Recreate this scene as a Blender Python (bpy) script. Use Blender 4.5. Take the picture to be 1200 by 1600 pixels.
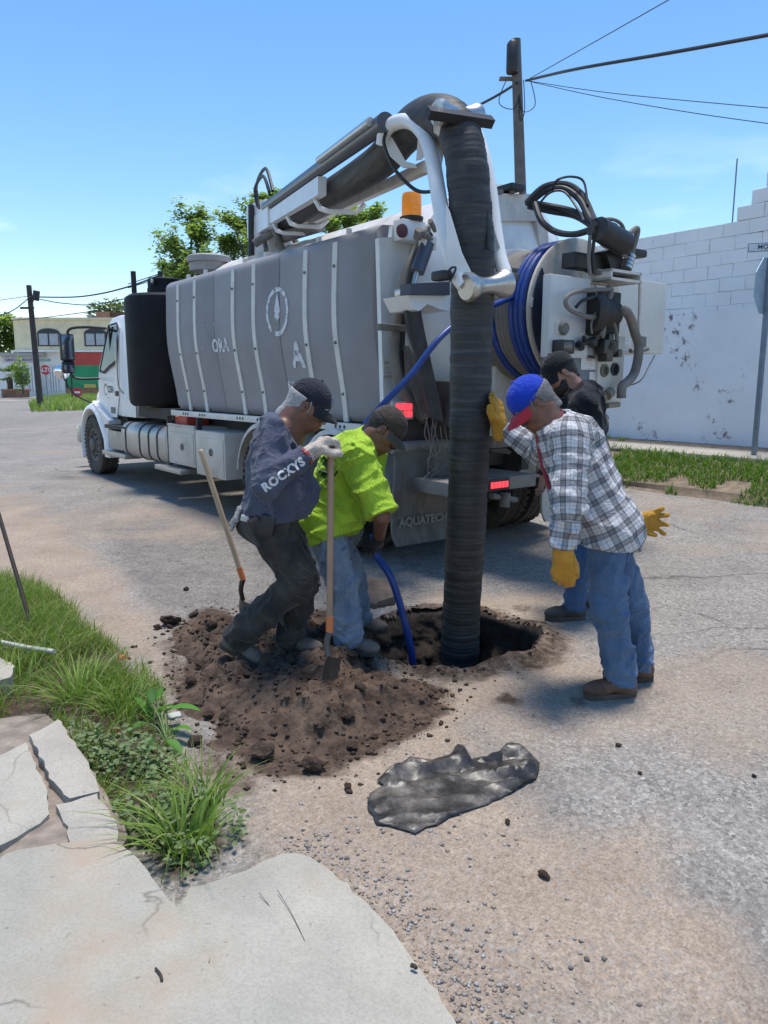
import bpy, bmesh, math, random
import numpy as np
from mathutils import Vector, Matrix
for o in list(bpy.data.objects): bpy.data.objects.remove(o, do_unlink=True)
scene = bpy.context.scene
COL = scene.collection
R = math.radians
# ------------------------------------------------------------------ camera
CAM_H = 1.55; FPX = 1155.0; PITCH = math.atan((800-598)/FPX)
cam_d = bpy.data.cameras.new('camera'); cam = bpy.data.objects.new('camera', cam_d); COL.objects.link(cam)
cam.location = (0, 0, CAM_H); cam.rotation_euler = (math.pi/2-PITCH, 0, 0)
cam_d.sensor_fit = 'VERTICAL'; cam_d.sensor_height = 36.0; cam_d.lens = 36.0*FPX/1600
cam_d.clip_start = .05; cam_d.clip_end = 2000
scene.camera = cam
scene.render.resolution_x = 768; scene.render.resolution_y = 1024
# ------------------------------------------------------------------ sky and sun
SUN_EL, SUN_AZ = 83.0, 20.0       # azimuth from +Y (straight ahead) towards +X
w = bpy.data.worlds.new('World'); scene.world = w; w.use_nodes = True
nt = w.node_tree; nt.nodes.clear()
wo = nt.nodes.new('ShaderNodeOutputWorld'); bg = nt.nodes.new('ShaderNodeBackground')
sk = nt.nodes.new('ShaderNodeTexSky'); sk.sky_type = 'NISHITA'; sk.sun_disc = False
sk.sun_elevation = R(SUN_EL); sk.sun_rotation = R(SUN_AZ); sk.altitude = 50
sk.air_density = 1.1; sk.dust_density = 0.05; sk.ozone_density = 1.2
# thin low cloud near the horizon, all the way round
tc = nt.nodes.new('ShaderNodeTexCoord'); mp = nt.nodes.new('ShaderNodeMapping'); mp.inputs['Scale'].default_value = (2.2, 2.2, 9.0)
nz = nt.nodes.new('ShaderNodeTexNoise'); nz.inputs['Scale'].default_value = 1.3; nz.inputs['Detail'].default_value = 6
rp = nt.nodes.new('ShaderNodeValToRGB'); rp.color_ramp.elements[0].position = .56; rp.color_ramp.elements[1].position = .76
sx = nt.nodes.new('ShaderNodeSeparateXYZ'); rz = nt.nodes.new('ShaderNodeValToRGB')
e = rz.color_ramp.elements; e[0].position = .0; e[0].color = (1,1,1,1); e[1].position = .30; e[1].color = (0,0,0,1)
mu = nt.nodes.new('ShaderNodeMath'); mu.operation = 'MULTIPLY'
mx = nt.nodes.new('ShaderNodeMixRGB'); mx.inputs['Color2'].default_value = (9.5, 9.8, 10.2, 1)
L = nt.links.new
L(tc.outputs['Generated'], mp.inputs['Vector']); L(mp.outputs[0], nz.inputs['Vector']); L(nz.outputs[0], rp.inputs[0])
L(tc.outputs['Generated'], sx.inputs[0]); L(sx.outputs['Z'], rz.inputs[0])
L(rp.outputs[0], mu.inputs[0]); L(rz.outputs[0], mu.inputs[1])
hsv = nt.nodes.new('ShaderNodeHueSaturation'); hsv.inputs['Saturation'].default_value = 1.24; hsv.inputs['Hue'].default_value = .5; L(sk.outputs[0], hsv.inputs['Color'])
L(mu.outputs[0], mx.inputs['Fac']); L(hsv.outputs[0], mx.inputs['Color1']); L(mx.outputs[0], bg.inputs['Color'])
bg.inputs['Strength'].default_value = 0.132; L(bg.outputs[0], wo.inputs['Surface'])
sd = bpy.data.lights.new('sun', 'SUN'); sd.energy = 2.9; sd.angle = R(13.0); sd.color = (1.0, .93, .84)
sun = bpy.data.objects.new('sun', sd); COL.objects.link(sun)
sv = Vector((math.sin(R(SUN_AZ))*math.cos(R(SUN_EL)), math.cos(R(SUN_AZ))*math.cos(R(SUN_EL)), math.sin(R(SUN_EL))))
sun.rotation_euler = sv.to_track_quat('Z', 'Y').to_euler(); sun.location = sv*50
scene.view_settings.view_transform = 'Standard'; scene.view_settings.look = 'None'
scene.view_settings.gamma = 1; scene.view_settings.use_curve_mapping = False
scene.view_settings.exposure = 0.62
# ------------------------------------------------------------------ measuring helpers: a pixel of the 1200x1600 photo to a place in the world
_c, _s = math.cos(PITCH), math.sin(PITCH)
def ray(px, py):
    u = (px-600)/FPX; v = (800-py)/FPX
    return Vector((u, _c+v*_s, v*_c-_s))
def gnd(px, py, z=0.0):
    r = ray(px, py); t = (z-CAM_H)/r.z; return Vector((0,0,CAM_H))+r*t
def at(px, py, Y):
    r = ray(px, py); return Vector((0,0,CAM_H))+r*(Y/r.y)
T_ANG = 2.222452; TD = Vector((math.cos(T_ANG), math.sin(T_ANG), 0)); TN = Vector((-TD.y, TD.x, 0))
_fw = gnd(152, 741); T_O = Vector((_fw.x-1.2*TN.x, _fw.y-1.2*TN.y, 0))
def toloc(p):
    q = Vector(p)-T_O; return Vector((q.dot(TD), q.dot(TN), p[2]))
def towor(l): return T_O+TD*l[0]+TN*l[1]+Vector((0,0,l[2]))
def pl(px, py, axis, val):           # pixel -> truck-local point on the plane local[axis]=val
    p0 = Vector((0,0,CAM_H)); a = toloc(p0); b = toloc(p0+ray(px, py))-a
    return a+b*((val-a[axis])/b[axis])
def PX(px, py, x): return pl(px, py, 0, x)
def PY(px, py, y): return pl(px, py, 1, y)
# ------------------------------------------------------------------ noise
def _hash(ix, iy, iz, seed):
    h = (ix*374761393+iy*668265263+iz*2147483647+seed*974634777) & 0xffffffff
    h = ((h ^ (h >> 13))*1274126177) & 0xffffffff
    return ((h ^ (h >> 16)) & 0xffff)/65535.0
def vn3(x, y, z, seed=0):
    xi = np.floor(x).astype(np.int64); yi = np.floor(y).astype(np.int64); zi = np.floor(z).astype(np.int64)
    fx = x-xi; fy = y-yi; fz = z-zi
    fx = fx*fx*(3-2*fx); fy = fy*fy*(3-2*fy); fz = fz*fz*(3-2*fz)
    r = 0
    for dx in (0,1):
        wx = fx if dx else 1-fx
        for dy in (0,1):
            wy = fy if dy else 1-fy
            for dz in (0,1):
                wz = fz if dz else 1-fz
                r = r+wx*wy*wz*_hash(xi+dx, yi+dy, zi+dz, seed)
    return r
def vn2(x, y, seed=0):
    xi = np.floor(x).astype(np.int64); yi = np.floor(y).astype(np.int64)
    fx = x-xi; fy = y-yi; fx = fx*fx*(3-2*fx); fy = fy*fy*(3-2*fy)
    r = 0
    for dx in (0,1):
        wx = fx if dx else 1-fx
        for dy in (0,1):
            wy = fy if dy else 1-fy
            r = r+wx*wy*_hash(xi+dx, yi+dy, xi*0, seed)
    return r
def fbm2(x, y, oct=4, seed=0, gain=.5):
    x = np.asarray(x, float); y = np.asarray(y, float); r = 0; a = 1; s = 0
    for k in range(oct):
        r = r+a*vn2(x*2**k+k*17.3, y*2**k-k*9.1, seed+k); s += a; a *= gain
    return r/s
def sstep(a, b, x):
    t = np.clip((x-a)/(b-a), 0, 1); return t*t*(3-2*t)
# ------------------------------------------------------------------ objects
def tag(o, label=None, cat=None, group=None, kind=None):
    if label: o['label'] = label
    if cat: o['category'] = cat
    if group: o['group'] = group
    if kind: o['kind'] = kind
    return o
def empty(name, loc=(0,0,0), rz=0, parent=None):
    o = bpy.data.objects.new(name, None); COL.objects.link(o); o.location = loc; o.rotation_euler = (0,0,rz)
    o.empty_display_size = .2
    if parent: o.parent = parent
    return o
def obj_from(name, verts, faces, mat=None, parent=None, smooth=False, auto=None):
    me = bpy.data.meshes.new(name); me.from_pydata(verts, [], faces)
    if smooth: me.shade_smooth()
    me.validate(verbose=False)
    if smooth and auto:
        try: me.set_sharp_from_angle(angle=R(auto))
        except Exception: pass
    o = bpy.data.objects.new(name, me); COL.objects.link(o)
    if mat: me.materials.append(mat)
    if parent: o.parent = parent
    return o
def obj_np(name, V, Q, mat=None, parent=None, smooth=True):
    """fast mesh from numpy arrays, Q (n,4) or (n,3)"""
    me = bpy.data.meshes.new(name); n = len(V); m, k = Q.shape
    me.vertices.add(n); me.vertices.foreach_set('co', np.ascontiguousarray(V, np.float32).ravel())
    me.loops.add(m*k); me.loops.foreach_set('vertex_index', np.ascontiguousarray(Q, np.int32).ravel())
    me.polygons.add(m); me.polygons.foreach_set('loop_start', np.arange(0, m*k, k, dtype=np.int32))
    me.update(calc_edges=True)
    if smooth: me.shade_smooth()
    o = bpy.data.objects.new(name, me); COL.objects.link(o)
    if mat: me.materials.append(mat)
    if parent: o.parent = parent
    return o
def spline(pts, n=8, closed=False):
    P = [Vector(p) for p in pts]; out = []
    m = len(P)
    rng = range(m) if closed else range(m-1)
    for i in rng:
        g = (lambda k: P[k % m]) if closed else (lambda k: P[max(0, min(m-1, k))])
        p0, p1, p2, p3 = g(i-1), g(i), g(i+1), g(i+2)
        for j in range(n):
            t = j/n
            out.append(.5*((2*p1)+(p2-p0)*t+(2*p0-5*p1+4*p2-p3)*t*t+(3*p1-p0-3*p2+p3)*t**3))
    if not closed: out.append(P[-1])
    return out
class MB:
    def __init__(s): s.v = []; s.f = []
    def add(s, vs, fs):
        b = len(s.v); s.v += [tuple(v) for v in vs]; s.f += [tuple(i+b for i in f) for f in fs]; return s
    def box(s, c, size, bev=0.0, rot=None, seg=2):
        bm = bmesh.new(); bmesh.ops.create_cube(bm, size=1)
        for v in bm.verts: v.co = Vector((v.co.x*size[0], v.co.y*size[1], v.co.z*size[2]))
        if bev > 0: bmesh.ops.bevel(bm, geom=bm.edges[:], offset=min(bev, min(size)*.45), segments=seg, affect='EDGES', profile=.6)
        M_ = rot.to_matrix() if rot is not None and hasattr(rot, 'to_matrix') else (rot or Matrix.Identity(3))
        bm.verts.index_update(); c = Vector(c)
        s.add([M_ @ v.co+c for v in bm.verts], [[v.index for v in f.verts] for f in bm.faces]); bm.free(); return s
    def bx(s, x0, x1, y0, y1, z0, z1, bev=0.0):
        return s.box(((x0+x1)/2, (y0+y1)/2, (z0+z1)/2), (abs(x1-x0), abs(y1-y0), abs(z1-z0)), bev)
    def tube(s, path, r, n=10, cap=True, squash=None):
        P = [Vector(p) for p in path]; m = len(P)
        rr = r if isinstance(r, (list, tuple, np.ndarray)) else [r]*m
        t0 = (P[1]-P[0]).normalized(); up = Vector((0,0,1)) if abs(t0.z) < .9 else Vector((1,0,0))
        a = t0.cross(up).normalized(); vs = []
        for i in range(m):
            t = (P[min(i+1, m-1)]-P[max(i-1, 0)]); t = t.normalized() if t.length > 1e-9 else t0
            a = (a-t*a.dot(t)); a = a.normalized() if a.length > 1e-6 else t.orthogonal().normalized(); b = t.cross(a)
            for k in range(n):
                w_ = 2*math.pi*k/n; vs.append(P[i]+(a*math.cos(w_)+b*math.sin(w_))*rr[i])
        fs = []
        for i in range(m-1):
            for k in range(n):
                k2 = (k+1) % n; fs.append((i*n+k, i*n+k2, (i+1)*n+k2, (i+1)*n+k))
        if cap: fs.append(tuple(range(n))[::-1]); fs.append(tuple((m-1)*n+k for k in range(n)))
        return s.add(vs, fs)
    def cyl(s, a, b, r, n=20, r2=None): return s.tube([a, b], [r, r if r2 is None else r2], n)
    def lathe(s, prof, o, ax, n=32, cap=True, arc=None):
        """prof: (radius, distance along the axis)"""
        o = Vector(o); ax = Vector(ax).normalized(); a = ax.orthogonal().normalized(); b = ax.cross(a); vs = []
        for (r_, h) in prof:
            for k in range(n):
                w_ = 2*math.pi*k/n; vs.append(o+ax*h+(a*math.cos(w_)+b*math.sin(w_))*max(r_, 1e-4))
        fs = []
        for i in range(len(prof)-1):
            for k in range(n):
                k2 = (k+1) % n; fs.append((i*n+k, i*n+k2, (i+1)*n+k2, (i+1)*n+k))
        if cap: fs.append(tuple(range(n))[::-1]); fs.append(tuple((len(prof)-1)*n+k for k in range(n)))
        return s.add(vs, fs)
    def prism(s, poly, off):
        """poly: 3-D points of a flat outline, off: thickness vector"""
        P = [Vector(p) for p in poly]; off = Vector(off); n = len(P)
        vs = P+[p+off for p in P]; fs = [tuple(range(n))[::-1], tuple(range(n, 2*n))]
        for i in range(n):
            j = (i+1) % n; fs.append((i, j, n+j, n+i))
        return s.add(vs, fs)
    def loft(s, rings, cap=True, closed=True):
        n = len(rings[0]); vs = [p for r_ in rings for p in r_]; fs = []
        for i in range(len(rings)-1):
            for k in range(n if closed else n-1):
                k2 = (k+1) % n; fs.append((i*n+k, i*n+k2, (i+1)*n+k2, (i+1)*n+k))
        if cap and closed: fs.append(tuple(range(n))[::-1]); fs.append(tuple((len(rings)-1)*n+k for k in range(n)))
        return s.add(vs, fs)
    def build(s, name, mat=None, parent=None, smooth=True, auto=38, fix=True):
        o = obj_from(name, s.v, s.f, mat, parent, False)
        if fix:
            bm = bmesh.new(); bm.from_mesh(o.data); bmesh.ops.recalc_face_normals(bm, faces=bm.faces); bm.to_mesh(o.data); bm.free()
        if smooth:
            o.data.shade_smooth()
            try: o.data.set_sharp_from_angle(angle=R(auto))
            except Exception: pass
        return o
# ------------------------------------------------------------------ materials
_MATS = {}
def nodes(name):
    m = bpy.data.materials.new(name); m.use_nodes = True; t = m.node_tree; t.nodes.clear()
    o = t.nodes.new('ShaderNodeOutputMaterial'); b = t.nodes.new('ShaderNodeBsdfPrincipled'); t.links.new(b.outputs[0], o.inputs[0])
    return m, t, b
def N(t, kind, **kw):
    n = t.nodes.new('ShaderNode'+kind)
    for k, v in kw.items():
        if k in n.inputs: n.inputs[k].default_value = v
        else: setattr(n, k, v)
    return n
def ramp(t, src, stops):
    r = t.nodes.new('ShaderNodeValToRGB'); el = r.color_ramp.elements
    while len(el) < len(stops): el.new(.5)
    for e_, (p, c_) in zip(el, stops):
        e_.position = p; e_.color = tuple(c_)+(1,) if len(c_) == 3 else c_
    t.links.new(src, r.inputs[0]); return r
def g3(v): return (v, v, v)
def mixc(t, fac, a, b, mode='MIX'):
    m = t.nodes.new('ShaderNodeMixRGB'); m.blend_type = mode
    for i, v in (('Fac', fac), ('Color1', a), ('Color2', b)):
        if isinstance(v, (int, float)): m.inputs[i].default_value = v
        elif isinstance(v, (tuple, list)): m.inputs[i].default_value = tuple(v)+((1,) if len(v) == 3 else ())
        else: t.links.new(v, m.inputs[i])
    return m.outputs[0]
def M(name, col, rough=.55, metal=0.0, var=.12, scale=6.0, bump=0.0, bscale=60.0, dirt=None, damt=.4, dscale=3.0, spec=.5, detail=5, streak=None):
    if name in _MATS: return _MATS[name]
    m, t, b = nodes(name); co = N(t, 'TexCoord')
    n1 = N(t, 'TexNoise', Scale=scale, Detail=detail); t.links.new(co.outputs['Object'], n1.inputs['Vector'])
    hi = tuple(min(1, c_*(1+var)) for c_ in col); lo = tuple(c_*(1-var) for c_ in col)
    r = ramp(t, n1.outputs[0], [(.3, lo), (.7, hi)]); out = r.outputs[0]
    if dirt:
        n2 = N(t, 'TexNoise', Scale=dscale, Detail=8, Roughness=.68)
        src = co.outputs['Object']
        if streak:
            mpn = N(t, 'Mapping'); mpn.inputs['Scale'].default_value = streak; t.links.new(src, mpn.inputs[0]); src = mpn.outputs[0]
        t.links.new(src, n2.inputs['Vector'])
        r2 = ramp(t, n2.outputs[0], [(.62-damt*.5, g3(0)), (.72, g3(min(1, .35+damt)))])
        out = mixc(t, r2.outputs[0], out, dirt)
        rr = ramp(t, r2.outputs[0], [(0, g3(rough)), (1, g3(min(1, rough+.3)))]); t.links.new(rr.outputs[0], b.inputs['Roughness'])
    else: b.inputs['Roughness'].default_value = rough
    t.links.new(out, b.inputs['Base Color']); b.inputs['Metallic'].default_value = metal
    b.inputs['Specular IOR Level'].default_value = spec
    if bump:
        n3 = N(t, 'TexNoise', Scale=bscale, Detail=4); t.links.new(co.outputs['Object'], n3.inputs['Vector'])
        bp = N(t, 'Bump', Strength=bump, Distance=.01); t.links.new(n3.outputs[0], bp.inputs['Height']); t.links.new(bp.outputs[0], b.inputs['Normal'])
    _MATS[name] = m; return m
def text_mesh(s, size=1.0, bold=0.0, spacing=1.0):
    cu = bpy.data.curves.new('t', 'FONT'); cu.body = s; cu.size = size; cu.offset = bold; cu.align_x = 'CENTER'; cu.align_y = 'CENTER'
    cu.space_character = spacing; cu.resolution_u = 3
    o = bpy.data.objects.new('t', cu); COL.objects.link(o); dg = bpy.context.evaluated_depsgraph_get()
    me = bpy.data.meshes.new_from_object(o.evaluated_get(dg)); 
    v = [tuple(x.co) for x in me.vertices]; f = [tuple(p.vertices) for p in me.polygons]
    bpy.data.objects.remove(o, do_unlink=True); bpy.data.meshes.remove(me); bpy.data.curves.remove(cu)
    return v, f
# ================================================================== GROUND
from mathutils.geometry import delaunay_2d_cdt
def side(x, y): return -((x-T_O.x)*TN.x+(y-T_O.y)*TN.y)         # metres to the right of the truck's middle line
HC = (0.42, 4.36)
def poly_sd(x, y, poly):
    """signed distance (negative inside) to a polygon"""
    P = np.array([(p[0], p[1]) for p in poly]); n = len(P); d2 = np.full(x.shape, 1e9); ins = np.zeros(x.shape, bool)
    for i in range(n):
        a = P[i]; b = P[(i+1) % n]; e_ = b-a
        wx = x-a[0]; wy = y-a[1]; t = np.clip((wx*e_[0]+wy*e_[1])/(e_@e_+1e-12), 0, 1)
        d2 = np.minimum(d2, (wx-t*e_[0])**2+(wy-t*e_[1])**2)
        c_ = (a[1] > y) != (b[1] > y)
        with np.errstate(divide='ignore', invalid='ignore'):
            xi = (b[0]-a[0])*(y-a[1])/(b[1]-a[1]+1e-12)+a[0]
        ins ^= c_ & (x < xi)
    d = np.sqrt(d2); return np.where(ins, -d, d)
def pxpoly(pts, z=0.0): return [gnd(a, b, z) for a, b in pts]
def hole_r(x, y):
    dx, dy = x-HC[0], y-HC[1]; th = np.arctan2(dy, dx)
    rr = .465+.035*np.sin(2*th+.6)+.03*np.sin(3*th+2)+.02*np.sin(7*th)+.05*(fbm2(x*6, y*6, 3, 5)-.5)
    return np.hypot(dx, dy*.93)/rr
def road_base(x, y):
    s_ = side(x, y); return .04*np.clip(s_-.3, 0, 6.0)
def road_z(x, y):
    z = road_base(x, y)
    near = sstep(16, 9, np.hypot(x, y))
    z = z+near*((fbm2(x*.9, y*.9, 3, 3)-.5)*.035+(fbm2(x*5, y*5, 3, 8)-.5)*.012)
    h = hole_r(x, y); dx = x-HC[0]
    steep = sstep(1.03, .80, h); soft = sstep(1.05, .25, h)
    k = sstep(-.3, .05, dx)
    z = z-.05*sstep(1.08, .98, h)+.05*np.exp(-((h-1.15)/.13)**2)*fbm2(x*5, y*5, 3, 21)*1.4
    z = z+(fbm2(x*14, y*14, 3, 31)-.5)*.05*sstep(1.35, 1.0, h)
    return z
SAND = [pxpoly([(-70,740),(70,795),(170,880),(260,985),(310,1010),(270,1090),(180,1030),(90,930),(-70,890)]),
        pxpoly([(300,1180),(600,1120),(760,1090),(720,1190),(850,1280),(1030,1285),(1120,1390),(1210,1420),(1300,1700),(560,1700),(480,1420)]),
        pxpoly([(560,990),(690,925),(860,925),(910,1000),(890,1080),(720,1130),(600,1110)])]
MOUND = pxpoly([(262,985),(330,955),(450,960),(560,960),(600,1000),(600,1045),(690,1075),(690,1110),(600,1170),(520,1205),(420,1205),(340,1165),(300,1100)])
GRASS = pxpoly([(-120,890),(40,905),(92,940),(155,1003),(212,1035),(250,1090),(266,1150),(305,1240),(372,1312),(330,1350),(268,1385),(205,1312),(178,1285),(140,1225),(100,1140),(40,1125),(-120,1140)])
def axis(fa, fb, step, outs_lo, outs_hi): return np.array(sorted(outs_lo)+list(np.arange(fa, fb+1e-6, step))+sorted(outs_hi))
xs = axis(-4.0, 4.0, .026, [-600,-300,-150,-80,-50,-34,-24,-18,-14,-11,-9,-7.5,-6.2,-5.2,-4.5], list(np.arange(4.4, 14, .45))+[16,19,24,30,40,60,90,150,300,600])
ys = axis(1.0, 8.2, .026, [-60,-20,-6,-2,0,.6], list(np.arange(8.6, 24, .5))+[26,30,36,44,55,70,90,130,200,350,700])
GX, GY = np.meshgrid(xs, ys); GZ = road_z(GX, GY)
V = np.stack([GX, GY, GZ], -1).reshape(-1, 3); nx_, ny_ = len(xs), len(ys)
ii = np.arange((ny_-1)*nx_).reshape(ny_-1, nx_)[:, :-1].ravel()
Q = np.stack([ii, ii+1, ii+nx_+1, ii+nx_], -1)
sandm = np.zeros(GX.shape)
jit = (fbm2(GX*2.2, GY*2.2, 5, 40)-.5)*.9
for k, P_ in enumerate(SAND): sandm = np.maximum(sandm, sstep(.22, -.25, poly_sd(GX, GY, P_)+jit*(.75 if k == 1 else .4))*(.95 if k != 2 else .9))
sandm = np.maximum(sandm, sstep(.56, .76, fbm2(GX*.55, GY*.55, 5, 71))*.6)
hh = hole_r(GX, GY)
soil = np.maximum(sstep(.14, -.12, poly_sd(GX, GY, MOUND)+jit*.35), sstep(1.12, .9, hh+jit*.25))
soil = np.maximum(soil, sstep(.55, .75, fbm2(GX*3, GY*3, 4, 77))*sstep(1.0, .2, np.hypot(GX-.35, GY-4.1)-.6)*.8)
soil = np.maximum(soil, .75*sstep(.1, -.1, poly_sd(GX, GY, GRASS)+jit*.15))
soil = np.maximum(soil, .58*sstep(.12, -.12, poly_sd(GX, GY, pxpoly([(215,1000),(300,985),(340,1150),(420,1235),(350,1250),(290,1180),(250,1080)]))+jit*.3))
soil = np.maximum(soil, .62*sstep(1.75, 1.15, hh+jit*.7))
patch = sstep(.1, -.1, poly_sd(GX, GY, pxpoly([(150,815),(420,775),(700,790),(700,930),(520,960),(330,960),(250,980),(200,900)]))+jit*.15)*.8
patch = np.maximum(patch, sstep(.56, .7, fbm2(GX*.8+5, GY*.8, 3, 91))*.45)
def road_material():
    m, t, b = nodes('weathered asphalt with sand and soil'); L_ = t.links.new
    co = N(t, 'TexCoord'); P_ = co.outputs['Object']
    at_ = N(t, 'Attribute'); at_.attribute_name = 'mask'; sp = N(t, 'SeparateColor'); L_(at_.outputs['Color'], sp.inputs[0])
    def noise(sc, det=4, ro=.6):
        n = N(t, 'TexNoise', Scale=sc, Detail=det, Roughness=ro); L_(P_, n.inputs['Vector']); return n.outputs[0]
    v = N(t, 'TexVoronoi', Scale=62.0); L_(P_, v.inputs['Vector'])
    agg = ramp(t, v.outputs['Color'], [(.0, (.135,.126,.115)), (.35, (.225,.21,.192)), (.62, (.285,.267,.244)), (.85, (.36,.338,.31)), (1, (.48,.455,.42))])
    vf = N(t, 'TexVoronoi', Scale=150.0); L_(P_, vf.inputs['Vector']); agf = ramp(t, vf.outputs['Color'], [(.1, g3(.55)), (.45, g3(.95)), (.9, g3(1.4))])
    aggc = mixc(t, .85, agg.outputs[0], agf.outputs[0], 'MULTIPLY')
    big = ramp(t, noise(1.4, 6), [(.3, (.78,.77,.75)), (.7, (1.12,1.1,1.07))])
    asp = mixc(t, 1.0, aggc, big.outputs[0], 'MULTIPLY')
    asp = mixc(t, sp.outputs[2], asp, mixc(t, 1.0, asp, (.60,.60,.61), 'MULTIPLY'))
    # dust between the stones
    dust = ramp(t, noise(7, 8, .7), [(.36, (0,0,0)), (.74, (.62,.62,.62))])
    asp = mixc(t, dust.outputs[0], asp, (.315,.283,.245))
    sn = ramp(t, noise(38, 6, .7), [(.25, (.265,.20,.145)), (.55, (.365,.292,.222)), (.8, (.45,.372,.295))])
    snf = mixc(t, .55, sn.outputs[0], agf.outputs[0], 'MULTIPLY')
    sn2 = mixc(t, 1.0, snf, ramp(t, noise(2.3, 5), [(.3, (.83,.80,.78)), (.7, (1.1,1.1,1.1))]).outputs[0], 'MULTIPLY')
    # stones poking through the sand
    v2 = N(t, 'TexVoronoi', Scale=85.0); L_(P_, v2.inputs['Vector'])
    pk = ramp(t, v2.outputs['Color'], [(.62, (0,0,0)), (.72, (1,1,1))])
    pkm = mixc(t, 1.0, pk.outputs[0], ramp(t, noise(3.1, 6, .65), [(.42, (0,0,0)), (.66, (.8,.8,.8))]).outputs[0], 'MULTIPLY')
    sn3 = mixc(t, pkm, sn2, agg.outputs[0])
    fs = N(t, 'Math', operation='ADD'); L_(sp.outputs[0], fs.inputs[0])
    nr = ramp(t, noise(16, 6, .7), [(.2, g3(0)), (.8, g3(.5))]); sb = N(t, 'Math', operation='SUBTRACT'); L_(nr.outputs[0], sb.inputs[0]); sb.inputs[1].default_value = .25
    L_(sb.outputs[0], fs.inputs[1])
    fr = ramp(t, fs.outputs[0], [(.15, g3(0)), (.85, g3(.95))])
    c1 = mixc(t, fr.outputs[0], asp, sn3)
    so = ramp(t, noise(26, 8, .72), [(.3, (.035,.024,.017)), (.55, (.088,.060,.042)), (.75, (.17,.122,.086))])
    fs2 = N(t, 'Math', operation='ADD'); L_(sp.outputs[1], fs2.inputs[0]); L_(sb.outputs[0], fs2.inputs[1])
    fr2 = ramp(t, fs2.outputs[0], [(.28, g3(0)), (.66, g3(1))])
    c2 = mixc(t, fr2.outputs[0], c1, so.outputs[0])
    c2 = mixc(t, at_.outputs['Alpha'], c2, mixc(t, noise(30, 6), (.008,.006,.005), (.030,.021,.015)))  # near-black mix inside the hole paints its shade
    # cracks: edges of large warped cells, only here and there
    wn = N(t, 'TexNoise', Scale=2.5, Detail=5); L_(P_, wn.inputs['Vector'])
    wv = mixc(t, .14, P_, wn.outputs['Color'], 'LINEAR_LIGHT')
    vc = N(t, 'TexVoronoi', Scale=.62, feature='DISTANCE_TO_EDGE'); L_(wv, vc.inputs['Vector'])
    ck = ramp(t, vc.outputs['Distance'], [(.0, g3(1)), (.009, g3(0))])
    cm = mixc(t, 1.0, ck.outputs[0], ramp(t, noise(.55, 3), [(.47, g3(0)), (.60, g3(.7))]).outputs[0], 'MULTIPLY')
    cmm = mixc(t, fr.outputs[0], cm, g3(0))
    c3 = mixc(t, cmm, c2, (.05,.043,.038))
    L_(c3, b.inputs['Base Color']); b.inputs['Roughness'].default_value = .92; b.inputs['Specular IOR Level'].default_value = .25
    hn = mixc(t, .5, v.outputs['Distance'], noise(45, 6, .7)); hn = mixc(t, 1.0, hn, mixc(t, .8, cmm, g3(0)), 'SUBTRACT')
    bp = N(t, 'Bump', Strength=.75, Distance=.012); L_(hn, bp.inputs['Height']); L_(bp.outputs[0], b.inputs['Normal'])
    return m
M_ROAD = road_material()
hq = hole_r(GX, GY).ravel(); Q = Q[(hq[Q] > 1.05).all(1)]
road = obj_np('road', V, Q, M_ROAD)
ca = road.data.color_attributes.new('mask', 'FLOAT_COLOR', 'POINT')
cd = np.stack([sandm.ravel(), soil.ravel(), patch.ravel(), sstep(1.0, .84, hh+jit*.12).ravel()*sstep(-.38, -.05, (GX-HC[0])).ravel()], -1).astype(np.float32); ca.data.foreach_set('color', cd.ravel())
tag(road, 'worn grey asphalt street with tan sand and a dug hole', kind='structure')
# ------------------------------------------------------------------ mound of dug soil
M_SOIL = M('wet dark soil', (.064,.044,.033), rough=.95, var=.5, scale=22, bump=.8, bscale=55, dirt=(.21,.145,.10), damt=.35, dscale=6, spec=.2, detail=8)
def mound_h(x, y):
    sdm = poly_sd(x, y, MOUND)
    prof = sstep(.10, -.34, sdm+(fbm2(x*2.6, y*2.6, 4, 11)-.5)*.55)
    pk = at(480,1085,3.45); p2 = at(330,1040,3.9)
    hgt = .03+.075*np.exp(-(((x-pk.x)/.42)**2+((y-3.42)/.34)**2))+.04*np.exp(-(((x+.75)/.45)**2+((y-3.85)/.35)**2))+.05*np.exp(-(((x+.52)/.4)**2+((y-4.35)/.25)**2))
    lum = np.abs(fbm2(x*9, y*9, 4, 14)-.5)*.14+(fbm2(x*28, y*28, 3, 15)-.5)*.045+(fbm2(x*3.2, y*3.2, 2, 18)-.5)*.08+.05*sstep(.52,.66,fbm2(x*6.5, y*6.5, 3, 28))
    hz = prof*(hgt+lum)-.02*(1-prof)
    return hz-.5*sstep(1.12, .9, hole_r(x, y))
mx_ = np.arange(-1.55, .55, .013); my_ = np.arange(2.6, 4.85, .013); MX, MY = np.meshgrid(mx_, my_)
MZ = mound_h(MX, MY); mrd = np.maximum(road_z(MX, MY), -.08)
keep = (poly_sd(MX, MY, MOUND) < .12) & (hole_r(MX, MY) > .97)
Vm = np.stack([MX, MY, MZ+mrd+.003], -1).reshape(-1, 3); a_ = np.arange((len(my_)-1)*len(mx_)).reshape(len(my_)-1, len(mx_))[:, :-1]
kk = keep[:-1, :-1] & keep[1:, :-1] & keep[:-1, 1:] & keep[1:, 1:]; a_ = a_[kk]
Qm = np.stack([a_, a_+1, a_+len(mx_)+1, a_+len(mx_)], -1); us, inv = np.unique(Qm, return_inverse=True)
mound = obj_np('dirt_mound', Vm[us], inv.reshape(Qm.shape), M_SOIL)
tag(mound, 'heap of dark dug soil beside the hole in the road', 'dirt pile', kind='stuff')
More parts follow.
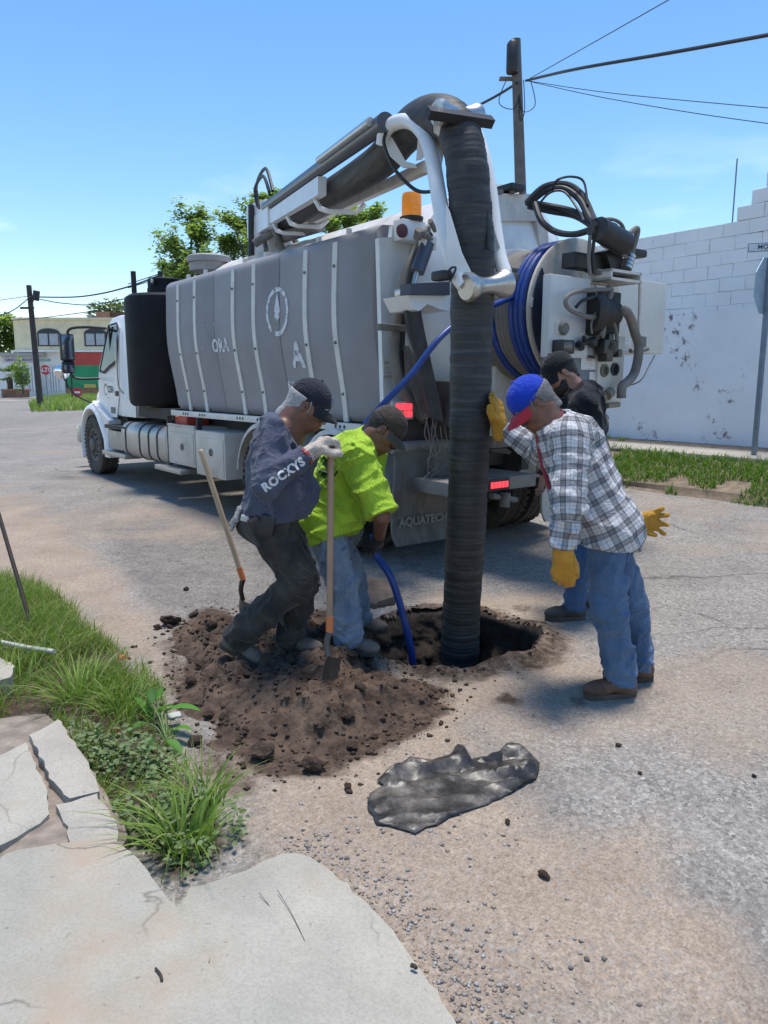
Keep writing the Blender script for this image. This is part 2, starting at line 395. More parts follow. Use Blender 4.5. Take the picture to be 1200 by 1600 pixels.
# the pit itself: wet soil walls, shade painted in, shallower on the left
M_PIT = M('wet pit soil with painted shade', (.034,.024,.018), rough=.8, var=.5, scale=16, bump=.9, bscale=38, dirt=(.075,.052,.038), damt=.3, dscale=5, spec=.3, detail=8)
nth = 150; th = np.linspace(0, 2*np.pi, nth, endpoint=False); r1 = np.full(nth, .46)
for _ in range(12): r1 = r1/hole_r(HC[0]+np.cos(th)*r1, HC[1]+np.sin(th)*r1)**.8
lev = np.concatenate([[0.0], np.linspace(0, 1, 46)**1.15]); PV = []
rt_ = sstep(-.25, .35, np.cos(th))
for i, t_ in enumerate(lev):
    z_ = (.0 if i == 0 else -.02-1.45*t_*(.45+.55*rt_)); fac = 1.20 if i == 0 else (1.05-.12*t_)*rt_+(1.02-.55*t_**.8)*(1-rt_); r_ = r1*fac; x_ = HC[0]+np.cos(th)*r_; y_ = HC[1]+np.sin(th)*r_
    zz = np.zeros(nth)+z_; nn = vn3(x_*7, y_*7, zz*7, 3)+.5*vn3(x_*16, y_*16, zz*16, 4)+.35*vn3(x_*34, y_*34, zz*34, 6)-.92; k_ = .11*min(1, t_*6); PV.append(np.stack([x_+np.cos(th)*nn*k_, y_+np.sin(th)*nn*k_, (road_z(x_, y_)+(-.004 if i == 0 else .006) if i < 2 else zz+.25*k_*nn)], -1))
PV.append(np.tile(np.array([[HC[0], HC[1], -1.5]]), (nth, 1))); PV = np.array(PV); nl = len(PV); ai = np.arange((nl-1)*nth).reshape(nl-1, nth); PQ = np.stack([ai, (ai+1-nth*((np.arange(nth) == nth-1)[None])), (ai+1-nth*((np.arange(nth) == nth-1)[None]))+nth, ai+nth], -1).reshape(-1, 4)
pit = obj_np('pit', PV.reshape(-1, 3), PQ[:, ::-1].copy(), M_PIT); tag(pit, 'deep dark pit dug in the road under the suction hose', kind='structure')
def ground_top(x, y):
    x = np.asarray(x, float); y = np.asarray(y, float)
    z = road_z(x, y); m_ = mound_h(x, y)+np.maximum(z, -.08)+.003
    return np.where((poly_sd(x, y, MOUND) < .12) & (hole_r(x, y) > 1.0), np.maximum(z, m_), z)
def gz(x, y): return float(ground_top(np.array([x]), np.array([y]))[0])
# ------------------------------------------------------------------ lumps
rng = random.Random(7)
def lump_mesh(seed, sub=2, rough=.42, flat=.7):
    r_ = random.Random(seed); bm = bmesh.new(); bmesh.ops.create_icosphere(bm, subdivisions=sub, radius=.5)
    A = np.array([v.co[:] for v in bm.verts]); nn = vn3(A[:,0]*3+seed, A[:,1]*3, A[:,2]*3, seed)+.5*vn3(A[:,0]*7+seed, A[:,1]*7, A[:,2]*7, seed+1)
    for v, k in zip(bm.verts, nn): v.co = v.co*(1+rough*2*(k-.75)); v.co.z *= flat; v.co.x *= 1+.25*math.sin(seed)
    me = bpy.data.meshes.new('lump'); bm.to_mesh(me); bm.free(); return me
LUMPS = [lump_mesh(s_) for s_ in range(6)]
for me in LUMPS: me.materials.append(M_SOIL)
def clod(x, y, size, name='dirt_clod', label=None, group='clods of soil lying on the dug heap', sink=.3):
    o = bpy.data.objects.new(name, rng.choice(LUMPS)); COL.objects.link(o)
    o.scale = (size, size*rng.uniform(.7, 1.1), size*rng.uniform(.7, 1)); o.rotation_euler = (rng.uniform(-.5,.5), rng.uniform(-.5,.5), rng.uniform(0,6.3))
    o.location = (x, y, gz(x, y)+size*(.36-sink*.5)); tag(o, label or 'dark soil clod on the dug heap', 'clod', group); return o
for i, (px_, py_, sz, lb) in enumerate([(267,976,.105,'largest dark clod on the asphalt left of the heap'),(291,923,.05,'small dark clod alone on grey asphalt left of the leaning shovel'),(303,963,.07,'clod on the asphalt behind the largest one at the heap edge'),(246,983,.055,'flat clod leftmost beside the grass'),
        (849,1371,.035,'round dark pebble on sand right of the crumpled tarp'),(793,1287,.025,'tiny dark clod just below the tarp corner'),(1000,1208,.022,'tiny dark clod on grey asphalt right of the tarp'),(966,1165,.025,'tiny flat clod on asphalt below the brown boots'),(1178,1215,.02,'tiny dark clod at the right edge of the asphalt'),
        (490,1203,.10,'large blocky clod at the near foot of the heap'),(412,1185,.09,'clod at the lower left foot of the heap'),(550,1168,.05,'round clod on the near slope of the heap'),(305,1163,.055,'clod between the heap and the leafy weed'),(543,1232,.045,'clod lying on sand in front of the heap')]):
    p = gnd(px_, py_); clod(p.x, p.y, sz, label=lb, group=None, sink=.1)
n_ = 0
while n_ < 70:
    x_, y_ = rng.uniform(-1.4, .3), rng.uniform(2.75, 4.6); d_ = float(poly_sd(np.array([x_]), np.array([y_]), MOUND)[0])
    if d_ > .05 or float(hole_r(np.array([x_]), np.array([y_]))[0]) < 1.1: continue
    clod(x_, y_, rng.choice([.025,.03,.03,.035,.045,.06])*rng.uniform(.8, 1.2)); n_ += 1
# crumbs, pebbles and gravel, too many to count
def scatter(name, pts, sizes, mats, label, cat, seed=0, parent=None):
    r_ = np.random.RandomState(seed); oct_ = np.array([(1,0,0),(-1,0,0),(0,1,0),(0,-1,0),(0,0,1),(0,0,-1),(.6,.6,.5),(-.6,.5,.6)], float)*.5
    F = np.array([(0,6,4),(6,2,4),(2,7,4),(7,1,4),(1,3,4),(3,0,4),(0,2,6),(2,1,7),(0,5,2),(2,5,1),(1,5,3),(3,5,0)])
    n = len(pts); V_ = oct_[None]*(1+.35*(r_.rand(n, 8, 3)-.5)*2)*sizes[:,None,None]*np.array([1,1,.7]); th = r_.rand(n)*6.28; c_, s_ = np.cos(th)[:,None], np.sin(th)[:,None]
    X = V_[...,0]*c_-V_[...,1]*s_; Y = V_[...,0]*s_+V_[...,1]*c_
    V_ = np.stack([X, Y, V_[...,2]], -1)+pts[:,None,:]
    o = obj_np(name, V_.reshape(-1, 3), (F[None]+8*np.arange(n)[:,None,None]).reshape(-1, 3), None, parent, smooth=False)
    for m_ in mats: o.data.materials.append(m_)
    mi = np.repeat(r_.randint(0, len(mats), n), 12).astype(np.int32); o.data.polygons.foreach_set('material_index', mi)
    return tag(o, label, cat, kind='stuff')
rs = np.random.RandomState(3)
P_ = np.stack([rs.uniform(-1.6, 1.4, 26000), rs.uniform(2.6, 5.2, 26000)], -1); dd = poly_sd(P_[:,0], P_[:,1], MOUND); hr = hole_r(P_[:,0], P_[:,1])
prob = np.where(dd < 0, .28, .3*np.exp(-dd/.09))*(hr > 1.02)+np.exp(-np.abs(hr-1.2)/.15)*.15*(hr > 1.02)
P_ = P_[rs.rand(len(P_)) < prob][:6500]; sz_ = .006+.026*rs.rand(len(P_))**3
scatter('soil_crumbs', np.column_stack([P_, ground_top(P_[:,0], P_[:,1])+sz_*.15]), sz_, [M_SOIL], 'loose soil crumbs strewn over and around the heap', 'soil crumbs', 1)
GRV = [M('gravel grey', (.27,.255,.235), .9, var=.3, scale=30), M('gravel pale', (.36,.34,.31), .9, var=.2, scale=30), M('gravel dark', (.15,.14,.135), .9, var=.3, scale=30), M('gravel tan', (.33,.26,.2), .9, var=.2, scale=30)]
pa = []
for path, wd, n in (([(470,1310),(520,1345),(590,1395),(640,1450),(690,1510),(740,1570),(790,1640)], .09, 1300), ([(600,1330),(660,1290),(800,1300)], .2, 250), ([(760,1480),(850,1560),(900,1610)], .2, 350)):
    sp_ = spline([gnd(*q) for q in path], 10)
    for k in range(n):
        q = rng.choice(sp_); pa.append((q.x+rng.gauss(0, wd*.6), q.y+rng.gauss(0, wd*.6)))
for k in range(700): pa.append((rng.uniform(-1.0, 3.2), rng.uniform(1.5, 5.5)))
pa = np.array(pa); pa = pa[hole_r(pa[:,0], pa[:,1]) > 1.1]; sz_ = .003+.015*np.random.RandomState(5).rand(len(pa))**4
scatter('gravel', np.column_stack([pa, road_z(pa[:,0], pa[:,1])+sz_*.1]), sz_, GRV, 'loose gravel along the slab edge and over the sandy road', 'gravel', 2)
# ------------------------------------------------------------------ sidewalk in the foreground
def concrete_mat(name, tint, stain=True):
    m, t, b = nodes(name); co = N(t, 'TexCoord'); L_ = t.links.new
    def noise(sc, det=5, ro=.6):
        n = N(t, 'TexNoise', Scale=sc, Detail=det, Roughness=ro); L_(co.outputs['Object'], n.inputs['Vector']); return n.outputs[0]
    c_ = ramp(t, noise(3.5, 8, .65), [(.3, tuple(v*.86 for v in tint)), (.7, tuple(v*1.1 for v in tint))]).outputs[0]
    c_ = mixc(t, 1.0, c_, ramp(t, noise(110, 3), [(.25, g3(.82)), (.6, g3(1.04))]).outputs[0], 'MULTIPLY')
    if stain: c_ = mixc(t, ramp(t, noise(1.7, 6, .6), [(.53, g3(0)), (.68, g3(.75))]).outputs[0], c_, (.40,.30,.215))
    sp_ = ramp(t, noise(42, 2), [(.70, g3(0)), (.74, g3(.6))]); c_ = mixc(t, sp_.outputs[0], c_, (.17,.15,.13))
    c_ = mixc(t, 1.0, c_, ramp(t, noise(.9, 6, .65), [(.3, (.82,.84,.84)), (.7, (1.1,1.08,1.05))]).outputs[0], 'MULTIPLY'); wn = N(t, 'TexNoise', Scale=4.0, Detail=5); L_(co.outputs['Object'], wn.inputs['Vector']); vk = N(t, 'TexVoronoi', Scale=1.15, feature='DISTANCE_TO_EDGE'); L_(mixc(t, .10, co.outputs['Object'], wn.outputs['Color'], 'LINEAR_LIGHT'), vk.inputs['Vector']); kk_ = mixc(t, 1.0, ramp(t, vk.outputs['Distance'], [(0, g3(.8)), (.006, g3(0))]).outputs[0], ramp(t, noise(1.3, 2), [(.5, g3(0)), (.6, g3(1))]).outputs[0], 'MULTIPLY'); c_ = mixc(t, kk_, c_, (.12,.10,.08))
    L_(c_, b.inputs['Base Color']); b.inputs['Roughness'].default_value = .9; b.inputs['Specular IOR Level'].default_value = .25
    bp = N(t, 'Bump', Strength=.35, Distance=.006); L_(noise(70, 8, .7), bp.inputs['Height']); L_(bp.outputs[0], b.inputs['Normal']); return m
M_CON = concrete_mat('pale concrete', (.40,.378,.322)); M_CON2 = concrete_mat('pale concrete older', (.41,.375,.32), False)
def slab(name, poly, zf, mat, depth=.14, step=.06, jit=.0035, parent=None, seed=1, lump=.004):
    P = []; n = len(poly); r_ = random.Random(seed)
    for i in range(n):
        a = Vector(poly[i][:2]); b = Vector(poly[(i+1) % n][:2]); k = max(1, int((b-a).length/.035))
        for j in range(k): P.append(a.lerp(b, j/k)+Vector((r_.gauss(0, jit), r_.gauss(0, jit))))
    m0 = len(P); X = np.array([p.x for p in P]); Y = np.array([p.y for p in P])
    gx, gy = np.meshgrid(np.arange(X.min(), X.max(), step), np.arange(Y.min(), Y.max(), step)); gx = gx.ravel(); gy = gy.ravel()
    ok = poly_sd(gx, gy, [(p.x, p.y) for p in P]) < -step*.4
    pts = P+[Vector((a, b)) for a, b in zip(gx[ok], gy[ok])]
    vo, eo, fo, *_ = delaunay_2d_cdt(pts, [(i, (i+1) % m0) for i in range(m0)], [list(range(m0))], 1, 1e-6)
    vx = np.array([v.x for v in vo]); vy = np.array([v.y for v in vo]); vz = zf(vx, vy)+(fbm2(vx*4, vy*4, 3, seed)-.5)*lump*2
    ed = poly_sd(vx, vy, [(p.x, p.y) for p in P]); vz = vz-.010*sstep(-.02, 0, ed)
    V_ = [(a, b, c_) for a, b, c_ in zip(vx, vy, vz)]; F_ = [tuple(f) for f in fo]
    # skirt round the outline
    cnt = {}
    for f in F_:
        for i in range(len(f)):
            e_ = (f[i], f[(i+1) % len(f)]); cnt[e_] = cnt.get(e_, 0)+1
    low = {}
    for (a, b) in [e_ for e_ in cnt if (e_[1], e_[0]) not in cnt]:
        for q in (a, b):
            if q not in low: low[q] = len(V_); V_.append((V_[q][0], V_[q][1], V_[q][2]-depth))
        F_.append((b, a, low[a], low[b]))
    return obj_from(name, V_, F_, mat, parent, smooth=True, auto=35)
sw = empty('sidewalk', (0,0,0)); tag(sw, 'broken pale concrete sidewalk in the near left corner', kind='structure')
SZ = .10
def flat(z): return lambda x, y: np.full(x.shape, z)
slab('slab', pxpoly([(-300,1350),(0,1331),(60,1318),(120,1309),(185,1306),(215,1335),(262,1398),(298,1450),(333,1500),(365,1570),(410,1700),(420,1800),(-300,1800)], SZ), flat(SZ), M_CON, parent=sw, seed=3)
EDGE = (lambda q: spline(q, 4))(pxpoly([(300,1382),(380,1358),(430,1336),(470,1332),(520,1362),(565,1400),(612,1450),(652,1505),(690,1560),(730,1640),(800,1800)], .03))
def rampz(x, y):
    d_ = np.full(x.shape, 9.0)
    for a, b in zip(EDGE[:-1], EDGE[1:]):
        e0, e1 = b.x-a.x, b.y-a.y; t_ = np.clip(((x-a.x)*e0+(y-a.y)*e1)/(e0*e0+e1*e1), 0, 1); d_ = np.minimum(d_, np.hypot(x-a.x-t_*e0, y-a.y-t_*e1))
    return .034+.06*sstep(0, .5, d_)
A2 = pxpoly([(395,1800),(385,1700),(345,1570),(315,1505),(283,1458),(256,1412)], SZ-.006)
slab('slab', [(p.x, p.y) for p in EDGE]+[(p.x, p.y) for p in A2], rampz, M_CON, parent=sw, seed=5)
slab('slab', pxpoly([(-200,1190),(0,1172),(40,1152),(55,1185),(68,1215),(78,1262),(45,1288),(0,1312),(-200,1335)], SZ), flat(SZ-.012), M_CON, parent=sw, seed=7, lump=.008)
slab('kerb_stone', pxpoly([(46,1142),(92,1118),(136,1188),(158,1228),(108,1240),(74,1202)], SZ), flat(SZ-.004), M_CON2, parent=sw, seed=9, lump=.012)
slab('kerb_stone', pxpoly([(88,1250),(150,1234),(184,1282),(184,1303),(112,1308)], SZ), flat(SZ-.008), M_CON2, parent=sw, seed=11, lump=.012)
slab('slab', pxpoly([(-200,1080),(0,1030),(22,1040),(18,1060),(-30,1075),(-200,1110)], SZ), flat(SZ+.02), M_CON2, parent=sw, seed=13)
M_BED = M('pinkish rubble bed', (.26,.215,.175), .95, var=.35, scale=14, bump=.8, bscale=35, spec=.2)
bed = slab('bedding', pxpoly([(-220,1130),(0,1120),(70,1110),(110,1140),(200,1300),(190,1325),(100,1335),(-220,1360)], .05), flat(.052), M_BED, parent=sw, seed=15, depth=.07, lump=.022)
# small litter on the slab
M_TW = M('twig', (.045,.032,.024), .8); tw_lab = ['short dark twig on the slab pointing down right','pair of thin lines scratched: long thin stalk on the ramp slab','second thin stalk beside the first on the ramp slab','small dark leaf crumb near the ramp edge']
for i, (a, b, r_) in enumerate([((243,1513),(253,1532),.0035),((405,1395),(462,1478),.0009),((433,1390),(476,1470),.0009),((642,1508),(650,1513),.006)]):
    za = .106 if i == 0 else float(rampz(np.array([gnd(*a,.08).x]), np.array([gnd(*a,.08).y]))[0])+.006
    A_, B_ = gnd(*a, za), gnd(*b, za); C_ = A_.lerp(B_, .5)+Vector((.004,0,.001))
    tag(MB().tube(spline([A_, C_, B_], 4), r_, 6).build('twig', M_TW), ['short dark twig on the big slab','long thin dry stalk on the ramp slab, left of the pair','long thin dry stalk on the ramp slab, right of the pair','dark leaf crumb at the ramp edge'][i], 'twig')
# ================================================================== GRASS
def leaf_mat(name, c1, c2, c3=None, trans=.35):
    m, t, b = nodes(name); L_ = t.links.new
    at_ = N(t, 'Attribute'); at_.attribute_name = 'tint'; sp = N(t, 'SeparateColor'); L_(at_.outputs['Color'], sp.inputs[0])
    r = ramp(t, sp.outputs[0], [(0, c1), (.75, c2), (1, c3 or c2)])
    L_(r.outputs[0], b.inputs['Base Color']); b.inputs['Roughness'].default_value = .55; b.inputs['Specular IOR Level'].default_value = .3
    tr = N(t, 'BsdfTranslucent'); L_(mixc(t, 1.0, r.outputs[0], (1.25,1.35,.6), 'MULTIPLY'), tr.inputs['Color'])
    ms = N(t, 'MixShader', Fac=trans); o = [n for n in t.nodes if n.type == 'OUTPUT_MATERIAL'][0]
    L_(b.outputs[0], ms.inputs[1]); L_(tr.outputs[0], ms.inputs[2]); L_(ms.outputs[0], o.inputs[0]); return m
M_GRASS = leaf_mat('grass blades', (.13,.205,.035), (.29,.41,.095), (.46,.42,.24))
def set_tint(o, vals):
    ca_ = o.data.color_attributes.new('tint', 'FLOAT_COLOR', 'POINT'); a = np.ones((len(vals), 4), np.float32); a[:,0] = vals; a[:,1] = vals; a[:,2] = vals
    ca_.data.foreach_set('color', a.ravel())
def grass(name, base, h, wdt, lean_dir, lean, seed, label, cat='grass', mat=None, parent=None, kind='stuff', seg=4, dry=.08):
    """base (n,3), h, wdt (n,), lean_dir angle (n,), lean (n,)"""
    r_ = np.random.RandomState(seed); n = len(base); ts = np.linspace(0, 1, seg+1)
    D = np.stack([np.cos(lean_dir), np.sin(lean_dir)], -1); fa = r_.rand(n)*np.pi; Wd = np.stack([np.cos(fa), np.sin(fa)], -1)
    V_ = np.zeros((n, 2*seg+1, 3)); tv = np.zeros((n, 2*seg+1)); tint = np.clip(r_.beta(2, 2.4, n)*.8, 0, .75); tint[r_.rand(n) < dry] = 1.0
    for k, t_ in enumerate(ts):
        c_ = base.copy(); c_[:,:2] += D*(lean*h*t_**1.9)[:,None]; c_[:,2] += h*(t_-.42*np.minimum(lean, 1.5)*t_**2.6)
        w_ = wdt*(1-t_**1.6)*(.7+.6*t_*(1-t_)*2)
        if k < seg:
            V_[:,2*k] = c_; V_[:,2*k,:2] -= Wd*w_[:,None]*.5; V_[:,2*k+1] = c_; V_[:,2*k+1,:2] += Wd*w_[:,None]*.5; tv[:,2*k] = tv[:,2*k+1] = tint
        else: V_[:,2*seg] = c_; tv[:,2*seg] = np.where(tint >= 1, 1, tint)
    F = []
    for k in range(seg-1): F += [(2*k, 2*k+1, 2*k+3), (2*k, 2*k+3, 2*k+2)]
    F.append((2*seg-2, 2*seg-1, 2*seg)); F = np.array(F)
    o = obj_np(name, V_.reshape(-1, 3), (F[None]+(2*seg+1)*np.arange(n)[:,None,None]).reshape(-1, 3), mat or M_GRASS, parent, smooth=True)
    set_tint(o, tv.ravel()); return tag(o, label, cat, kind=kind)
def in_poly(poly, n, seed, marg=0.0, dens=None):
    r_ = np.random.RandomState(seed); P = np.array([(p[0], p[1]) for p in poly]); out = np.zeros((0, 2))
    while len(out) < n:
        q = np.stack([r_.uniform(P[:,0].min(), P[:,0].max(), n*2), r_.uniform(P[:,1].min(), P[:,1].max(), n*2)], -1)
        ok = poly_sd(q[:,0], q[:,1], poly) < marg
        if dens is not None: ok &= r_.rand(len(q)) < dens(q[:,0], q[:,1])
        out = np.concatenate([out, q[ok]])
    return out[:n]
# the verge on the near left
rs = np.random.RandomState(12)
n = 13500; q = in_poly(GRASS, n, 4, .02, lambda x, y: sstep(.38, .60, fbm2(x*2.8, y*2.8, 4, 51))*.95+.05)
tall = sstep(3.2, 4.6, q[:,1])*.5+sstep(-.8, -1.7, q[:,0])*.6
hz = (.06+.11*rs.rand(n)+.14*tall*rs.rand(n))*(.55+.9*fbm2(q[:,0]*1.7, q[:,1]*1.7, 3, 52)); ed = poly_sd(q[:,0], q[:,1], GRASS)
hz *= np.where(ed > -.10, .7, 1); bz = road_z(q[:,0], q[:,1])
grass('grass_verge', np.column_stack([q, bz]), hz, .004+.004*rs.rand(n), rs.normal(-.6, 1.3, n), .15+.9*rs.rand(n), 5, 'overgrown green grass verge between sidewalk and street', dry=.2)
# long-bladed tussocks
def tussock(px_, py_, nb, hmax, spread, seed, label, wd=.010):
    r_ = np.random.RandomState(seed); p = gnd(px_, py_); th = r_.rand(nb)*6.28; rr = spread*np.sqrt(r_.rand(nb))
    b_ = np.column_stack([p.x+np.cos(th)*rr, p.y+np.sin(th)*rr, np.full(nb, p.z-.005)])
    return grass('grass_tussock', b_, hmax*(.55+.45*r_.rand(nb)), wd*(.6+.7*r_.rand(nb)), th+r_.normal(0, .5, nb), .35+.95*r_.rand(nb), seed, label, 'grass tussock', kind=None, seg=6, dry=.03)
tussock(285,1325,95,.30,.10,1,'bright long-bladed grass tussock at the tip of the verge beside the ramp slab',.011)
tussock(322,1262,70,.30,.06,2,'upright grass tussock just above the tip of the verge',.008)
tussock(120,1105,110,.34,.12,3,'bright green tussock beside the upper kerb stone',.008)
tussock(195,1120,80,.26,.10,4,'grass tussock between the kerb stones and the leafy weed',.008)
tussock(20,1085,90,.30,.14,6,'grass tussock at the left picture edge below the white pipe',.008)
# small-leaved creeping weeds
M_LEAF = leaf_mat('small weed leaves', (.12,.17,.065), (.22,.30,.13), (.32,.36,.20))
def leaves(name, pts, size, seed, mat, parent=None, droop=.5, aspect=.5):
    """pts (n,3): folded diamond leaves of six vertices"""
    r_ = np.random.RandomState(seed); n = len(pts)
    A = r_.normal(size=(n, 3)); A[:,2] = np.abs(A[:,2])*.35-droop*.3; A /= np.linalg.norm(A, axis=1)[:,None]
    U = r_.normal(size=(n, 3))*.4+np.array([0,0,1.]); B = np.cross(A, U); B /= np.linalg.norm(B, axis=1)[:,None]+1e-9; C_ = np.cross(B, A)
    s_ = (size*(.55+.9*r_.rand(n)))[:,None] if np.isscalar(size) else size[:,None]
    V_ = np.zeros((n, 6, 3)); w_ = aspect*.5
    for k, (l, s2, u) in enumerate([(0,0,0),(.35,w_,.10),(.72,w_*.75,.07),(1,0,-.05),(.72,-w_*.75,.07),(.35,-w_,.10)]): V_[:,k] = pts+A*l*s_+B*s2*s_+C_*u*s_
    F = np.array([(0,1,2),(0,2,3),(0,3,4),(0,4,5)])
    o = obj_np(name, V_.reshape(-1, 3), (F[None]+6*np.arange(n)[:,None,None]).reshape(-1, 3), mat, parent, smooth=False)
    set_tint(o, np.repeat(np.clip(r_.beta(2, 2, n), 0, 1), 6)); return o
CREEP = pxpoly([(110,1150),(180,1170),(270,1180),(300,1250),(370,1290),(385,1325),(330,1345),(270,1380),(205,1310),(150,1230)])
q = in_poly(CREEP, 1300, 9, .02, lambda x, y: sstep(.45, .62, fbm2(x*5, y*5, 3, 61))*.9+.1); rs = np.random.RandomState(2)
o = leaves('creeping_weeds', np.column_stack([q, road_z(q[:,0], q[:,1])+.01+.11*rs.rand(len(q))**1.5*(.4+fbm2(q[:,0]*6, q[:,1]*6, 2, 62))]), .026, 3, M_LEAF, aspect=.62); tag(o, 'low small-leaved weeds along the kerb under the grass', 'weeds', kind='stuff')
# broad-leaved weed
M_BROAD = leaf_mat('broad leaf', (.06,.17,.03), (.13,.33,.05), (.18,.38,.07), .45)
wd_ = empty('leafy_weed', gnd(262,1165)); tag(wd_, 'bright broad-leaved weed between the verge and the heap', 'weed')
wb = gnd(262,1165)
def big_leaf(tip, basep, width, parent, name='leaf'):
    tip = Vector(tip); basep = Vector(basep); ax = tip-basep; l = ax.length; a = ax.normalized(); b_ = a.cross(Vector((0,0,1))).normalized(); c_ = b_.cross(a); n_ = 8; vs = []; fs = []
    for i in range(n_+1):
        t_ = i/n_; w_ = width*.5*math.sin(math.pi*min(1, t_**.8))**.8; mid = basep+a*l*t_+c_*(.18*l*t_*(1-t_)*1.5)
        vs += [mid-b_*w_+c_*w_*.3, mid-c_*.004, mid+b_*w_+c_*w_*.3]
    for i in range(n_):
        for k in (0, 1): fs.append((i*3+k, i*3+k+1, i*3+k+4, i*3+k+3))
    o = obj_from(name, [tuple(Vector(v)-wb) for v in vs], fs, M_BROAD, parent, smooth=True); set_tint(o, np.full(len(vs), random.Random(int(l*9999)).random())); return o
stm = MB()
for (bp_, tp_, wdt_, Y0, Y1) in [((258,1110),(314,1110),.055,3.15,3.05),((238,1100),(236,1073),.05,3.2,3.3),((245,1115),(272,1102),.045,3.2,3.1),((270,1140),(300,1140),.04,3.05,2.98),((240,1125),(208,1088),.05,3.2,3.25),((235,1150),(232,1178),.05,3.0,2.9),((260,1155),(285,1178),.045,2.95,2.9),((230,1130),(205,1140),.05,3.1,3.05),((245,1095),(255,1072),.035,3.25,3.3)]:
    b_ = at(*bp_, Y0); t_ = at(*tp_, Y1); big_leaf(t_, b_, wdt_, wd_)
    stm.tube(spline([Vector((0,0,0)), (b_-wb)*.5+Vector((0,0,.03)), b_-wb], 4), .003, 6)
stm.build('stem', M('weed stem', (.12,.2,.06), .6), wd_)
# orange scraps in the grass
M_OR = M('faded orange plastic', (.62,.21,.09), .7, var=.25, scale=40)
for (px_, py_, Y_, sz, lb) in [(193,1034,4.0,.045,'torn orange plastic scrap in the grass left of the heap'),(180,1143,3.05,.024,'small orange scrap low in the weeds')]:
    c_ = at(px_, py_, Y_); r_ = random.Random(px_); vs = []; fs = []
    for i in range(5):
        for j in range(5): vs.append((c_.x+(i-2)*sz*.42+r_.gauss(0, sz*.1), c_.y+r_.gauss(0, sz*.28), c_.z+(j-2)*sz*.5*(1-.12*i)+r_.gauss(0, sz*.1)))
    for i in range(4):
        for j in range(4): fs.append((i*5+j, i*5+j+1, i*5+j+6, i*5+j+5))
    o = obj_from('plastic_scrap', vs, fs, M_OR, None, smooth=True); so = o.modifiers.new('s', 'SOLIDIFY'); so.thickness = .0015; tag(o, lb, 'plastic scrap')
# bits of white litter by the weed
c_ = gnd(272,1118,.05); o = MB().box(c_, (.06,.035,.012), .004, Matrix.Rotation(.5, 3, 'Z') @ Matrix.Rotation(.3, 3, 'X')).build('litter', M('grey white paper', (.45,.45,.43), .8, bump=.5)); tag(o, 'crumpled pale litter behind the leafy weed leaf', 'litter')
# ------------------------------------------------------------------ far right: kerb, grass bank, sidewalk
def sl(s_, a, z): return T_O+TD*a-TN*s_+Vector((0,0,z))         # s_ metres right of the truck, a metres forward
def strip(name, prof, a0, a1, mat, step=.25, amp=.0, label=None, seed=0):
    av = np.arange(a0, a1+.01, step); vs = []; fs = []; m_ = len(prof)
    for i, a in enumerate(av):
        for j, (s_, z) in enumerate(prof):
            j_ = (fbm2(np.array([a*1.3+j*3.1]), np.array([j*5.2+seed]), 3, seed)[0]-.5)*amp; vs.append(tuple(sl(s_+j_, a, z+j_*.25)))
    for i in range(len(av)-1):
        for j in range(m_-1): fs.append((i*m_+j, i*m_+j+1, (i+1)*m_+j+1, (i+1)*m_+j))
    o = obj_from(name, vs, fs, mat, None, smooth=True, auto=40); return tag(o, label, kind='structure')
M_VERGE = M('dusty soil', (.22,.17,.12), .95, var=.3, scale=9, bump=.6, bscale=30, spec=.2)
strip('verge', [(3.62,.10),(3.74,.155),(3.8,.23),(4.1,.30),(4.6,.42),(5.02,.50)], -13, 14, M_VERGE, amp=.16, label='raised grassy bank along the far side of the street', seed=3)
strip('sidewalk_far', [(4.98,.42),(4.985,.535),(5.0,.55),(5.5,.56),(5.94,.56),(5.95,.5)], -13, 14, M_CON2, amp=.02, label='narrow concrete sidewalk along the whitewashed wall', seed=4)
strip('wall_foot', [(5.93,.54),(6.05,.58),(6.3,.60)], -13, 14, M_VERGE, amp=.03, label='strip of bare soil at the foot of the wall', seed=5)
def bankz(s_): return np.interp(s_, [3.62,3.74,3.8,4.1,4.6,5.02,5.94,6.3], [.10,.155,.23,.30,.42,.50,.56,.6])
M_GRASS2 = leaf_mat('bank grass blades', (.075,.15,.025), (.17,.30,.055), (.34,.34,.16))
rs = np.random.RandomState(21); n = 21000
a = rs.uniform(-11.5, -1.5, n); s_ = 3.64+1.38*rs.rand(n); k = fbm2(a*1.5, s_*1.5, 3, 8) > .36; a = a[k]; s_ = s_[k]; n = len(a)
# the driveway gap at the right
k = ~((a < -9.0) & (s_ > 4.55)); a = a[k]; s_ = s_[k]; n = len(a)
B = np.array([tuple(sl(ss, aa, 0)) for ss, aa in zip(s_, a)]); B[:,2] = bankz(s_)-.01
grass('grass_bank', B, .06+.15*rs.rand(n)*(.4+fbm2(a*2, s_*2, 2, 9)), .010+.010*rs.rand(n), rs.normal(-1.8, 1.4, n), .2+.9*rs.rand(n), 31, 'thick green grass bank across the street right of the men', mat=M_GRASS2)
n = 2600; a = rs.uniform(-11.5, -1.5, n); s_ = rs.uniform(5.9, 6.22, n); k = fbm2(a*1.1, a*0+3, 3, 18) > .46; a = a[k]; s_ = s_[k]; n = len(a)
B = np.array([tuple(sl(ss, aa, 0)) for ss, aa in zip(s_, a)]); B[:,2] = .56
grass('wall_weeds', B, .06+.22*rs.rand(n)*np.clip(fbm2(a*1.1, a*0+3, 3, 18)*2-.6, .2, 1), .012+.01*rs.rand(n), rs.normal(-1.8, 1.6, n), .1+.6*rs.rand(n), 33, 'weeds growing along the foot of the whitewashed wall', 'weeds')
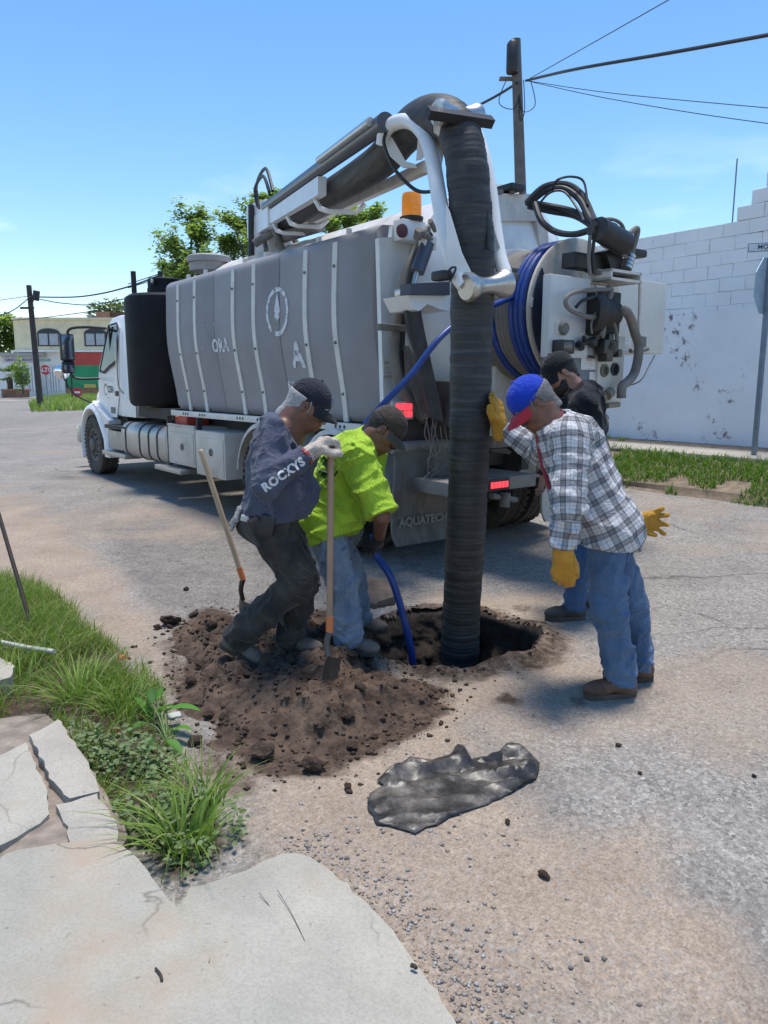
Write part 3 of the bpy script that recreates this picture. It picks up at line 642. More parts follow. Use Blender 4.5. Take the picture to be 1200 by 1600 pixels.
# ------------------------------------------------------------------ whitewashed block wall
def wall_mat(name, peel):
    m, t, b = nodes(name); co = N(t, 'TexCoord'); ge = N(t, 'NewGeometry'); L_ = t.links.new
    def noise(sc, det=5, ro=.6):
        n = N(t, 'TexNoise', Scale=sc, Detail=det, Roughness=ro); L_(ge.outputs['Position'], n.inputs['Vector']); return n.outputs[0]
    c_ = ramp(t, noise(1.1, 7, .65), [(.3, (.74,.745,.755)), (.7, (.86,.86,.865))]).outputs[0]
    c_ = mixc(t, ramp(t, noise(9, 8, .7), [(.62, g3(0)), (.8, g3(.4))]).outputs[0], c_, (.42,.41,.41))
    if peel:
        pm = mixc(t, 1.0, ramp(t, noise(7.5, 8, .72), [(.55, g3(0)), (.60, g3(1))]).outputs[0], ramp(t, noise(.85, 2), [(.545, g3(0)), (.60, g3(1))]).outputs[0], 'MULTIPLY')
        c_ = mixc(t, pm, c_, mixc(t, noise(30, 4), (.16,.11,.12), (.34,.27,.26)))
    L_(c_, b.inputs['Base Color']); b.inputs['Roughness'].default_value = .9; b.inputs['Specular IOR Level'].default_value = .2
    bp = N(t, 'Bump', Strength=.4, Distance=.01); L_(noise(24, 8, .7), bp.inputs['Height']); L_(bp.outputs[0], b.inputs['Normal']); return m
M_WALL = wall_mat('whitewashed plaster', True); M_BLOCK = wall_mat('whitewashed block', False); M_MORT = M('wall core mortar', (.55,.55,.57), .95, var=.2)
WS, WZ0 = 6.27, .5
wl = empty('block_wall', sl(WS, -6, WZ0), 0); wl.rotation_euler = (0, 0, T_ANG); tag(wl, 'whitewashed block wall with stepped broken top across the street', 'wall')
# local: x forward, y left(toward street), z up
A0, A1 = -13.0, 5.0
MB().bx(A0+6, A1+6, -.16, -.012, 0, 3.2).bx(-6.6+6, A1+6, -.16, -.012, 3.2, 3.36).build('core', M_MORT, wl)
def plaster():
    av = np.arange(A0, A1+.01, .12); vs = []; fs = []; nz_ = 12
    top = 2.17+.05*(fbm2(av*1.5, av*0, 4, 5)-.5)*2+.03*np.sign(np.sin(av*2.1))
    for a, tp in zip(av, top):
        for j in range(nz_+1):
            z = tp*j/nz_; vs.append((a+6, .012+.012*(fbm2(np.array([a*1.2]), np.array([z*1.2]), 3, 6)[0]-.5), z))
        vs.append((a+6, -.015, tp+.004))
    m_ = nz_+2
    for i in range(len(av)-1):
        for j in range(m_-1): fs.append((i*m_+j, i*m_+j+1, (i+1)*m_+j+1, (i+1)*m_+j))
    return obj_from('plaster', vs, fs, M_WALL, wl, smooth=True, auto=50)
plaster()
blk = []
for s_ in range(4):
    bm = bmesh.new(); bmesh.ops.create_cube(bm, size=1); r_ = random.Random(s_)
    for v in bm.verts: v.co = Vector((v.co.x*.3975, v.co.y*.15, v.co.z*.1975))
    bmesh.ops.bevel(bm, geom=bm.edges[:], offset=.004, segments=1, affect='EDGES')
    for v in bm.verts: v.co += Vector((r_.gauss(0,.003), r_.gauss(0,.003), r_.gauss(0,.003)))
    me = bpy.data.meshes.new('brick'); bm.to_mesh(me); bm.free(); me.materials.append(M_BLOCK); blk.append(me)
r_ = random.Random(4); zc = 2.02; row = 0
def topz(a):   # stepped broken top towards the right of the picture (smaller a)
    if a > -6.62: return 3.42
    if a > -6.85: return 3.22
    if a > -7.05: return 3.62
    if a > -7.25: return 3.82
    return 4.02
while zc < 4.1:
    a = A0+(.2 if row % 2 else 0)
    while a < -2.0:
        if zc+.17 <= topz(a)+.02:
            o = bpy.data.objects.new('brick', r_.choice(blk)); COL.objects.link(o); o.parent = wl
            o.location = (a+6, -.075+r_.gauss(0,.003)+(.004 if zc > 3.4 else 0), zc+.1+r_.gauss(0,.002)); o.rotation_euler = (r_.gauss(0,.006), r_.gauss(0,.008), r_.gauss(0,.006))
        a += .4
    zc += .2; row += 1
MB().bx(A0+6, -7.12+6, -.15, -.02, 3.38, 3.6).bx(A0+6, -7.42+6, -.15, -.02, 3.6, 3.98).build('core', M_MORT, wl)
MB().bx(A0+6, -7.42+6, -.19, .03, 4.02, 4.08, .01).build('coping', M_BLOCK, wl)
pb = at(1147, 312, 12.6); MB().cyl((0,0,-.9), (0,0,.62), .012, 8).build('rod', M('grey pipe', (.2,.22,.25), .5, .6)).location = pb
ro = bpy.data.objects['rod']; ro.name = 'metal_rod'; tag(ro, 'thin metal rod rising behind the stepped top of the wall', 'rod')
# sign post by the wall
sp0 = T_O+TD*toloc(at(1179,700,10.3))[0]-TN*5.3
sg = empty('sign_post', Vector((sp0.x, sp0.y, .52)), T_ANG); tag(sg, 'tall grey post with street name plates and an octagonal sign seen from behind', 'sign post')
sg.location = Vector((at(1179,700,10.3).x, 10.3, .5))
M_STEEL = M('painted grey steel', (.22,.26,.31), .5, .4, var=.15); M_SIGNB = M('bare sign back', (.34,.44,.53), .45, .3)
MB().bx(-.03,.03,-.03,.03,0,2.75,.006).build('post', M_STEEL, sg)
oc = [(.0, .39*math.cos(math.pi/8+k*math.pi/4)/math.cos(math.pi/8)*.93, 2.33+.39*math.sin(math.pi/8+k*math.pi/4)/math.cos(math.pi/8)*.93) for k in range(8)]
sgn = MB().prism([(-.045, y+.02, z) for _, y, z in oc], (.012,0,0)).build('octagon_sign', M_SIGNB, sg); sgn.rotation_euler = (0,0,R(222)-T_ANG+R(90))
for rz_, nm in ((R(-20), 'MORELIA'), (R(70), 'MORELIA')):
    pt = empty('x', parent=sg); bpy.data.objects.remove(pt)
    pm = MB().bx(-.30,.30,-.008,.008,2.77,2.90,.006).build('name_plate', M('street plate white', (.62,.68,.72), .5), sg); pm.rotation_euler = (0,0,rz_-T_ANG); pm.location = (0,0,0 if rz_ < 0 else .005)
    fr = MB()
    for (x0,x1,z0,z1) in ((-.285,.285,2.782,2.788),(-.285,.285,2.882,2.888),(-.285,-.279,2.788,2.882),(.279,.285,2.788,2.882)): fr.bx(x0,x1,-.0105,.0105,z0,z1)
    fr.build('border', M('plate ink', (.05,.07,.10), .6), pm)
    tv, tf = text_mesh(nm, .085, .001); MB().add([(x, -.0115, y+2.835) for x, y, z in tv], tf).build('lettering', M('plate ink', (.05,.07,.10), .6), pm, smooth=False, fix=False)
# ================================================================== VACUUM TRUCK (local: x forward, y left, z up)
TK = empty('vacuum_truck', T_O, T_ANG)
tag(TK, 'white vacuum tanker truck with grey side tanks, boom and black suction hose', 'truck')
DUST = (.30,.25,.20)
M_WH = M('white truck paint', (.72,.73,.73), .35, var=.05, dirt=(.50,.46,.40), damt=.12, dscale=2.2)
M_WHD = M('dirty white paint', (.62,.60,.56), .5, var=.08, dirt=(.33,.28,.23), damt=.38, dscale=3.5)
M_GRY = M('grey poly tank', (.245,.245,.262), .6, var=.10, scale=2.0, dirt=(.33,.31,.29), damt=.24, dscale=2.0, streak=(1,1,.35))
M_STR = M('strap white', (.60,.60,.57), .5, var=.1)
M_BLK = M('black plastic', (.018,.018,.02), .5, var=.3)
M_TAN = M('black water tank', (.009,.009,.012), .62, var=.2, dirt=(.03,.026,.022), damt=.1, spec=.2)
M_RUB = M('tyre rubber', (.035,.033,.031), .85, var=.3, dirt=(.15,.122,.098), damt=.45, dscale=5)
M_RIM = M('dusty rim', (.12,.11,.10), .65, .3, dirt=DUST, damt=.4)
M_CHA = M('dark chassis', (.028,.027,.027), .7, var=.3, dirt=(.10,.085,.07), damt=.3)
M_ALU = M('aluminium tread', (.42,.41,.40), .42, .75, var=.12, dirt=(.30,.27,.23), damt=.35)
M_TBX = M('cream tool box', (.50,.48,.44), .45, var=.06, dirt=(.30,.26,.21), damt=.3)
M_STL = M('bare steel', (.50,.49,.47), .32, .9, var=.12, dirt=(.25,.22,.19), damt=.2)
M_HYD = M('hydraulic hose', (.022,.022,.024), .5, var=.3, dirt=(.10,.09,.08), damt=.2)
M_HYG = M('dusty hose', (.16,.145,.13), .7, var=.2, dirt=(.25,.22,.19), damt=.3)
M_DRT = M('grime grey', (.20,.185,.17), .8, var=.25, dirt=(.09,.08,.07), damt=.35, dscale=4)
M_RED = M('red paint', (.42,.045,.03), .5, var=.15)
def emis(name, col, strength, base):
    m, t, b = nodes(name); b.inputs['Base Color'].default_value = base+(1,); b.inputs['Emission Color'].default_value = col+(1,); b.inputs['Emission Strength'].default_value = strength
    b.inputs['Roughness'].default_value = .25; return m
M_LED = emis('lit red lamp', (1,.04,.06), 1.3, (.5,.02,.03)); M_LEDO = M('red lens', (.35,.02,.02), .3); M_AMB = emis('amber lens', (1,.33,.02), .12, (.85,.27,.02))  # faint emission of the amber lens stands in for sunlight in it
M_GLASS = M('dark glass', (.02,.025,.03), .06, var=.1)
def lbox(name, x0, x1, y0, y1, z0, z1, mat, bev=.012, parent=None): return MB().bx(x0,x1,y0,y1,z0,z1,bev).build(name, mat, parent or TK)
# chassis
ch = MB()
for s_ in (-1, 1): ch.bx(-8.2, .9, s_*.46-.05, s_*.46+.05, .72, .98)
for x_ in (-7.9,-6.78,-5.2,-4,-2.5,-.9): ch.bx(x_-.06, x_+.06, -.41, .41, .76, .94)
ch.bx(-6.4,-5.8,-.6,.6,.42,.6).bx(-7.75,-7.15,-.6,.6,.42,.6).bx(-.05,.15,-.8,.8,.40,.52)
ch.bx(-8.15,-3.5,-.8,.8,.98,1.2)
ch.build('chassis', M_CHA, TK)
# wheels
def tyre_prof(R_, w_): return [(R_*.58,-w_*.42),(R_*.62,-w_*.47),(R_*.80,-w_*.5),(R_*.93,-w_*.485),(R_*.985,-w_*.42),(R_,-w_*.3),(R_,-w_*.16),(R_*.972,-w_*.15),(R_*.972,-w_*.12),(R_,-w_*.11),(R_,w_*.11),(R_*.972,w_*.12),(R_*.972,w_*.15),(R_,w_*.16),(R_,w_*.3),(R_*.985,w_*.42),(R_*.93,w_*.485),(R_*.80,w_*.5),(R_*.62,w_*.47),(R_*.58,w_*.42)]
def wheel(x, y, R_, w_, out, dual=False):
    t_ = MB().lathe(tyre_prof(R_, w_), (0,0,0), (0,out,0), 48, cap=False)
    for k in range(44):
        a = 2*math.pi*k/44
        for sd_ in (-1, 1):
            Mr = Matrix.Rotation(a, 3, 'Y'); t_.box(Mr @ Vector((R_*1.002, sd_*w_*.37, 0)), (.016, w_*.24, .045), 0, Mr)
    wh = t_.build('wheel', M_RUB, TK); wh.location = (x, y, R_+.0)
    if not dual: pr = [(R_*.58,w_*.40),(R_*.56,w_*.44),(R_*.50,w_*.42),(R_*.47,w_*.30),(R_*.30,w_*.36),(R_*.24,w_*.42),(R_*.22,w_*.56),(R_*.14,w_*.62),(0,w_*.63)]
    else: pr = [(R_*.58,w_*.40),(R_*.56,w_*.44),(R_*.50,w_*.40),(R_*.46,-.02),(R_*.30,-.05),(R_*.24,0),(R_*.20,w_*.3),(0,w_*.33)]
    rim = MB().lathe(pr, (0,0,0), (0,out,0), 40, cap=False)
    rim.build('rim', M_RIM, wh); nt_ = MB()
    for k in range(10):
        a = 2*math.pi*k/10; rr = R_*.37; h0 = w_*(.34 if not dual else -.02)
        c_ = Vector((math.cos(a)*rr, out*h0, math.sin(a)*rr)); nt_.cyl(c_, c_+Vector((0,out*.05,0)), .018, 6)
    tag(nt_.build('wheel_nuts', M_RIM, wh), kind='stuff'); ho = MB()
    for k in range(5):
        a = 2*math.pi*(k+.5)/5; rr = R_*.455 if not dual else R_*.4; c_ = Vector((math.cos(a)*rr, out*w_*(.345 if not dual else .02), math.sin(a)*rr)); ho.cyl(c_, c_+Vector((0,out*.004,0)), .032, 12)
    tag(ho.build('hand_holes', M_BLK, wh), kind='stuff'); return wh
wheel(.10, 1.06, .50, .29, 1); wheel(.10, -1.06, .50, .29, -1)
for x_ in (-6.05, -7.4):
    for s_ in (1, -1):
        wheel(x_, s_*1.08, .51, .27, s_, True); wheel(x_, s_*.74, .51, .27, s_, True)
# rear fenders
for s_ in (1, -1):
    for x_ in (-6.05, -7.4):
        f_ = MB(); rr = .62; rings = []
        for k in range(17):
            a = math.pi*(.04+.92*k/16); c_, s2 = math.cos(a), math.sin(a)
            rings.append([Vector((x_+c_*r_, s_*y_, .52+s2*r_)) for r_, y_ in ((rr,.62),(rr,1.23),(rr-.05,1.25),(rr-.05,1.235),(rr-.015,1.22),(rr-.015,.62))])
        f_.loft(rings); f_.build('fender', M_WHD, TK)
# --- side water tanks
def side_y(z): return 1.10+.12*float(sstep(1.15, 2.15, z))-.02*float(sstep(2.2, 2.8, z))
def tank_section(x0, x1, s_):
    zs = [1.20,1.215,1.27]+list(np.linspace(1.35, 2.62, 12))+[2.70,2.74,2.775,2.80,2.815]
    rings = []; nx = 4
    for i in range(nx+1):
        t_ = (0, .008, .5, .992, 1)[i]; e_ = 0
        x_ = x0+(x1-x0)*t_; de = min(t_, 1-t_)*abs(x1-x0); e_ = 0 if 0 < i < nx else -.012
        ring = []
        for z in zs:
            y_ = side_y(z)+e_
            if z < 1.27: y_ -= .05*(1-(z-1.2)/.07)**2
            if z > 2.73: y_ -= .06*((z-2.73)/.08)**2.2
            ring.append(Vector((x_, s_*y_, z)))
        ring += [Vector((x_, s_*.55, 2.86)), Vector((x_, s_*.55, 1.20))]
        rings.append(ring)
    return MB().loft(rings)
secs = [(-3.50,-4.94),(-4.955,-6.44),(-6.455,-8.0)]
for s_ in (1, -1):
    for (a, b) in secs:
        o = tank_section(a, b, s_).build('side_tank', M_GRY, TK, auto=60)
    for xs_ in (-3.92,-4.43,-5.45,-5.93,-6.95,-7.44):
        m_ = MB(); zs = np.linspace(1.2, 2.75, 14); outer = [Vector((xs_, s_*(side_y(z)+.012-(.06*((z-2.73)/.08)**2.2 if z > 2.73 else 0)), z)) for z in zs]
        rings = [[p+Vector((dx, s_*dy, 0)) for dx, dy in ((-.036,-.02),(-.036,0),(.036,0),(.036,-.02))] for p in outer]
        m_.loft(rings); st = m_.build('strap', M_STR, TK)
        bb = MB().bx(xs_-.018, xs_+.018, s_*1.06-.02, s_*1.06+.02, 2.72, 2.88, .004)
        bb.build('strap_lug', M_STR, st); b2 = MB()
        for z in (1.45, 1.9, 2.55): y_ = s_*(side_y(z)+.012); b2.cyl((xs_, y_, z), (xs_, y_+s_*.012, z), .014, 8)
        tag(b2.build('bolts', M_DRT, st), kind='stuff')
    # rail under the tanks with punched holes
    lbox('rail', -8.02, -3.45, s_*1.14, s_*1.19, 1.125, 1.195, M_STR, .006)
    hl = MB()
    for xs_ in (-3.92,-4.43,-5.45,-5.93,-6.95,-7.44):
        for k in (-1, 0, 1): c_ = (xs_+k*.07-.02, s_*1.189, 1.16); hl.cyl(c_, (c_[0], s_*1.193, c_[2]), .017, 12)
    tag(hl.build('rail_holes', M_BLK, TK), kind='stuff')
# seam shadow gaps are real gaps; dark liner behind
lbox('tank_liner', -8.0, -3.5, -.9, .9, 1.22, 2.7, M_CHA, 0)
# faded stickers on the tank side (peeled vinyl)
def peel_mat(name, col, keep, scale):
    m, t, b = nodes(name); co = N(t, 'TexCoord'); n = N(t, 'TexNoise', Scale=scale, Detail=6, Roughness=.7); t.links.new(co.outputs['Object'], n.inputs['Vector'])
    r = ramp(t, n.outputs[0], [(keep, g3(0)), (keep+.02, g3(1))]); b.inputs['Base Color'].default_value = col+(1,); b.inputs['Roughness'].default_value = .5
    tr = N(t, 'BsdfTransparent'); ms = N(t, 'MixShader'); o = [k for k in t.nodes if k.type == 'OUTPUT_MATERIAL'][0]
    t.links.new(r.outputs[0], ms.inputs[0]); t.links.new(tr.outputs[0], ms.inputs[1]); t.links.new(b.outputs[0], ms.inputs[2]); t.links.new(ms.outputs[0], o.inputs[0]); return m
M_PEEL = peel_mat('peeling white vinyl', (.60,.62,.66), .43, 18); M_PEEL2 = peel_mat('ghost vinyl', (.34,.34,.38), .52, 26)
def on_side(V2, x0, z0, lift=.004):          # text x -> backwards along the truck, seen from the left side
    return [(x0-x, side_y(z0+y)+lift-.002, z0+y) for x, y, *_ in V2]
def decal(name, V2, F2, x0, z0, mat, lift=.006):
    return MB().add(on_side(V2, x0, z0, lift), F2).build(name, mat, TK, smooth=False, fix=False)
def ring2d(r0, r1, a0, a1, sx_=1, n=30):
    v = []; f = []
    for i in range(n+1):
        a = R(a0+(a1-a0)*i/n); v += [(r0*math.cos(a)*sx_, r0*math.sin(a)), (r1*math.cos(a)*sx_, r1*math.sin(a))]
    for i in range(n): f.append((2*i, 2*i+1, 2*i+3, 2*i+2))
    return v, f
lx, lz = -6.42, 2.24
v, f = ring2d(.19, .235, 40, 235, .95); decal('round_emblem', v, f, lx, lz, M_PEEL); v, f = ring2d(.19, .235, 255, 395, .95); decal('round_emblem', v, f, lx, lz, M_PEEL)
dr = [(0,.15),(.035,.06),(.055,-.02),(.045,-.09),(0,-.12),(-.045,-.09),(-.055,-.02),(-.035,.06)]; decal('droplet_emblem', dr, [tuple(range(8))], lx+.0, lz+.03, M_PEEL)
v, f = text_mesh('A', .33, .012); decal('faded_letter', v, f, -6.74, 1.80, M_PEEL)
v, f = text_mesh('ORA', .20, .008); decal('faded_letters', v, f, -5.08, 1.96, M_PEEL)
v, f = text_mesh('F.', .16, .006); decal('faded_letters', v, f, -4.62, 1.95, M_PEEL2)
v, f = text_mesh('*** **', .22, .006); decal('faded_letters', v, f, -4.86, 2.14, M_PEEL2)
v, f = text_mesh('E T  .  .  .', .10, .006); decal('faded_letters', v, f, -6.65, 1.52, M_PEEL)
v, f = text_mesh('.  - ---- - -', .08, .006); decal('faded_letters', v, f, -5.03, 1.82, M_PEEL2)
# --- debris tank and rear door
tk = MB().lathe([(.0,.0),(.93,.0),(.98,.03),(.98,4.6),(.96,4.62)], (-3.6,0,2.22), (-1,0,0), 48); tk.build('debris_tank', M_WHD, TK)
dr_ = MB().lathe([(1.0,0),(1.03,.01),(1.03,.07),(.99,.08),(.93,.14),(.80,.20),(.55,.26),(.25,.285),(0,.29)], (-8.16,0,2.22), (-1,0,0), 48); dr_.build('rear_door', M_WH, TK)
# yoke over the door
yk = MB(); p = [PX(775,302,-8.42), PX(832,303,-8.42), PX(855,352,-8.42), PX(843,352,-8.42), PX(838,345,-8.42), PX(772,345,-8.42)]
yk.prism(p, (.35,0,0)); p = [PX(838,344,-8.42), PX(856,352,-8.42), PX(858,400,-8.42), PX(846,400,-8.42)]; yk.prism(p, (.2,0,0)); yk.build('door_yoke', M_WHD, TK)
a = PX(790,297,-8.35); MB().box(a, (.30,.16,.05), .012).build('yoke_pad', M_BLK, TK)
bt = MB()
for px_ in (782,800,815): a = PX(px_,303,-8.44); bt.cyl(a, a+Vector((0,0,.03)), .022, 8)
bt.build('yoke_bolts', M_DRT, TK)
# --- rear left corner panel with beacon and tail lamp
pn = MB(); X_ = -8.16
o_ = [PX(592,372,X_), PX(612,370,X_), PX(614,352,X_), PX(655,350,X_), PX(660,400,X_), PX(648,520,X_), PX(648,640,X_), PX(600,648,X_)]
pn.prism(o_, (.05,0,0)); cp_ = pn.build('corner_panel', M_WH, TK)
lbox('corner_bar', -8.14, -8.02, .3, 1.18, 1.1, 1.24, M_WHD)
c_ = PX(640,362,-8.22); MB().box(c_, (.12,.24,.16), .012).build('lamp_box', M_WH, TK)
c_ = PX(627,361,-8.285); MB().cyl(c_, c_+Vector((-.02,0,0)), .052, 24).build('marker_lamp', M('dark red lens', (.10,.01,.012), .3), TK)
c_ = PX(643,347,-8.22); bc = MB().lathe([(.088,0),(.095,.02),(.095,.035),(.08,.04)], c_, (0,0,1), 24).build('beacon', M_BLK, TK)
MB().lathe([(.078,.04),(.08,.06),(.08,.075),(.076,.08),(.08,.085),(.08,.11),(.076,.115),(.08,.12),(.079,.19),(.072,.215),(0,.222)], c_, (0,0,1), 28).build('lens', M_AMB, bc)
c_ = PX(628,641,-8.31); tl = MB().box(c_, (.05,.21,.15), .012).build('tail_lamp', M('grey lamp box', (.35,.33,.31), .6), TK)
for iy in range(3):
    for iz in range(2): MB().box(c_+Vector((-.028, (iy-1)*.058, (iz-.5)*.06)), (.012,.05,.05), .01).build('led_cell', M_LED, tl)
lb = MB()
def flatlab(name, px0, py0, px1, py1, X, lines, mat_bg, parent=None, ink=None):
    a = PX(px0, py0, X); b = PX(px1, py1, X); cy = (a.y+b.y)/2; cz = (a.z+b.z)/2; wy = abs(a.y-b.y); wz = abs(a.z-b.z)
    pl_ = MB().box((X, cy, cz), (.004, wy, wz)).build(name, mat_bg, parent or TK)
    n_ = len(lines)
    for i, (tx, im) in enumerate(lines):
        if not tx: continue
        v, f = text_mesh(tx, 1.0, .0); w_ = max(x for x, *_ in v)-min(x for x, *_ in v); hgt = wz/n_*.72; k = min(wy*.9/w_, hgt*1.25)
        z0 = cz+wz/2-(i+.5)*wz/n_; MB().add([(X-.0035, cy-x*k, z0+y*k) for x, y, z in v], f).build('lettering', im, pl_, smooth=False, fix=False)
    return pl_
M_LAB = M('label white', (.66,.65,.62), .6, var=.1, scale=20); M_INKR = M('label red', (.45,.05,.04), .6); M_INKB = M('label black', (.05,.05,.05), .6); M_INKG = M('label grey', (.2,.2,.2), .6)
flatlab('warning_label', 599,563,617,592, -8.166, [('DANGER',M_INKR),('-- --- --',M_INKB),('--- ----',M_INKB),('WARNING',M_INKR)], M_LAB)
# arc of hydraulic hoses along the rear left
def hose(name, pts, r, mat, X=None, n=10, parent=None): return MB().tube(spline([PX(a_, b_, c_) for a_, b_, c_ in pts], 8), r, n).build(name, mat, parent or TK)
hose('hydraulic_hose', [(668,372,-8.35),(652,395,-8.35),(636,425,-8.33),(625,470,-8.33),(617,520,-8.33),(616,560,-8.33),(625,600,-8.33),(640,630,-8.3),(662,655,-8.25)], .045, M_HYG)
hose('hydraulic_hose', [(672,365,-8.32),(655,385,-8.3),(642,420,-8.28),(633,470,-8.27),(627,530,-8.27),(628,580,-8.27),(640,615,-8.25),(668,652,-8.2)], .032, M_HYD)
hose('hydraulic_hose', [(655,380,-8.4),(648,400,-8.4),(641,430,-8.38),(632,480,-8.36)], .02, M_HYD)
c_ = PX(612,512,-8.37); MB().box(c_, (.05,.26,.05), .008).build('hose_clamp', M_DRT, TK)
# door ram
a, b = PX(668,380,-8.5), PX(652,425,-8.5); rm = MB().cyl(a, b, .055, 20).build('hydraulic_ram', M('dark blue grey steel', (.09,.10,.13), .45, .5), TK)
MB().cyl(b, PX(646,448,-8.5), .02, 14).build('ram_rod', M_STL, rm); MB().box(a, (.08,.12,.10), .01).build('ram_clevis', M_WHD, rm)
cl = MB()
for (p1, p2, r_) in (((652,368),(668,358),.03),((662,365),(676,378),.028),((655,358),(652,372),.034),((672,345),(680,360),.02)): cl.cyl(PX(*p1,-8.55), PX(*p2,-8.5), r_, 10)
tag(cl.build('hose_fittings', M_DRT, TK), kind='stuff')
# latch arm bracket: dark bar over a white gusset
m_ = MB(); m_.prism([PX(642,443,-8.75), PX(703,440,-8.75), PX(703,461,-8.75), PX(641,459,-8.75)], (.12,0,0)); m_.build('latch_bar', M('slate steel', (.06,.065,.085), .5, .3), TK)
m_ = MB(); m_.prism([PX(637,461,-8.7), PX(702,462,-8.7), PX(702,486,-8.7), PX(690,484,-8.7), PX(668,475,-8.7), PX(655,486,-8.7), PX(648,484,-8.7)], (.3,0,0)); m_.build('latch_gusset', M_WH, TK)
c_ = PX(632,458,-8.5); MB().box(c_, (.1,.12,.05), .01).build('latch_pin', M_STL, TK)
# leaning dark rubber guard
m_ = MB(); m_.prism([PX(634,485,-8.62), PX(657,482,-8.62), PX(664,520,-8.6), PX(690,640,-8.5), PX(694,660,-8.5), PX(672,652,-8.5), PX(652,560,-8.55), PX(640,520,-8.6)], (.03,0,0)); m_.build('rubber_guard', M('dusty black rubber', (.05,.05,.056), .75, var=.25, dirt=(.13,.12,.11), damt=.35), TK)
m_ = MB(); m_.prism([PX(638,540,-8.4), PX(650,560,-8.4), PX(672,652,-8.35), PX(662,656,-8.35), PX(640,600,-8.35)], (.06,0,0)); m_.build('guard_strut', M_DRT, TK)
# sump and lower door frame
m_ = MB(); m_.prism([PX(640,640,-8.25), PX(705,655,-8.25), PX(705,700,-8.25), PX(610,700,-8.25), PX(612,660,-8.25)], (.3,0,0)); m_.build('rear_sump', M_CHA, TK)
a = PX(612,700,-8.3); b = PX(704,694,-8.3); MB().tube([a, b], .05, 12).build('flap_bar', M_DRT, TK)
for k in range(7):
    r_ = random.Random(k); x0 = 665+k*4.5
    hose('dangling_wire', [(x0,648,-8.45),(x0+r_.uniform(-8,8),680,-8.45),(x0+r_.uniform(-12,14),705,-8.45),(x0+r_.uniform(-8,22),728+r_.uniform(-8,8),-8.44),(x0+r_.uniform(-25,30),742+r_.uniform(0,14),-8.42)], .006, M_HYG, n=6)
# mud flaps
def flap(y0, y1, mat, txt):
    fl = MB(); rings = []; n_ = 8
    for i in range(n_+1):
        z = .20+.80*i/n_; in_ = .04*(1-min(1, i/1.0)) if i == 0 else 0
        rings.append([Vector((-8.30+.02*math.sin(i*.7)+dx, y, z)) for dx, y in ((-.012,y0+in_),(-.012,y1-in_),(.012,y1-in_),(.012,y0+in_))])
    f_ = fl.loft(rings).build('mud_flap', mat, TK)
    if txt:
        v, f = text_mesh(txt, .10, .004); MB().add([(-8.322, (y0+y1)/2-x, .40+y) for x, y, z in v], f).build('lettering', M('flap lettering', (.24,.225,.20), .9, dirt=(.18,.16,.145), damt=.4, dscale=12), f_, smooth=False, fix=False)
    return f_
M_FLAP = M('dusty mud flap', (.145,.132,.118), .85, var=.2, dirt=(.035,.032,.03), damt=.30, dscale=5, streak=(1,2.2,.45))
flap(.60, 1.24, M_FLAP, 'AQUATECH'); flap(-1.24, -.62, M('pale flap', (.48,.46,.42), .7, var=.12, dirt=DUST, damt=.3), None)
# rear platform on the right with lamp
a, b = PX(700,745,-8.75), PX(838,740,-8.75)
m_ = MB().bx(-8.75, -8.2, b.y, a.y, b.z-.11, b.z, .01); pf = m_.build('rear_platform', M('worn platform steel', (.20,.195,.19), .6, .4, var=.2, dirt=(.30,.26,.22), damt=.4), TK)
c_ = PX(778,757,-8.757); MB().box(c_, (.02,.27,.10), .03, None, 3).build('lamp_gasket', M_BLK, pf)
MB().box(c_+Vector((-.012,0,0)), (.014,.22,.065), .025, None, 3).build('tail_lamp', M_LEDO, pf)
for k in range(5): MB().box(c_+Vector((-.02,(k-2)*.042,0)), (.008,.034,.05), .008).build('led_cell', M_LED, pf)
m_ = MB(); zt = b.z; m_.prism([PX(765,703,-8.5)*1, PX(790,700,-8.5), PX(799,705,-8.5), PX(797,710,-8.5), PX(770,706,-8.5)], (.03,0,0)); m_.build('pry_tool', M_BLK, TK)
m_ = MB().bx(-8.2,-7.9,-1.0,.4,.95,1.15,.02); m_.build('rear_crossmember', M_DRT, TK)
m_ = MB(); 
for (p1, p2, r_) in (((768,775,-8.2),(806,781,-8.1),.03),((790,770,-8.2),(788,792,-8.2),.05),((770,660,-8.4),(770,700,-8.4),.03)): m_.cyl(PX(*p1), PX(*p2), r_, 10)
tag(m_.build('air_fittings', M_DRT, TK), kind='stuff')
facebox_ = PX(850,595,-8.55); fb2 = PX(700,668,-8.55); MB().bx(-8.55,-8.3, facebox_.y, fb2.y, fb2.z, facebox_.z, .02).build('dark_filler_box', M_CHA, TK)  # dark box added to keep the area below the reel dark
# --- tool boxes, fuel tank, steps on the left (and plain copies on the right)
fu = MB(); rings = []
def rrect(x, yc, zc, wy, hz, r_, n_=5):
    out = []
    for cx, cz, a0 in ((wy/2-r_, hz/2-r_, 0), (-wy/2+r_, hz/2-r_, 90), (-wy/2+r_, -hz/2+r_, 180), (wy/2-r_, -hz/2+r_, 270)):
        for k in range(n_+1): a = R(a0+90*k/n_); out.append(Vector((x, yc+cx+r_*math.cos(a), zc+cz+r_*math.sin(a))))
    return out
def fuel_tank(s_):
    f_ = MB().loft([rrect(-3.38, s_*.95, .70, .52, .46, .14), rrect(-3.34, s_*.95, .70, .60, .53, .16), rrect(-1.55, s_*.95, .70, .60, .53, .16), rrect(-1.52, s_*.95, .70, .54, .48, .14)]).build('fuel_tank', M_ALU, TK)
    for xs_ in (-1.75,-2.35,-2.72,-3.05):
        m_ = MB(); a = rrect(xs_-.022, s_*.95, .70, .615, .545, .165); b = rrect(xs_+.022, s_*.95, .70, .615, .545, .165); m_.loft([a, b]); m_.build('tank_strap', M_CHA, f_)
    return f_
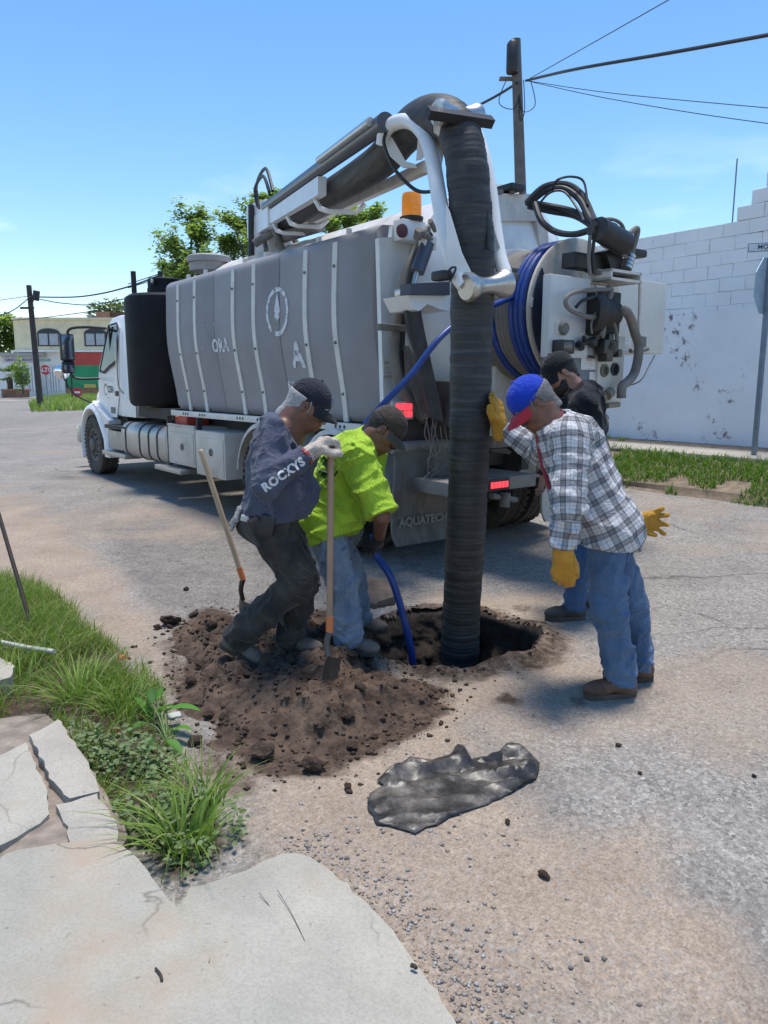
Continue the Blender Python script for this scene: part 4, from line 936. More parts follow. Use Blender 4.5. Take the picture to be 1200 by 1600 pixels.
for s_ in (1, -1):
    fuel_tank(s_)
    lbox('cab_step', -1.75, -.62, s_*1.02 if s_ > 0 else -1.28, 1.28 if s_ > 0 else -1.02, .40, .47, M_ALU); lbox('cab_step', -1.75, -.70, s_*1.0 if s_ > 0 else -1.24, 1.24 if s_ > 0 else -1.0, .83, .89, M_CHA)
    tb1 = lbox('tool_box', -4.33, -3.46, s_*.62 if s_ > 0 else -1.25, 1.25 if s_ > 0 else -.62, .50, 1.0, M_TBX, .015); tb2 = lbox('tool_box', -5.22, -4.40, s_*.62 if s_ > 0 else -1.27, 1.27 if s_ > 0 else -.62, .44, .98, M_TBX, .015)
    for tb, x0, x1, z0, z1 in ((tb1,-4.30,-3.49,.53,.92),(tb2,-5.19,-4.43,.47,.90)):
        yo = 1.252 if tb is tb1 else 1.272
        MB().bx(x0, x1, s_*yo-.008, s_*yo+.008, z0, z1, .006).build('door', M_TBX, tb); xm = x0+.42*(x1-x0)
        MB().cyl((xm, s_*(yo+.006), .74), (xm, s_*(yo+.02), .74), .045, 18).box((xm, s_*(yo+.02), .74), (.02,.02,.08), .004).build('latch', M_DRT, tb)
    MB().bx(-4.33,-3.46, s_*1.22-.035, s_*1.22+.035, 1.0, 1.02).build('lid', M_TBX, tb1)
    lbox('cab_step', -4.1, -3.2, 1.12 if s_ > 0 else -1.36, 1.36 if s_ > 0 else -1.12, .40, .46, M_ALU)
    for xx in (-4.37, -3.40): MB().bx(xx-.02, xx+.02, s_*1.2-.03, s_*1.2+.03, .44, 1.12).build('support_post', M_CHA, TK)
lbox('battery_step', -1.5, -.72, .98, 1.2, .50, .80, M_ALU, .02)
lbox('red_case', -3.9, -3.5, .85, 1.16, 1.0, 1.16, M_RED, .015); c_ = Vector((-3.62,1.17,1.13)); MB().box(c_, (.10,.02,.04), .006).build('side_marker', M_AMB, TK)
# --- black poly water tank behind the cab
wt = MB().lathe([(.0,1.22),(.52,1.22),(.56,1.26),(.575,1.32),(.575,2.66),(.56,2.73),(.50,2.77),(.25,2.80),(.25,2.86),(.24,2.88),(.24,2.99),(.22,3.01),(0,3.02)], (-2.42,.78,0), (0,0,1), 40); wtk = wt.build('water_tank', M_TAN, TK)
fl_ = MB().bx(-3.3,-1.95,-1.0,1.1,1.05,1.2).build('deck', M_CHA, TK)
c_ = Vector((-2.59,1.03,2.94)); MB().box(c_, (.16,.02,.06), .004, Matrix.Rotation(-.5, 3, 'Z')).build('lid_label', M_LAB, wtk)
for (px_, yy) in ((208,.95),(250,.5)):
    a = PY(px_, 424, yy); b = Vector((a.x, a.y, 1.1)); s2 = MB().cyl(b, a, .038, 16).build('exhaust_stack', M('rusty brown pipe', (.045,.035,.035), .7, .3), TK)
# --- cab
prof = [(-1.78,1.02),(-1.80,1.2),(-1.80,2.30),(-1.76,2.44),(-1.66,2.53),(-1.5,2.575),(-1.0,2.60),(-.66,2.58),(-.52,2.53),(-.10,1.86),(-.02,1.72),(.02,1.5),(.02,1.02)]
rings = []
for y_ in (-1.08,-1.06,-1.0,1.0,1.06,1.08):
    k = 1 if abs(y_) < 1.03 else (.985 if abs(y_) < 1.07 else .955)
    rings.append([Vector((-.9+(x+.9)*k, y_*(1-.07*sstep(1.7, 2.6, z)), 1.75+(z-1.75)*k)) for x, z in prof])
MB().loft(rings).build('cab_shell', M_WH, TK, auto=50)
def cab_y(z): return 1.082*(1-.07*float(sstep(1.7, 2.6, z)))
def cpanel(name, outline, mat, th=.012, lift=.004, s_=1, parent=None):
    return MB().prism([(x, s_*(cab_y(z)+lift), z) for x, z in outline], (0,s_*th,0)).build(name, mat, parent or TK)
for s_ in (1, -1):
    do = cpanel('door', [(-.06,1.0),(-.92,1.0),(-1.06,1.3),(-1.10,2.40),(-1.02,2.50),(-.56,2.48),(-.16,1.82),(-.06,1.6)], M_WH, .014, .003, s_)
    cpanel('window', [(-.22,1.76),(-.40,1.74),(-.66,1.82),(-1.0,1.90),(-1.02,2.38),(-.96,2.44),(-.60,2.43)], M_GLASS, .006, .016, s_, do)
    fr_ = MB(); o_ = [(-.20,1.74),(-.40,1.71),(-.66,1.79),(-1.03,1.87),(-1.05,2.39),(-.98,2.47),(-.58,2.46)]
    pth = [Vector((x, s_*(cab_y(z)+.018), z)) for x, z in o_]; fr_.tube(pth+[pth[0]], .016, 6); fr_.build('window_seal', M_BLK, do)
    MB().bx(-.70,-.675, s_*(cab_y(2.1)+.012)-.012, s_*(cab_y(2.1)+.012)+.012, 1.83, 2.44).build('vent_bar', M_BLK, do)
    gr_ = MB().tube(spline([(-1.18,s_*1.06,2.35),(-1.20,s_*1.13,2.2),(-1.20,s_*1.14,1.8),(-1.22,s_*1.14,1.5),(-1.26,s_*1.08,1.38)], 6), .016, 8).build('grab_handle', M_STL, TK)
    lbox('door_handle', -1.06, -.92, s_*1.09-.02, s_*1.09+.02, 1.34, 1.42, M_BLK); cpanel('badge', [(-.66,1.06),(-.86,1.06),(-.86,1.16),(-.66,1.16)], M_DRT, .006, .018, s_)
    cpanel('side_vent', [(-1.62,1.62),(-1.72,1.62),(-1.72,1.84),(-1.62,1.84)], M_BLK, .02, .002, s_)
    cpanel('rear_skirt', [(-1.15,1.03),(-1.80,1.03),(-1.80,1.30),(-1.15,1.30)], M_WH, .006, .002, s_)
    # mirror arms
    mir = MB(); mir.tube(spline([(-.42,s_*1.02,2.42),(-.25,s_*1.3,2.44),(-.1,s_*1.52,2.40),(-.06,s_*1.54,2.2),(-.06,s_*1.54,1.75),(-.1,s_*1.45,1.62),(-.2,s_*1.12,1.62)], 6), .022, 8); mo = mir.build('mirror_arm', M_BLK, TK)
    MB().box((-.05,s_*1.56,2.12), (.11,.22,.44), .04, None, 3).build('mirror', M_BLK, mo); MB().box((-.05,s_*1.56,1.80), (.11,.20,.20), .06, None, 3).build('spot_mirror', M_BLK, mo)
    MB().box((-.108,s_*1.56,2.12), (.006,.18,.38), .002).build('mirror_glass', M('mirror glass', (.20,.23,.27), .12, .8), mo); MB().box((-.108,s_*1.56,1.78), (.006,.15,.11), .002).build('mirror_glass', M('mirror glass', (.20,.23,.27), .12, .8), mo)
v, f = text_mesh('CEA', .15, .004); MB().add([(-.66-x, 1.0995, 1.44+y) for x, y, z in v], f).build('door_lettering', M('navy vinyl', (.05,.06,.09), .5), TK, smooth=False, fix=False)
v, f = ring2d(.075, .10, 20, 320, .8); MB().add([(-.42-x, 1.0995, 1.44+y) for x, y in v], f).build('door_emblem', M('grey vinyl', (.25,.26,.28), .5), TK, smooth=False, fix=False)
v, f = text_mesh('-- ---', .05, .003); MB().add([(-.55-x, 1.0995, 1.31+y) for x, y, z in v], f).build('door_lettering', M('grey vinyl', (.25,.26,.28), .5), TK, smooth=False, fix=False)
MB().prism([(-.47,-.93,2.46),(-.47,.93,2.46),(-.13,1.0,1.90),(-.13,-1.0,1.90)], (.03,0,.02)).build('windscreen', M_GLASS, TK)
lbox('cab_shelf', -2.35, -1.80, .35, 1.05, 1.12, 1.24, M_WH)
# hood and front fenders
rings = []
for x_, hw, z1, z0 in ((.0,1.0,1.70,1.0),(.35,.95,1.64,.95),(.8,.88,1.52,.85),(1.15,.80,1.38,.75),(1.32,.70,1.20,.72)):
    rings.append([Vector((x_, y, z)) for y, z in ((-hw,z0),(-hw,z1-.18),(-hw*.86,z1-.04),(-hw*.5,z1),(hw*.5,z1),(hw*.86,z1-.04),(hw,z1-.18),(hw,z0))])
MB().loft(rings).build('hood', M_WH, TK, auto=50)
for s_ in (1, -1):
    m_ = MB(); rings = []
    for k in range(19):
        a = math.pi*(-.14+1.20*k/18); c_, s2 = math.cos(a), math.sin(a); ext = 1.0+(.35 if k > 14 else 0)*(k-14)/4
        ro_ = .66; rings.append([Vector((.10+c_*r_*(1.0 if c_ > 0 else ext), s_*y_, .52+s2*r_)) for r_, y_ in ((ro_+.10,.80),(ro_+.06,1.10),(ro_,1.22),(ro_-.06,1.235),(ro_-.08,1.2),(ro_-.06,.80))])
    m_.loft(rings).build('front_fender', M_WH, TK, auto=60)
    MB().prism([(-.50,s_*1.0,.34),(-.74,s_*1.0,.34),(-.80,s_*1.0,.95),(-.20,s_*1.0,1.15),(.02,s_*1.0,1.25),(-.30,s_*1.0,1.05),(-.48,s_*1.0,.75)], (0,s_*.2,0)).build('fender_skirt', M_WH, TK)
    a = MB().tube(spline([(.75,s_*1.02,1.2),(.85,s_*1.25,1.35),(.9,s_*1.4,1.62)], 6), .014, 8).build('hood_mirror_arm', M_BLK, TK)
    MB().lathe([(0,0),(.08,.01),(.125,.04),(.13,.06),(0,.065)], (.92,s_*1.42,1.72), (.5,-.1,.1), 24).build('hood_mirror', M('chrome', (.75,.76,.78), .12, 1.0, var=.03), a)
lbox('bumper', 1.30, 1.48, -1.1, 1.1, .45, .78, M_STL, .04)
# things on top of the tanks
c_ = PY(327,415,.55); MB().lathe([(.26,-.08),(.26,.02),(.29,.03),(.29,.10),(.26,.12),(0,.125)], c_, (0,0,1), 28).build('vent_cap', M('grey vent', (.30,.29,.28), .6, .3), TK)
lbox('top_walkway', -4.9, -3.6, .15, .75, 2.86, 2.93, M_DRT)
# ================================================================== BOOM, SUCTION HOSE, REEL, CONTROLS
def W(px, py, Y): return toloc(at(px, py, Y))
b0 = toloc(at(428,352,9.5)); b1 = toloc(at(640,232,4.85))
ax = (b1-b0); bl = ax.length; ax.normalize(); sd_ = ax.cross(Vector((0,0,1))).normalized(); up_ = sd_.cross(ax)
# orient sd_ so that it points to the picture's left (near-left rail)
if towor(sd_).x-towor(Vector((0,0,0))).x > 0: sd_ = -sd_; up_ = Vector((0,0,1))-ax*ax.z; up_.normalize()
def bp(t_, s_, u_): return b0+ax*(t_*bl)+sd_*s_+up_*u_
def beam(m_, t0, t1, s0, s1, u0, u1):
    m_.loft([[bp(t_, s_, u_) for s_, u_ in ((s0,u0),(s1,u0),(s1,u1),(s0,u1))] for t_ in (t0, t1)])
    return m_
HR = .115
bo = beam(MB(), 0, .68, .145, .215, -.085, .055).build('boom', M_WH, TK)
beam(MB(), .04, .97, -.205, -.15, -.10, -.03).build('boom_rail', M_WHD, bo)
beam(MB(), .0, .20, .13, .235, -.12, .09).build('boom_sleeve', M_WH, bo)
MB().cyl(bp(.12,.19,.125), bp(1.02,.19,.11), .055, 18).build('boom_ram', M('slate ram', (.075,.08,.10), .38, .5), bo)
MB().cyl(bp(.72,.255,.135), bp(1.0,.255,.125), .026, 14).build('ram_rod', M_STL, bo)
for t_ in (.24,.40,.66):
    m_ = MB(); pth = [bp(t_-.03,.18,-.09), bp(t_-.012,.16,-.165), bp(t_,.10,-.19), bp(t_+.01,-.12,-.19), bp(t_+.012,-.19,-.12)]
    m_.tube(pth, .022, 6); m_.build('cross_bracket', M_WH, bo)
# inner boom hose and the drop hose
ph = [bp(.02,0,0), bp(.3,0,0), bp(.6,0,0), bp(.86,0,.02), W(628,214,4.95), W(655,190,4.68), W(682,182,4.45), W(708,194,4.27), W(725,232,4.19), W(733,300,4.16)]
hx = at(735,600,4.16); hxl = toloc(Vector((hx.x, hx.y, 0)))
ph += [Vector((hxl.x, hxl.y, z)) for z in (2.2, 1.8, 1.2, .6, .1)]
ph[-1] += TN.to_3d()*0
base_ = toloc(gnd(719,1000)); ph[-2] = Vector((hxl.x*.6+base_.x*.4, hxl.y*.6+base_.y*.4, .6)); ph[-1] = Vector((base_.x, base_.y, .02)); ph.append(Vector((base_.x, base_.y, -.62)))
sp_ = spline(ph, 24)
# resample evenly and give it the corrugation of a wire-wound rubber hose
dense = [sp_[0]]; acc = 0; stepl = .0075
pts_ = np.array([p[:] for p in sp_]); seg = np.linalg.norm(np.diff(pts_, axis=0), axis=1); cum = np.concatenate([[0], np.cumsum(seg)])
s_drop = cum[24*7]; tot = cum[-1]
sv_ = np.concatenate([np.arange(0, s_drop, .03), np.arange(s_drop, tot, stepl)])
PH = np.stack([np.interp(sv_, cum, pts_[:,k]) for k in range(3)], -1)
rr = np.full(len(sv_), HR); rng2 = np.random.RandomState(4)
dropm = sv_ > s_drop
rr[dropm] += (.0013*np.sin(2*np.pi*sv_[dropm]/.024)+.0012*np.sin(2*np.pi*sv_[dropm]/.061))*(.3+1.2*vn2(sv_[dropm]*4.3, sv_[dropm]*0, 13))+.0028*(vn2(sv_[dropm]*22, sv_[dropm]*0, 3)-.5)*2+.004*(vn2(sv_[dropm]*3.1, sv_[dropm]*0, 5)-.5)*2
def hose_mat():
    m, t, b = nodes('black suction hose'); co = N(t, 'TexCoord'); L_ = t.links.new
    mp_ = N(t, 'Mapping'); mp_.inputs['Scale'].default_value = (1.5,1.5,26); L_(co.outputs['Object'], mp_.inputs[0])
    n1 = N(t, 'TexNoise', Scale=1.6, Detail=6, Roughness=.65); L_(mp_.outputs[0], n1.inputs['Vector'])
    n2 = N(t, 'TexNoise', Scale=7.0, Detail=7, Roughness=.7); L_(co.outputs['Object'], n2.inputs['Vector'])
    c_ = ramp(t, n1.outputs[0], [(.32, (.012,.012,.013)), (.55, (.035,.034,.034)), (.78, (.10,.095,.088))]).outputs[0]
    c_ = mixc(t, ramp(t, n2.outputs[0], [(.52, g3(0)), (.72, g3(.55))]).outputs[0], c_, (.10,.08,.062))
    L_(c_, b.inputs['Base Color']); b.inputs['Roughness'].default_value = .62
    bp_ = N(t, 'Bump', Strength=.5, Distance=.004); L_(n1.outputs[0], bp_.inputs['Height']); L_(bp_.outputs[0], b.inputs['Normal']); return m
M_SUC = hose_mat()
sh = MB().tube([Vector(p) for p in PH], list(rr), 28).build('suction_hose', M_SUC, TK, auto=60, fix=False)
# mud sticking to the lower end of the hose
md = MB(); zb = [Vector((base_.x, base_.y, z)) for z in (-.5,-.2,.05,.2)]
# curved guide tubes
gl = [W(598,226,4.80), W(602,205,4.76), W(618,192,4.68), W(640,190,4.58), W(660,206,4.46), W(674,240,4.34), W(683,290,4.22), W(691,340,4.13), W(700,385,4.07), W(712,425,4.03), W(726,446,4.0)]
gt = MB().tube(spline(gl, 6), .042, 14).build('guide_tube', M_WH, TK)
gr = [W(715,168,4.60), W(728,182,4.55), W(742,205,4.46), W(755,245,4.38), W(765,295,4.32), W(772,350,4.26), W(780,400,4.2), W(789,428,4.16)]
MB().tube(spline(gr, 6), [.04]*len(spline(gr, 6)), 14).build('guide_tube', M_WH, TK)
def plate(name, px, Y, mat, th=.014, parent=None): return MB().prism([W(a_, b_, Y if not isinstance(Y, (list, tuple)) else Y[i]) for i, (a_, b_) in enumerate(px)], Vector((-ax.x, -ax.y, 0))*0+(toloc(Vector((0,th,0)))-toloc(Vector((0,0,0))))).build(name, mat, parent or TK)
plate('guide_plate', [(697,318),(703,330),(722,395),(738,428),(742,447),(734,460),(722,458),(708,440),(698,400)], 3.99, M_WH)
plate('guide_plate', [(760,330),(770,352),(792,420),(794,440),(784,448),(775,420),(765,380)], 4.17, M('grey plate', (.30,.31,.32), .45, .4))
plate('end_plate', [(596,212),(612,214),(634,252),(648,256),(652,262),(630,262),(606,240)], 4.78, M_WH)
plate('end_plate', [(655,195),(672,185),(690,186),(688,205),(660,248),(650,250)], 4.50, M_WH)
plate('end_plate', [(662,210),(680,188),(700,200),(690,260),(672,262),(662,240)], 4.42, M_WH)
# spool rollers
def spool(p, q, name='roller', re=.075, rm=.042):
    l = (q-p).length; pr = [(0,0),(re*.85,0),(re,.012),(re,.035),(re*.9,.05)]
    for k in range(1, 8): t_ = k/8; pr.append((rm+(re*.9-rm)*abs(2*t_-1)**2.2, .05+(l-.1)*t_))
    pr += [(re*.9,l-.05),(re,l-.035),(re,l-.012),(re*.85,l),(0,l)]
    return MB().lathe(pr, p, (q-p), 32, cap=False).build(name, M_STL, TK)
spool(W(727,449,3.96), W(793,443,4.12)); spool(W(682,176,4.12), W(748,184,4.28), re=.068)
beam_ = MB(); beam_.tube([W(668,176,4.02), W(768,191,4.22)], .034, 4); beam_.build('roller_bracket', M('black steel', (.03,.03,.036), .5, .4), TK)
plate('roller_cheek', [(676,164),(686,160),(692,178),(686,212),(678,206)], 4.12, M_WHD); plate('roller_cheek', [(738,165),(748,172),(752,210),(742,232),(734,206)], 4.26, M_WHD)
c_ = W(690,431,4.0); MB().box(c_, (.10,.07,.05), .014).build('latch_block', M_BLK, TK)
MB().tube(spline([W(703,440,3.98), W(712,420,3.95), W(706,418,3.95), W(698,428,3.97)], 5), .006, 6).build('cable', M_BLK, TK)
MB().tube(spline([W(604,205,4.72), W(600,225,4.72), W(615,262,4.70), W(640,290,4.65), W(660,300,4.6), W(690,296,4.5)], 6), .011, 6).build('cable', M_BLK, TK)
MB().tube(spline([W(738,230,4.1), W(752,290,4.1), W(760,330,4.08), W(764,390,4.05)], 6), .009, 6).build('cable', M_BLK, TK)
MB().tube(spline([bp(.03,.2,.16), bp(.02,.22,.42), bp(.16,.22,.50), bp(.24,.21,.22)], 8), .018, 8).build('hydraulic_hose', M_HYD, TK); MB().tube(spline([bp(.06,.24,.16), bp(.05,.26,.36), bp(.16,.25,.42), bp(.22,.23,.22)], 8), .018, 8).build('hydraulic_hose', M_HYD, TK)
# slew turret under the boom foot
tz = b0+Vector((0,0,-.1)); MB().lathe([(.34,2.9-tz.z),(.34,3.05-tz.z),(.26,3.07-tz.z),(.24,-.02)], Vector((tz.x, tz.y, tz.z)), (0,0,1), 28).build('turret', M_WHD, TK)
MB().cyl(bp(-.02,.26,.22), bp(.02,.30,-.5), .035, 12).build('turret_arm', M_BLK, TK); MB().box(bp(-.02,.05,.05), (.5,.35,.4), .03).build('turret_head', M_WH, TK)
m_ = MB()
for k in range(6):
    r_ = random.Random(k+3); a = bp(r_.uniform(.02,.2), r_.uniform(-.2,.2), -.12); b = a+Vector((r_.uniform(-.3,.3), r_.uniform(-.2,.2), r_.uniform(-.25,-.1))); m_.cyl(a, b, r_.uniform(.02,.05), 10)
m_.build('turret_fittings', M_DRT, TK); MB().cyl(PY(440,370,.5), PY(500,352,.5), .07, 14).build('vacuum_pipe', M_DRT, TK)
# --- hose reel: axis along the truck, two cream flanges
XR = -9.15; rc = PX(903,490,XR); rt = PX(903,371,XR); RR = rt.z-rc.z
fl1 = MB().lathe([(.06,0),(RR-.015,0),(RR,.008),(RR,.03),(RR-.015,.036),(.06,.036)], rc, (1,0,0), 56).build('reel_flange', M('cream reel paint', (.58,.53,.45), .55, var=.08, dirt=(.28,.22,.16), damt=.38, dscale=2.6), TK)
MB().lathe([(.06,0),(RR-.01,0),(RR+.005,.008),(RR+.005,.03),(.06,.036)], rc+Vector((.62,0,0)), (1,0,0), 56).build('reel_flange', M('white worn reel', (.60,.60,.57), .5, dirt=(.35,.31,.27), damt=.3), TK)
MB().lathe([(RR*.4,0),(RR*.4,.6)], rc+Vector((.02,0,0)), (1,0,0), 40).build('reel_drum', M_DRT, TK)
def blue_mat():
    return M('blue jetting hose', (.012,.045,.22), .42, var=.12, scale=12, dirt=(.12,.13,.16), damt=.12, dscale=7)
M_BLUE = blue_mat(); M_ROPE = M('dusty wound hose', (.22,.20,.175), .85, var=.2, dirt=(.13,.115,.10), damt=.4, dscale=6, bump=.5, bscale=40)
# wound layers: greyish old turns with blue turns on top
m_ = MB(); pts = []
for k in range(int(24*12)):
    a = 2*math.pi*k/24; t_ = k/(24*12); pts.append(rc+Vector((.10+.48*t_, math.cos(a)*RR*.90, math.sin(a)*RR*.90)))
m_.tube(pts, .027, 8); m_.build('wound_hose', M_ROPE, TK)
m_ = MB(); pts = []
for k in range(int(28*4)):
    a = 2*math.pi*k/28+1; t_ = k/(28*4); pts.append(rc+Vector((.06+.20*t_+.25*max(0,t_-.78)*4, math.cos(a)*RR*.95, math.sin(a)*RR*.95)))
m_.tube(pts, .03, 8); m_.build('wound_hose', M_BLUE, TK)
c_ = PX(833,472,XR-.012); MB().box(c_, (.006,.06,.07), .001).build('reel_label', M_LAB, TK)
# dark navy sheet on the lower left of the reel flange
hl_ = []
for k in range(19): a = R(34-120*k/18); hl_.append(rc+Vector((-.006, math.cos(a)*RR*.965, math.sin(a)*RR*.965)))
MB().prism(hl_, (-.010,0,0)).build('reel_dark_face', M('dark navy face', (.022,.028,.05), .4), TK)
# reel frame posts
MB().bx(-9.1,-8.2, rc.y-.08, rc.y+.08, 1.15, 1.32, .02).build('reel_arm', M_WHD, TK); MB().bx(-8.6,-8.42, rc.y-.35, rc.y+.35, 1.1, 2.2, .02).build('reel_stand', M_WHD, TK)
# --- control cabinet and valve board
def facebox(name, x, px0, py0, px1, py1, depth, mat, bev=.012, parent=None):
    a = PX(px0, py0, x); b = PX(px1, py1, x); return MB().bx(x, x+depth, b.y, a.y, b.z, a.z, bev).build(name, mat, parent or TK)
XC = -9.42
facebox('control_cabinet', XC, 861,427,918,560, .075, M('cabinet grey white', (.56,.57,.57), .45, var=.05, dirt=(.36,.33,.30), damt=.22))
facebox('control_cabinet', XC+.02, 898,523,938,556, .1, M('blue grey box', (.34,.36,.38), .5, dirt=(.25,.23,.21), damt=.3))
facebox('gauge_plate', XC-.006, 868,502,888,524, .02, M_WHD, .003); c_ = PX(880,513,XC-.01); MB().lathe([(.045,0),(.05,.01),(.04,.025),(0,.026)], c_, (-1,0,0), 20).build('pressure_gauge', M_DRT, TK)
sc = facebox('control_screen', XC-.09, 878,530,898,553, .09, M_BLK, .012); facebox('screen', XC-.094, 881,534,895,549, .006, M('screen glass', (.06,.055,.06), .15), .001, sc)
m_ = MB(); 
for (p1, p2, r_) in (((903,539),(922,533),.018),((904,538),(908,543),.028),((912,527),(916,534),.016)): m_.cyl(PX(*p1,XC-.06), PX(*p2,XC-.02), r_, 10)
a = PX(924,535,XC-.02); m_.lathe([(.04,0),(.045,.02),(.03,.04),(0,.045)], a, (-1,0,0), 18); m_.build('joystick', M_BLK, TK)
lc = facebox('lower_cabinet', XC+.03, 880,556,936,662, .22, M('slate cabinet', (.16,.175,.19), .5, var=.08, dirt=(.25,.23,.21), damt=.25))
flatlab('safety_label', 908,560,931,578, XC+.026, [('PELIGRO',M_INKR),('--- ---- --',M_INKG),('-- --- ----',M_INKG),('---- -- --',M_INKG)], M_LAB); flatlab('safety_label', 921,581,931,600, XC+.026, [('---',M_INKG),('- --',M_INKG),('--',M_INKR),('---',M_INKG)], M_LAB)
vb = facebox('valve_board', XC, 937,523,972,630, .1, M('cream board', (.58,.55,.49), .5, var=.06, dirt=(.34,.29,.23), damt=.3))
for (px_, py_, mt_) in ((944,579,M('dirty brass', (.20,.18,.14), .6, .5)), (960,577,M_BLK)):
    c_ = PX(px_, py_, XC-.002); MB().lathe([(.05,0),(.05,.012),(.035,.014),(.03,.0),(0,.0)], c_, (-1,0,0), 22).build('knob', mt_, vb)
m_ = MB()
for (px_, py_, s_) in ((943,542,.09),(946,555,.08),(955,540,.07),(948,530,.06),(962,552,.05)): m_.box(PX(px_,py_,XC-.05), (.09,s_,s_*1.2), .012)
m_.cyl(PX(950,540,XC-.08), PX(958,548,XC-.05), .035, 12).build('valve_block', M('oily valve steel', (.07,.065,.06), .45, .6, dirt=(.3,.28,.25), damt=.3), TK)
flatlab('instruction_plate', 955,606,969,624, XC-.004, [('----',M_INKG),('-----',M_INKG),('----',M_INKG),('---',M_INKG)], M_LAB)
m_ = MB()
for (p1, p2, r_) in (((938,640),(950,614),.02),((948,618),(954,612),.04),((941,616),(946,622),.025),((948,634),(966,632),.022),((940,646),(946,654),.03)): m_.cyl(PX(*p1,XC-.07), PX(*p2,XC-.05), r_, 10)
m_.build('drain_valve', M('dull brass', (.30,.26,.19), .5, .6, dirt=(.2,.17,.14), damt=.4), TK)
# hydraulic motor
c_ = PX(948,490,XC-.05); m_ = MB().lathe([(.0,0),(.16,0),(.165,.02),(.165,.08),(.15,.10),(.13,.11),(.13,.18),(.10,.20),(.085,.21),(.085,.28),(.05,.30),(0,.30)], c_+Vector((.05,.18,0)), (-.25,-1,0), 32); m_.build('hydraulic_motor', M('oily black steel', (.035,.032,.030), .55, .3, dirt=(.12,.10,.085), damt=.35), TK)
facebox('motor_mount', XC+.06, 912,450,968,522, .18, M_CHA)
# right-hand white cabinet, set further in
facebox('side_cabinet', -9.0, 966,432,1036,553, .5, M('cabinet cream', (.62,.61,.56), .42, var=.05, dirt=(.42,.39,.34), damt=.2)); flatlab('notice_label', 972,528,985,542, -9.006, [('----',M_INKG),('-- ---',M_INKG)], M_LAB); flatlab('notice_label', 972,545,980,552, -9.006, [('---',M_INKR)], M_LAB)
facebox('side_cabinet_hinge', -9.06, 1004,525,1010,545, .05, M_DRT)
# top bracket channel
ch_ = MB(); a = PX(955,419,XC-.12); b = PX(1002,443,XC-.12); tk_ = .02
ch_.bx(XC-.12, XC+.12, b.y, a.y, a.z-tk_, a.z).bx(XC-.12, XC+.12, b.y, a.y, b.z, b.z+tk_).bx(XC-.12, XC+.12, b.y, b.y+tk_, b.z, a.z).bx(XC-.12, XC+.12, a.y-tk_, a.y, b.z, a.z).bx(XC+.10, XC+.12, b.y, a.y, b.z, a.z); ch_.build('bracket_channel', M_WHD, TK)
facebox('bracket_plate', XC+.05, 912,425,957,447, .05, M_WHD); facebox('junction_box', XC-.04, 938,420,952,431, .06, M_DRT); facebox('dark_bracket', XC+.0, 898,392,945,424, .12, M_BLK)
m_ = MB(); m_.prism([PX(946,392,XC-.05), PX(966,386,XC-.05), PX(980,420,XC-.05), PX(955,420,XC-.05)], (.12,0,0)); m_.build('dark_bracket', M_BLK, TK)
facebox('relay_box', XC-.02, 989,386,1012,403, .12, M_BLK, .02)
MB().tube([PX(1000,443,XC-.1), PX(999,490,XC-.08), PX(996,532,XC-.05)], .012, 8).build('stay_rod', M_WHD, TK)
MB().tube([PX(985,548,-9.1), PX(1000,548,-9.1), PX(1012,545,-9.1)], .02, 8).build('stay_rod', M_DRT, TK)
# hoses around the controls
def H(name, pts, r, mat, X=XC-.1, n=8): return MB().tube(spline([PX(a_, b_, X+(c_[0] if c_ else 0)) for a_, b_, *c_ in pts], 7), r, n).build(name, mat, TK)
H('control_hose', [(955,452),(930,453),(905,455),(888,462),(884,475),(895,487),(915,494),(938,497),(944,512),(941,528)], .016, M_HYG)
H('control_hose', [(950,448),(955,455),(951,470),(946,490),(943,505),(940,525)], .022, M_HYG)
H('control_hose', [(900,480),(910,470),(925,465),(935,462)], .013, M_HYD); H('control_hose', [(905,490),(920,496),(945,497),(958,505),(963,520),(964,532)], .015, M_HYG)
H('control_hose', [(930,445),(932,460),(936,475),(930,490),(924,505),(925,522)], .007, M_HYG)
H('control_hose', [(970,487,-.02),(978,486,-.05),(986,500),(992,520),(998,540),(996,565),(990,585),(980,597),(972,604),(971,622)], .036, M_HYG, n=12)
H('control_hose', [(975,604,.1),(1000,595,.2),(1015,570,.25),(1023,555,.3)], .006, M_HYD)
for k, pts in enumerate([[(822,318,.7),(850,292,.6),(885,288,.45),(910,305,.3),(925,335,.15),(932,352)], [(824,322,.7),(850,300,.6),(880,295,.45),(905,312,.3),(920,340,.15),(935,358)], [(822,316,.7),(860,322,.6),(895,330,.4),(920,345,.2),(940,358)], [(825,322,.7),(860,330,.6),(900,338,.4),(935,360)], [(836,318,.6),(846,345,.5),(868,362,.4),(898,366,.2),(925,358)], [(838,325,.6),(858,302,.5),(882,300,.4),(905,330,.2),(912,345)], [(862,300,.5),(870,282,.4),(892,276,.35),(912,284,.3),(918,320,.2)]]):
    H('hydraulic_hose', pts, .024 if k < 5 else .009, M_HYD)
for k, pts in enumerate([[(925,352),(950,368),(975,380)], [(922,360),(945,375),(972,388)], [(930,348),(955,358),(985,378)], [(927,366),(948,380),(968,392)]]): H('hydraulic_hose', pts, .034, M_HYD)
H('bundle_wrap', [(934,357,-.03),(955,369,-.03),(976,380,-.03)], .085, M_HYD, n=14)
for k, pts in enumerate([[(922,430),(920,400),(924,362),(940,345),(958,343),(972,352),(978,372)], [(928,428),(926,395),(932,360),(945,350),(962,352),(974,372)], [(975,375),(992,358),(996,362),(990,385),(984,410)], [(972,392),(985,400),(984,418)], [(935,375),(945,385),(965,392),(980,402)], [(978,374),(990,360),(997,357)]]): H('control_hose', pts, .013 if k != 2 else .022, M_HYD if k % 2 else M_HYG)
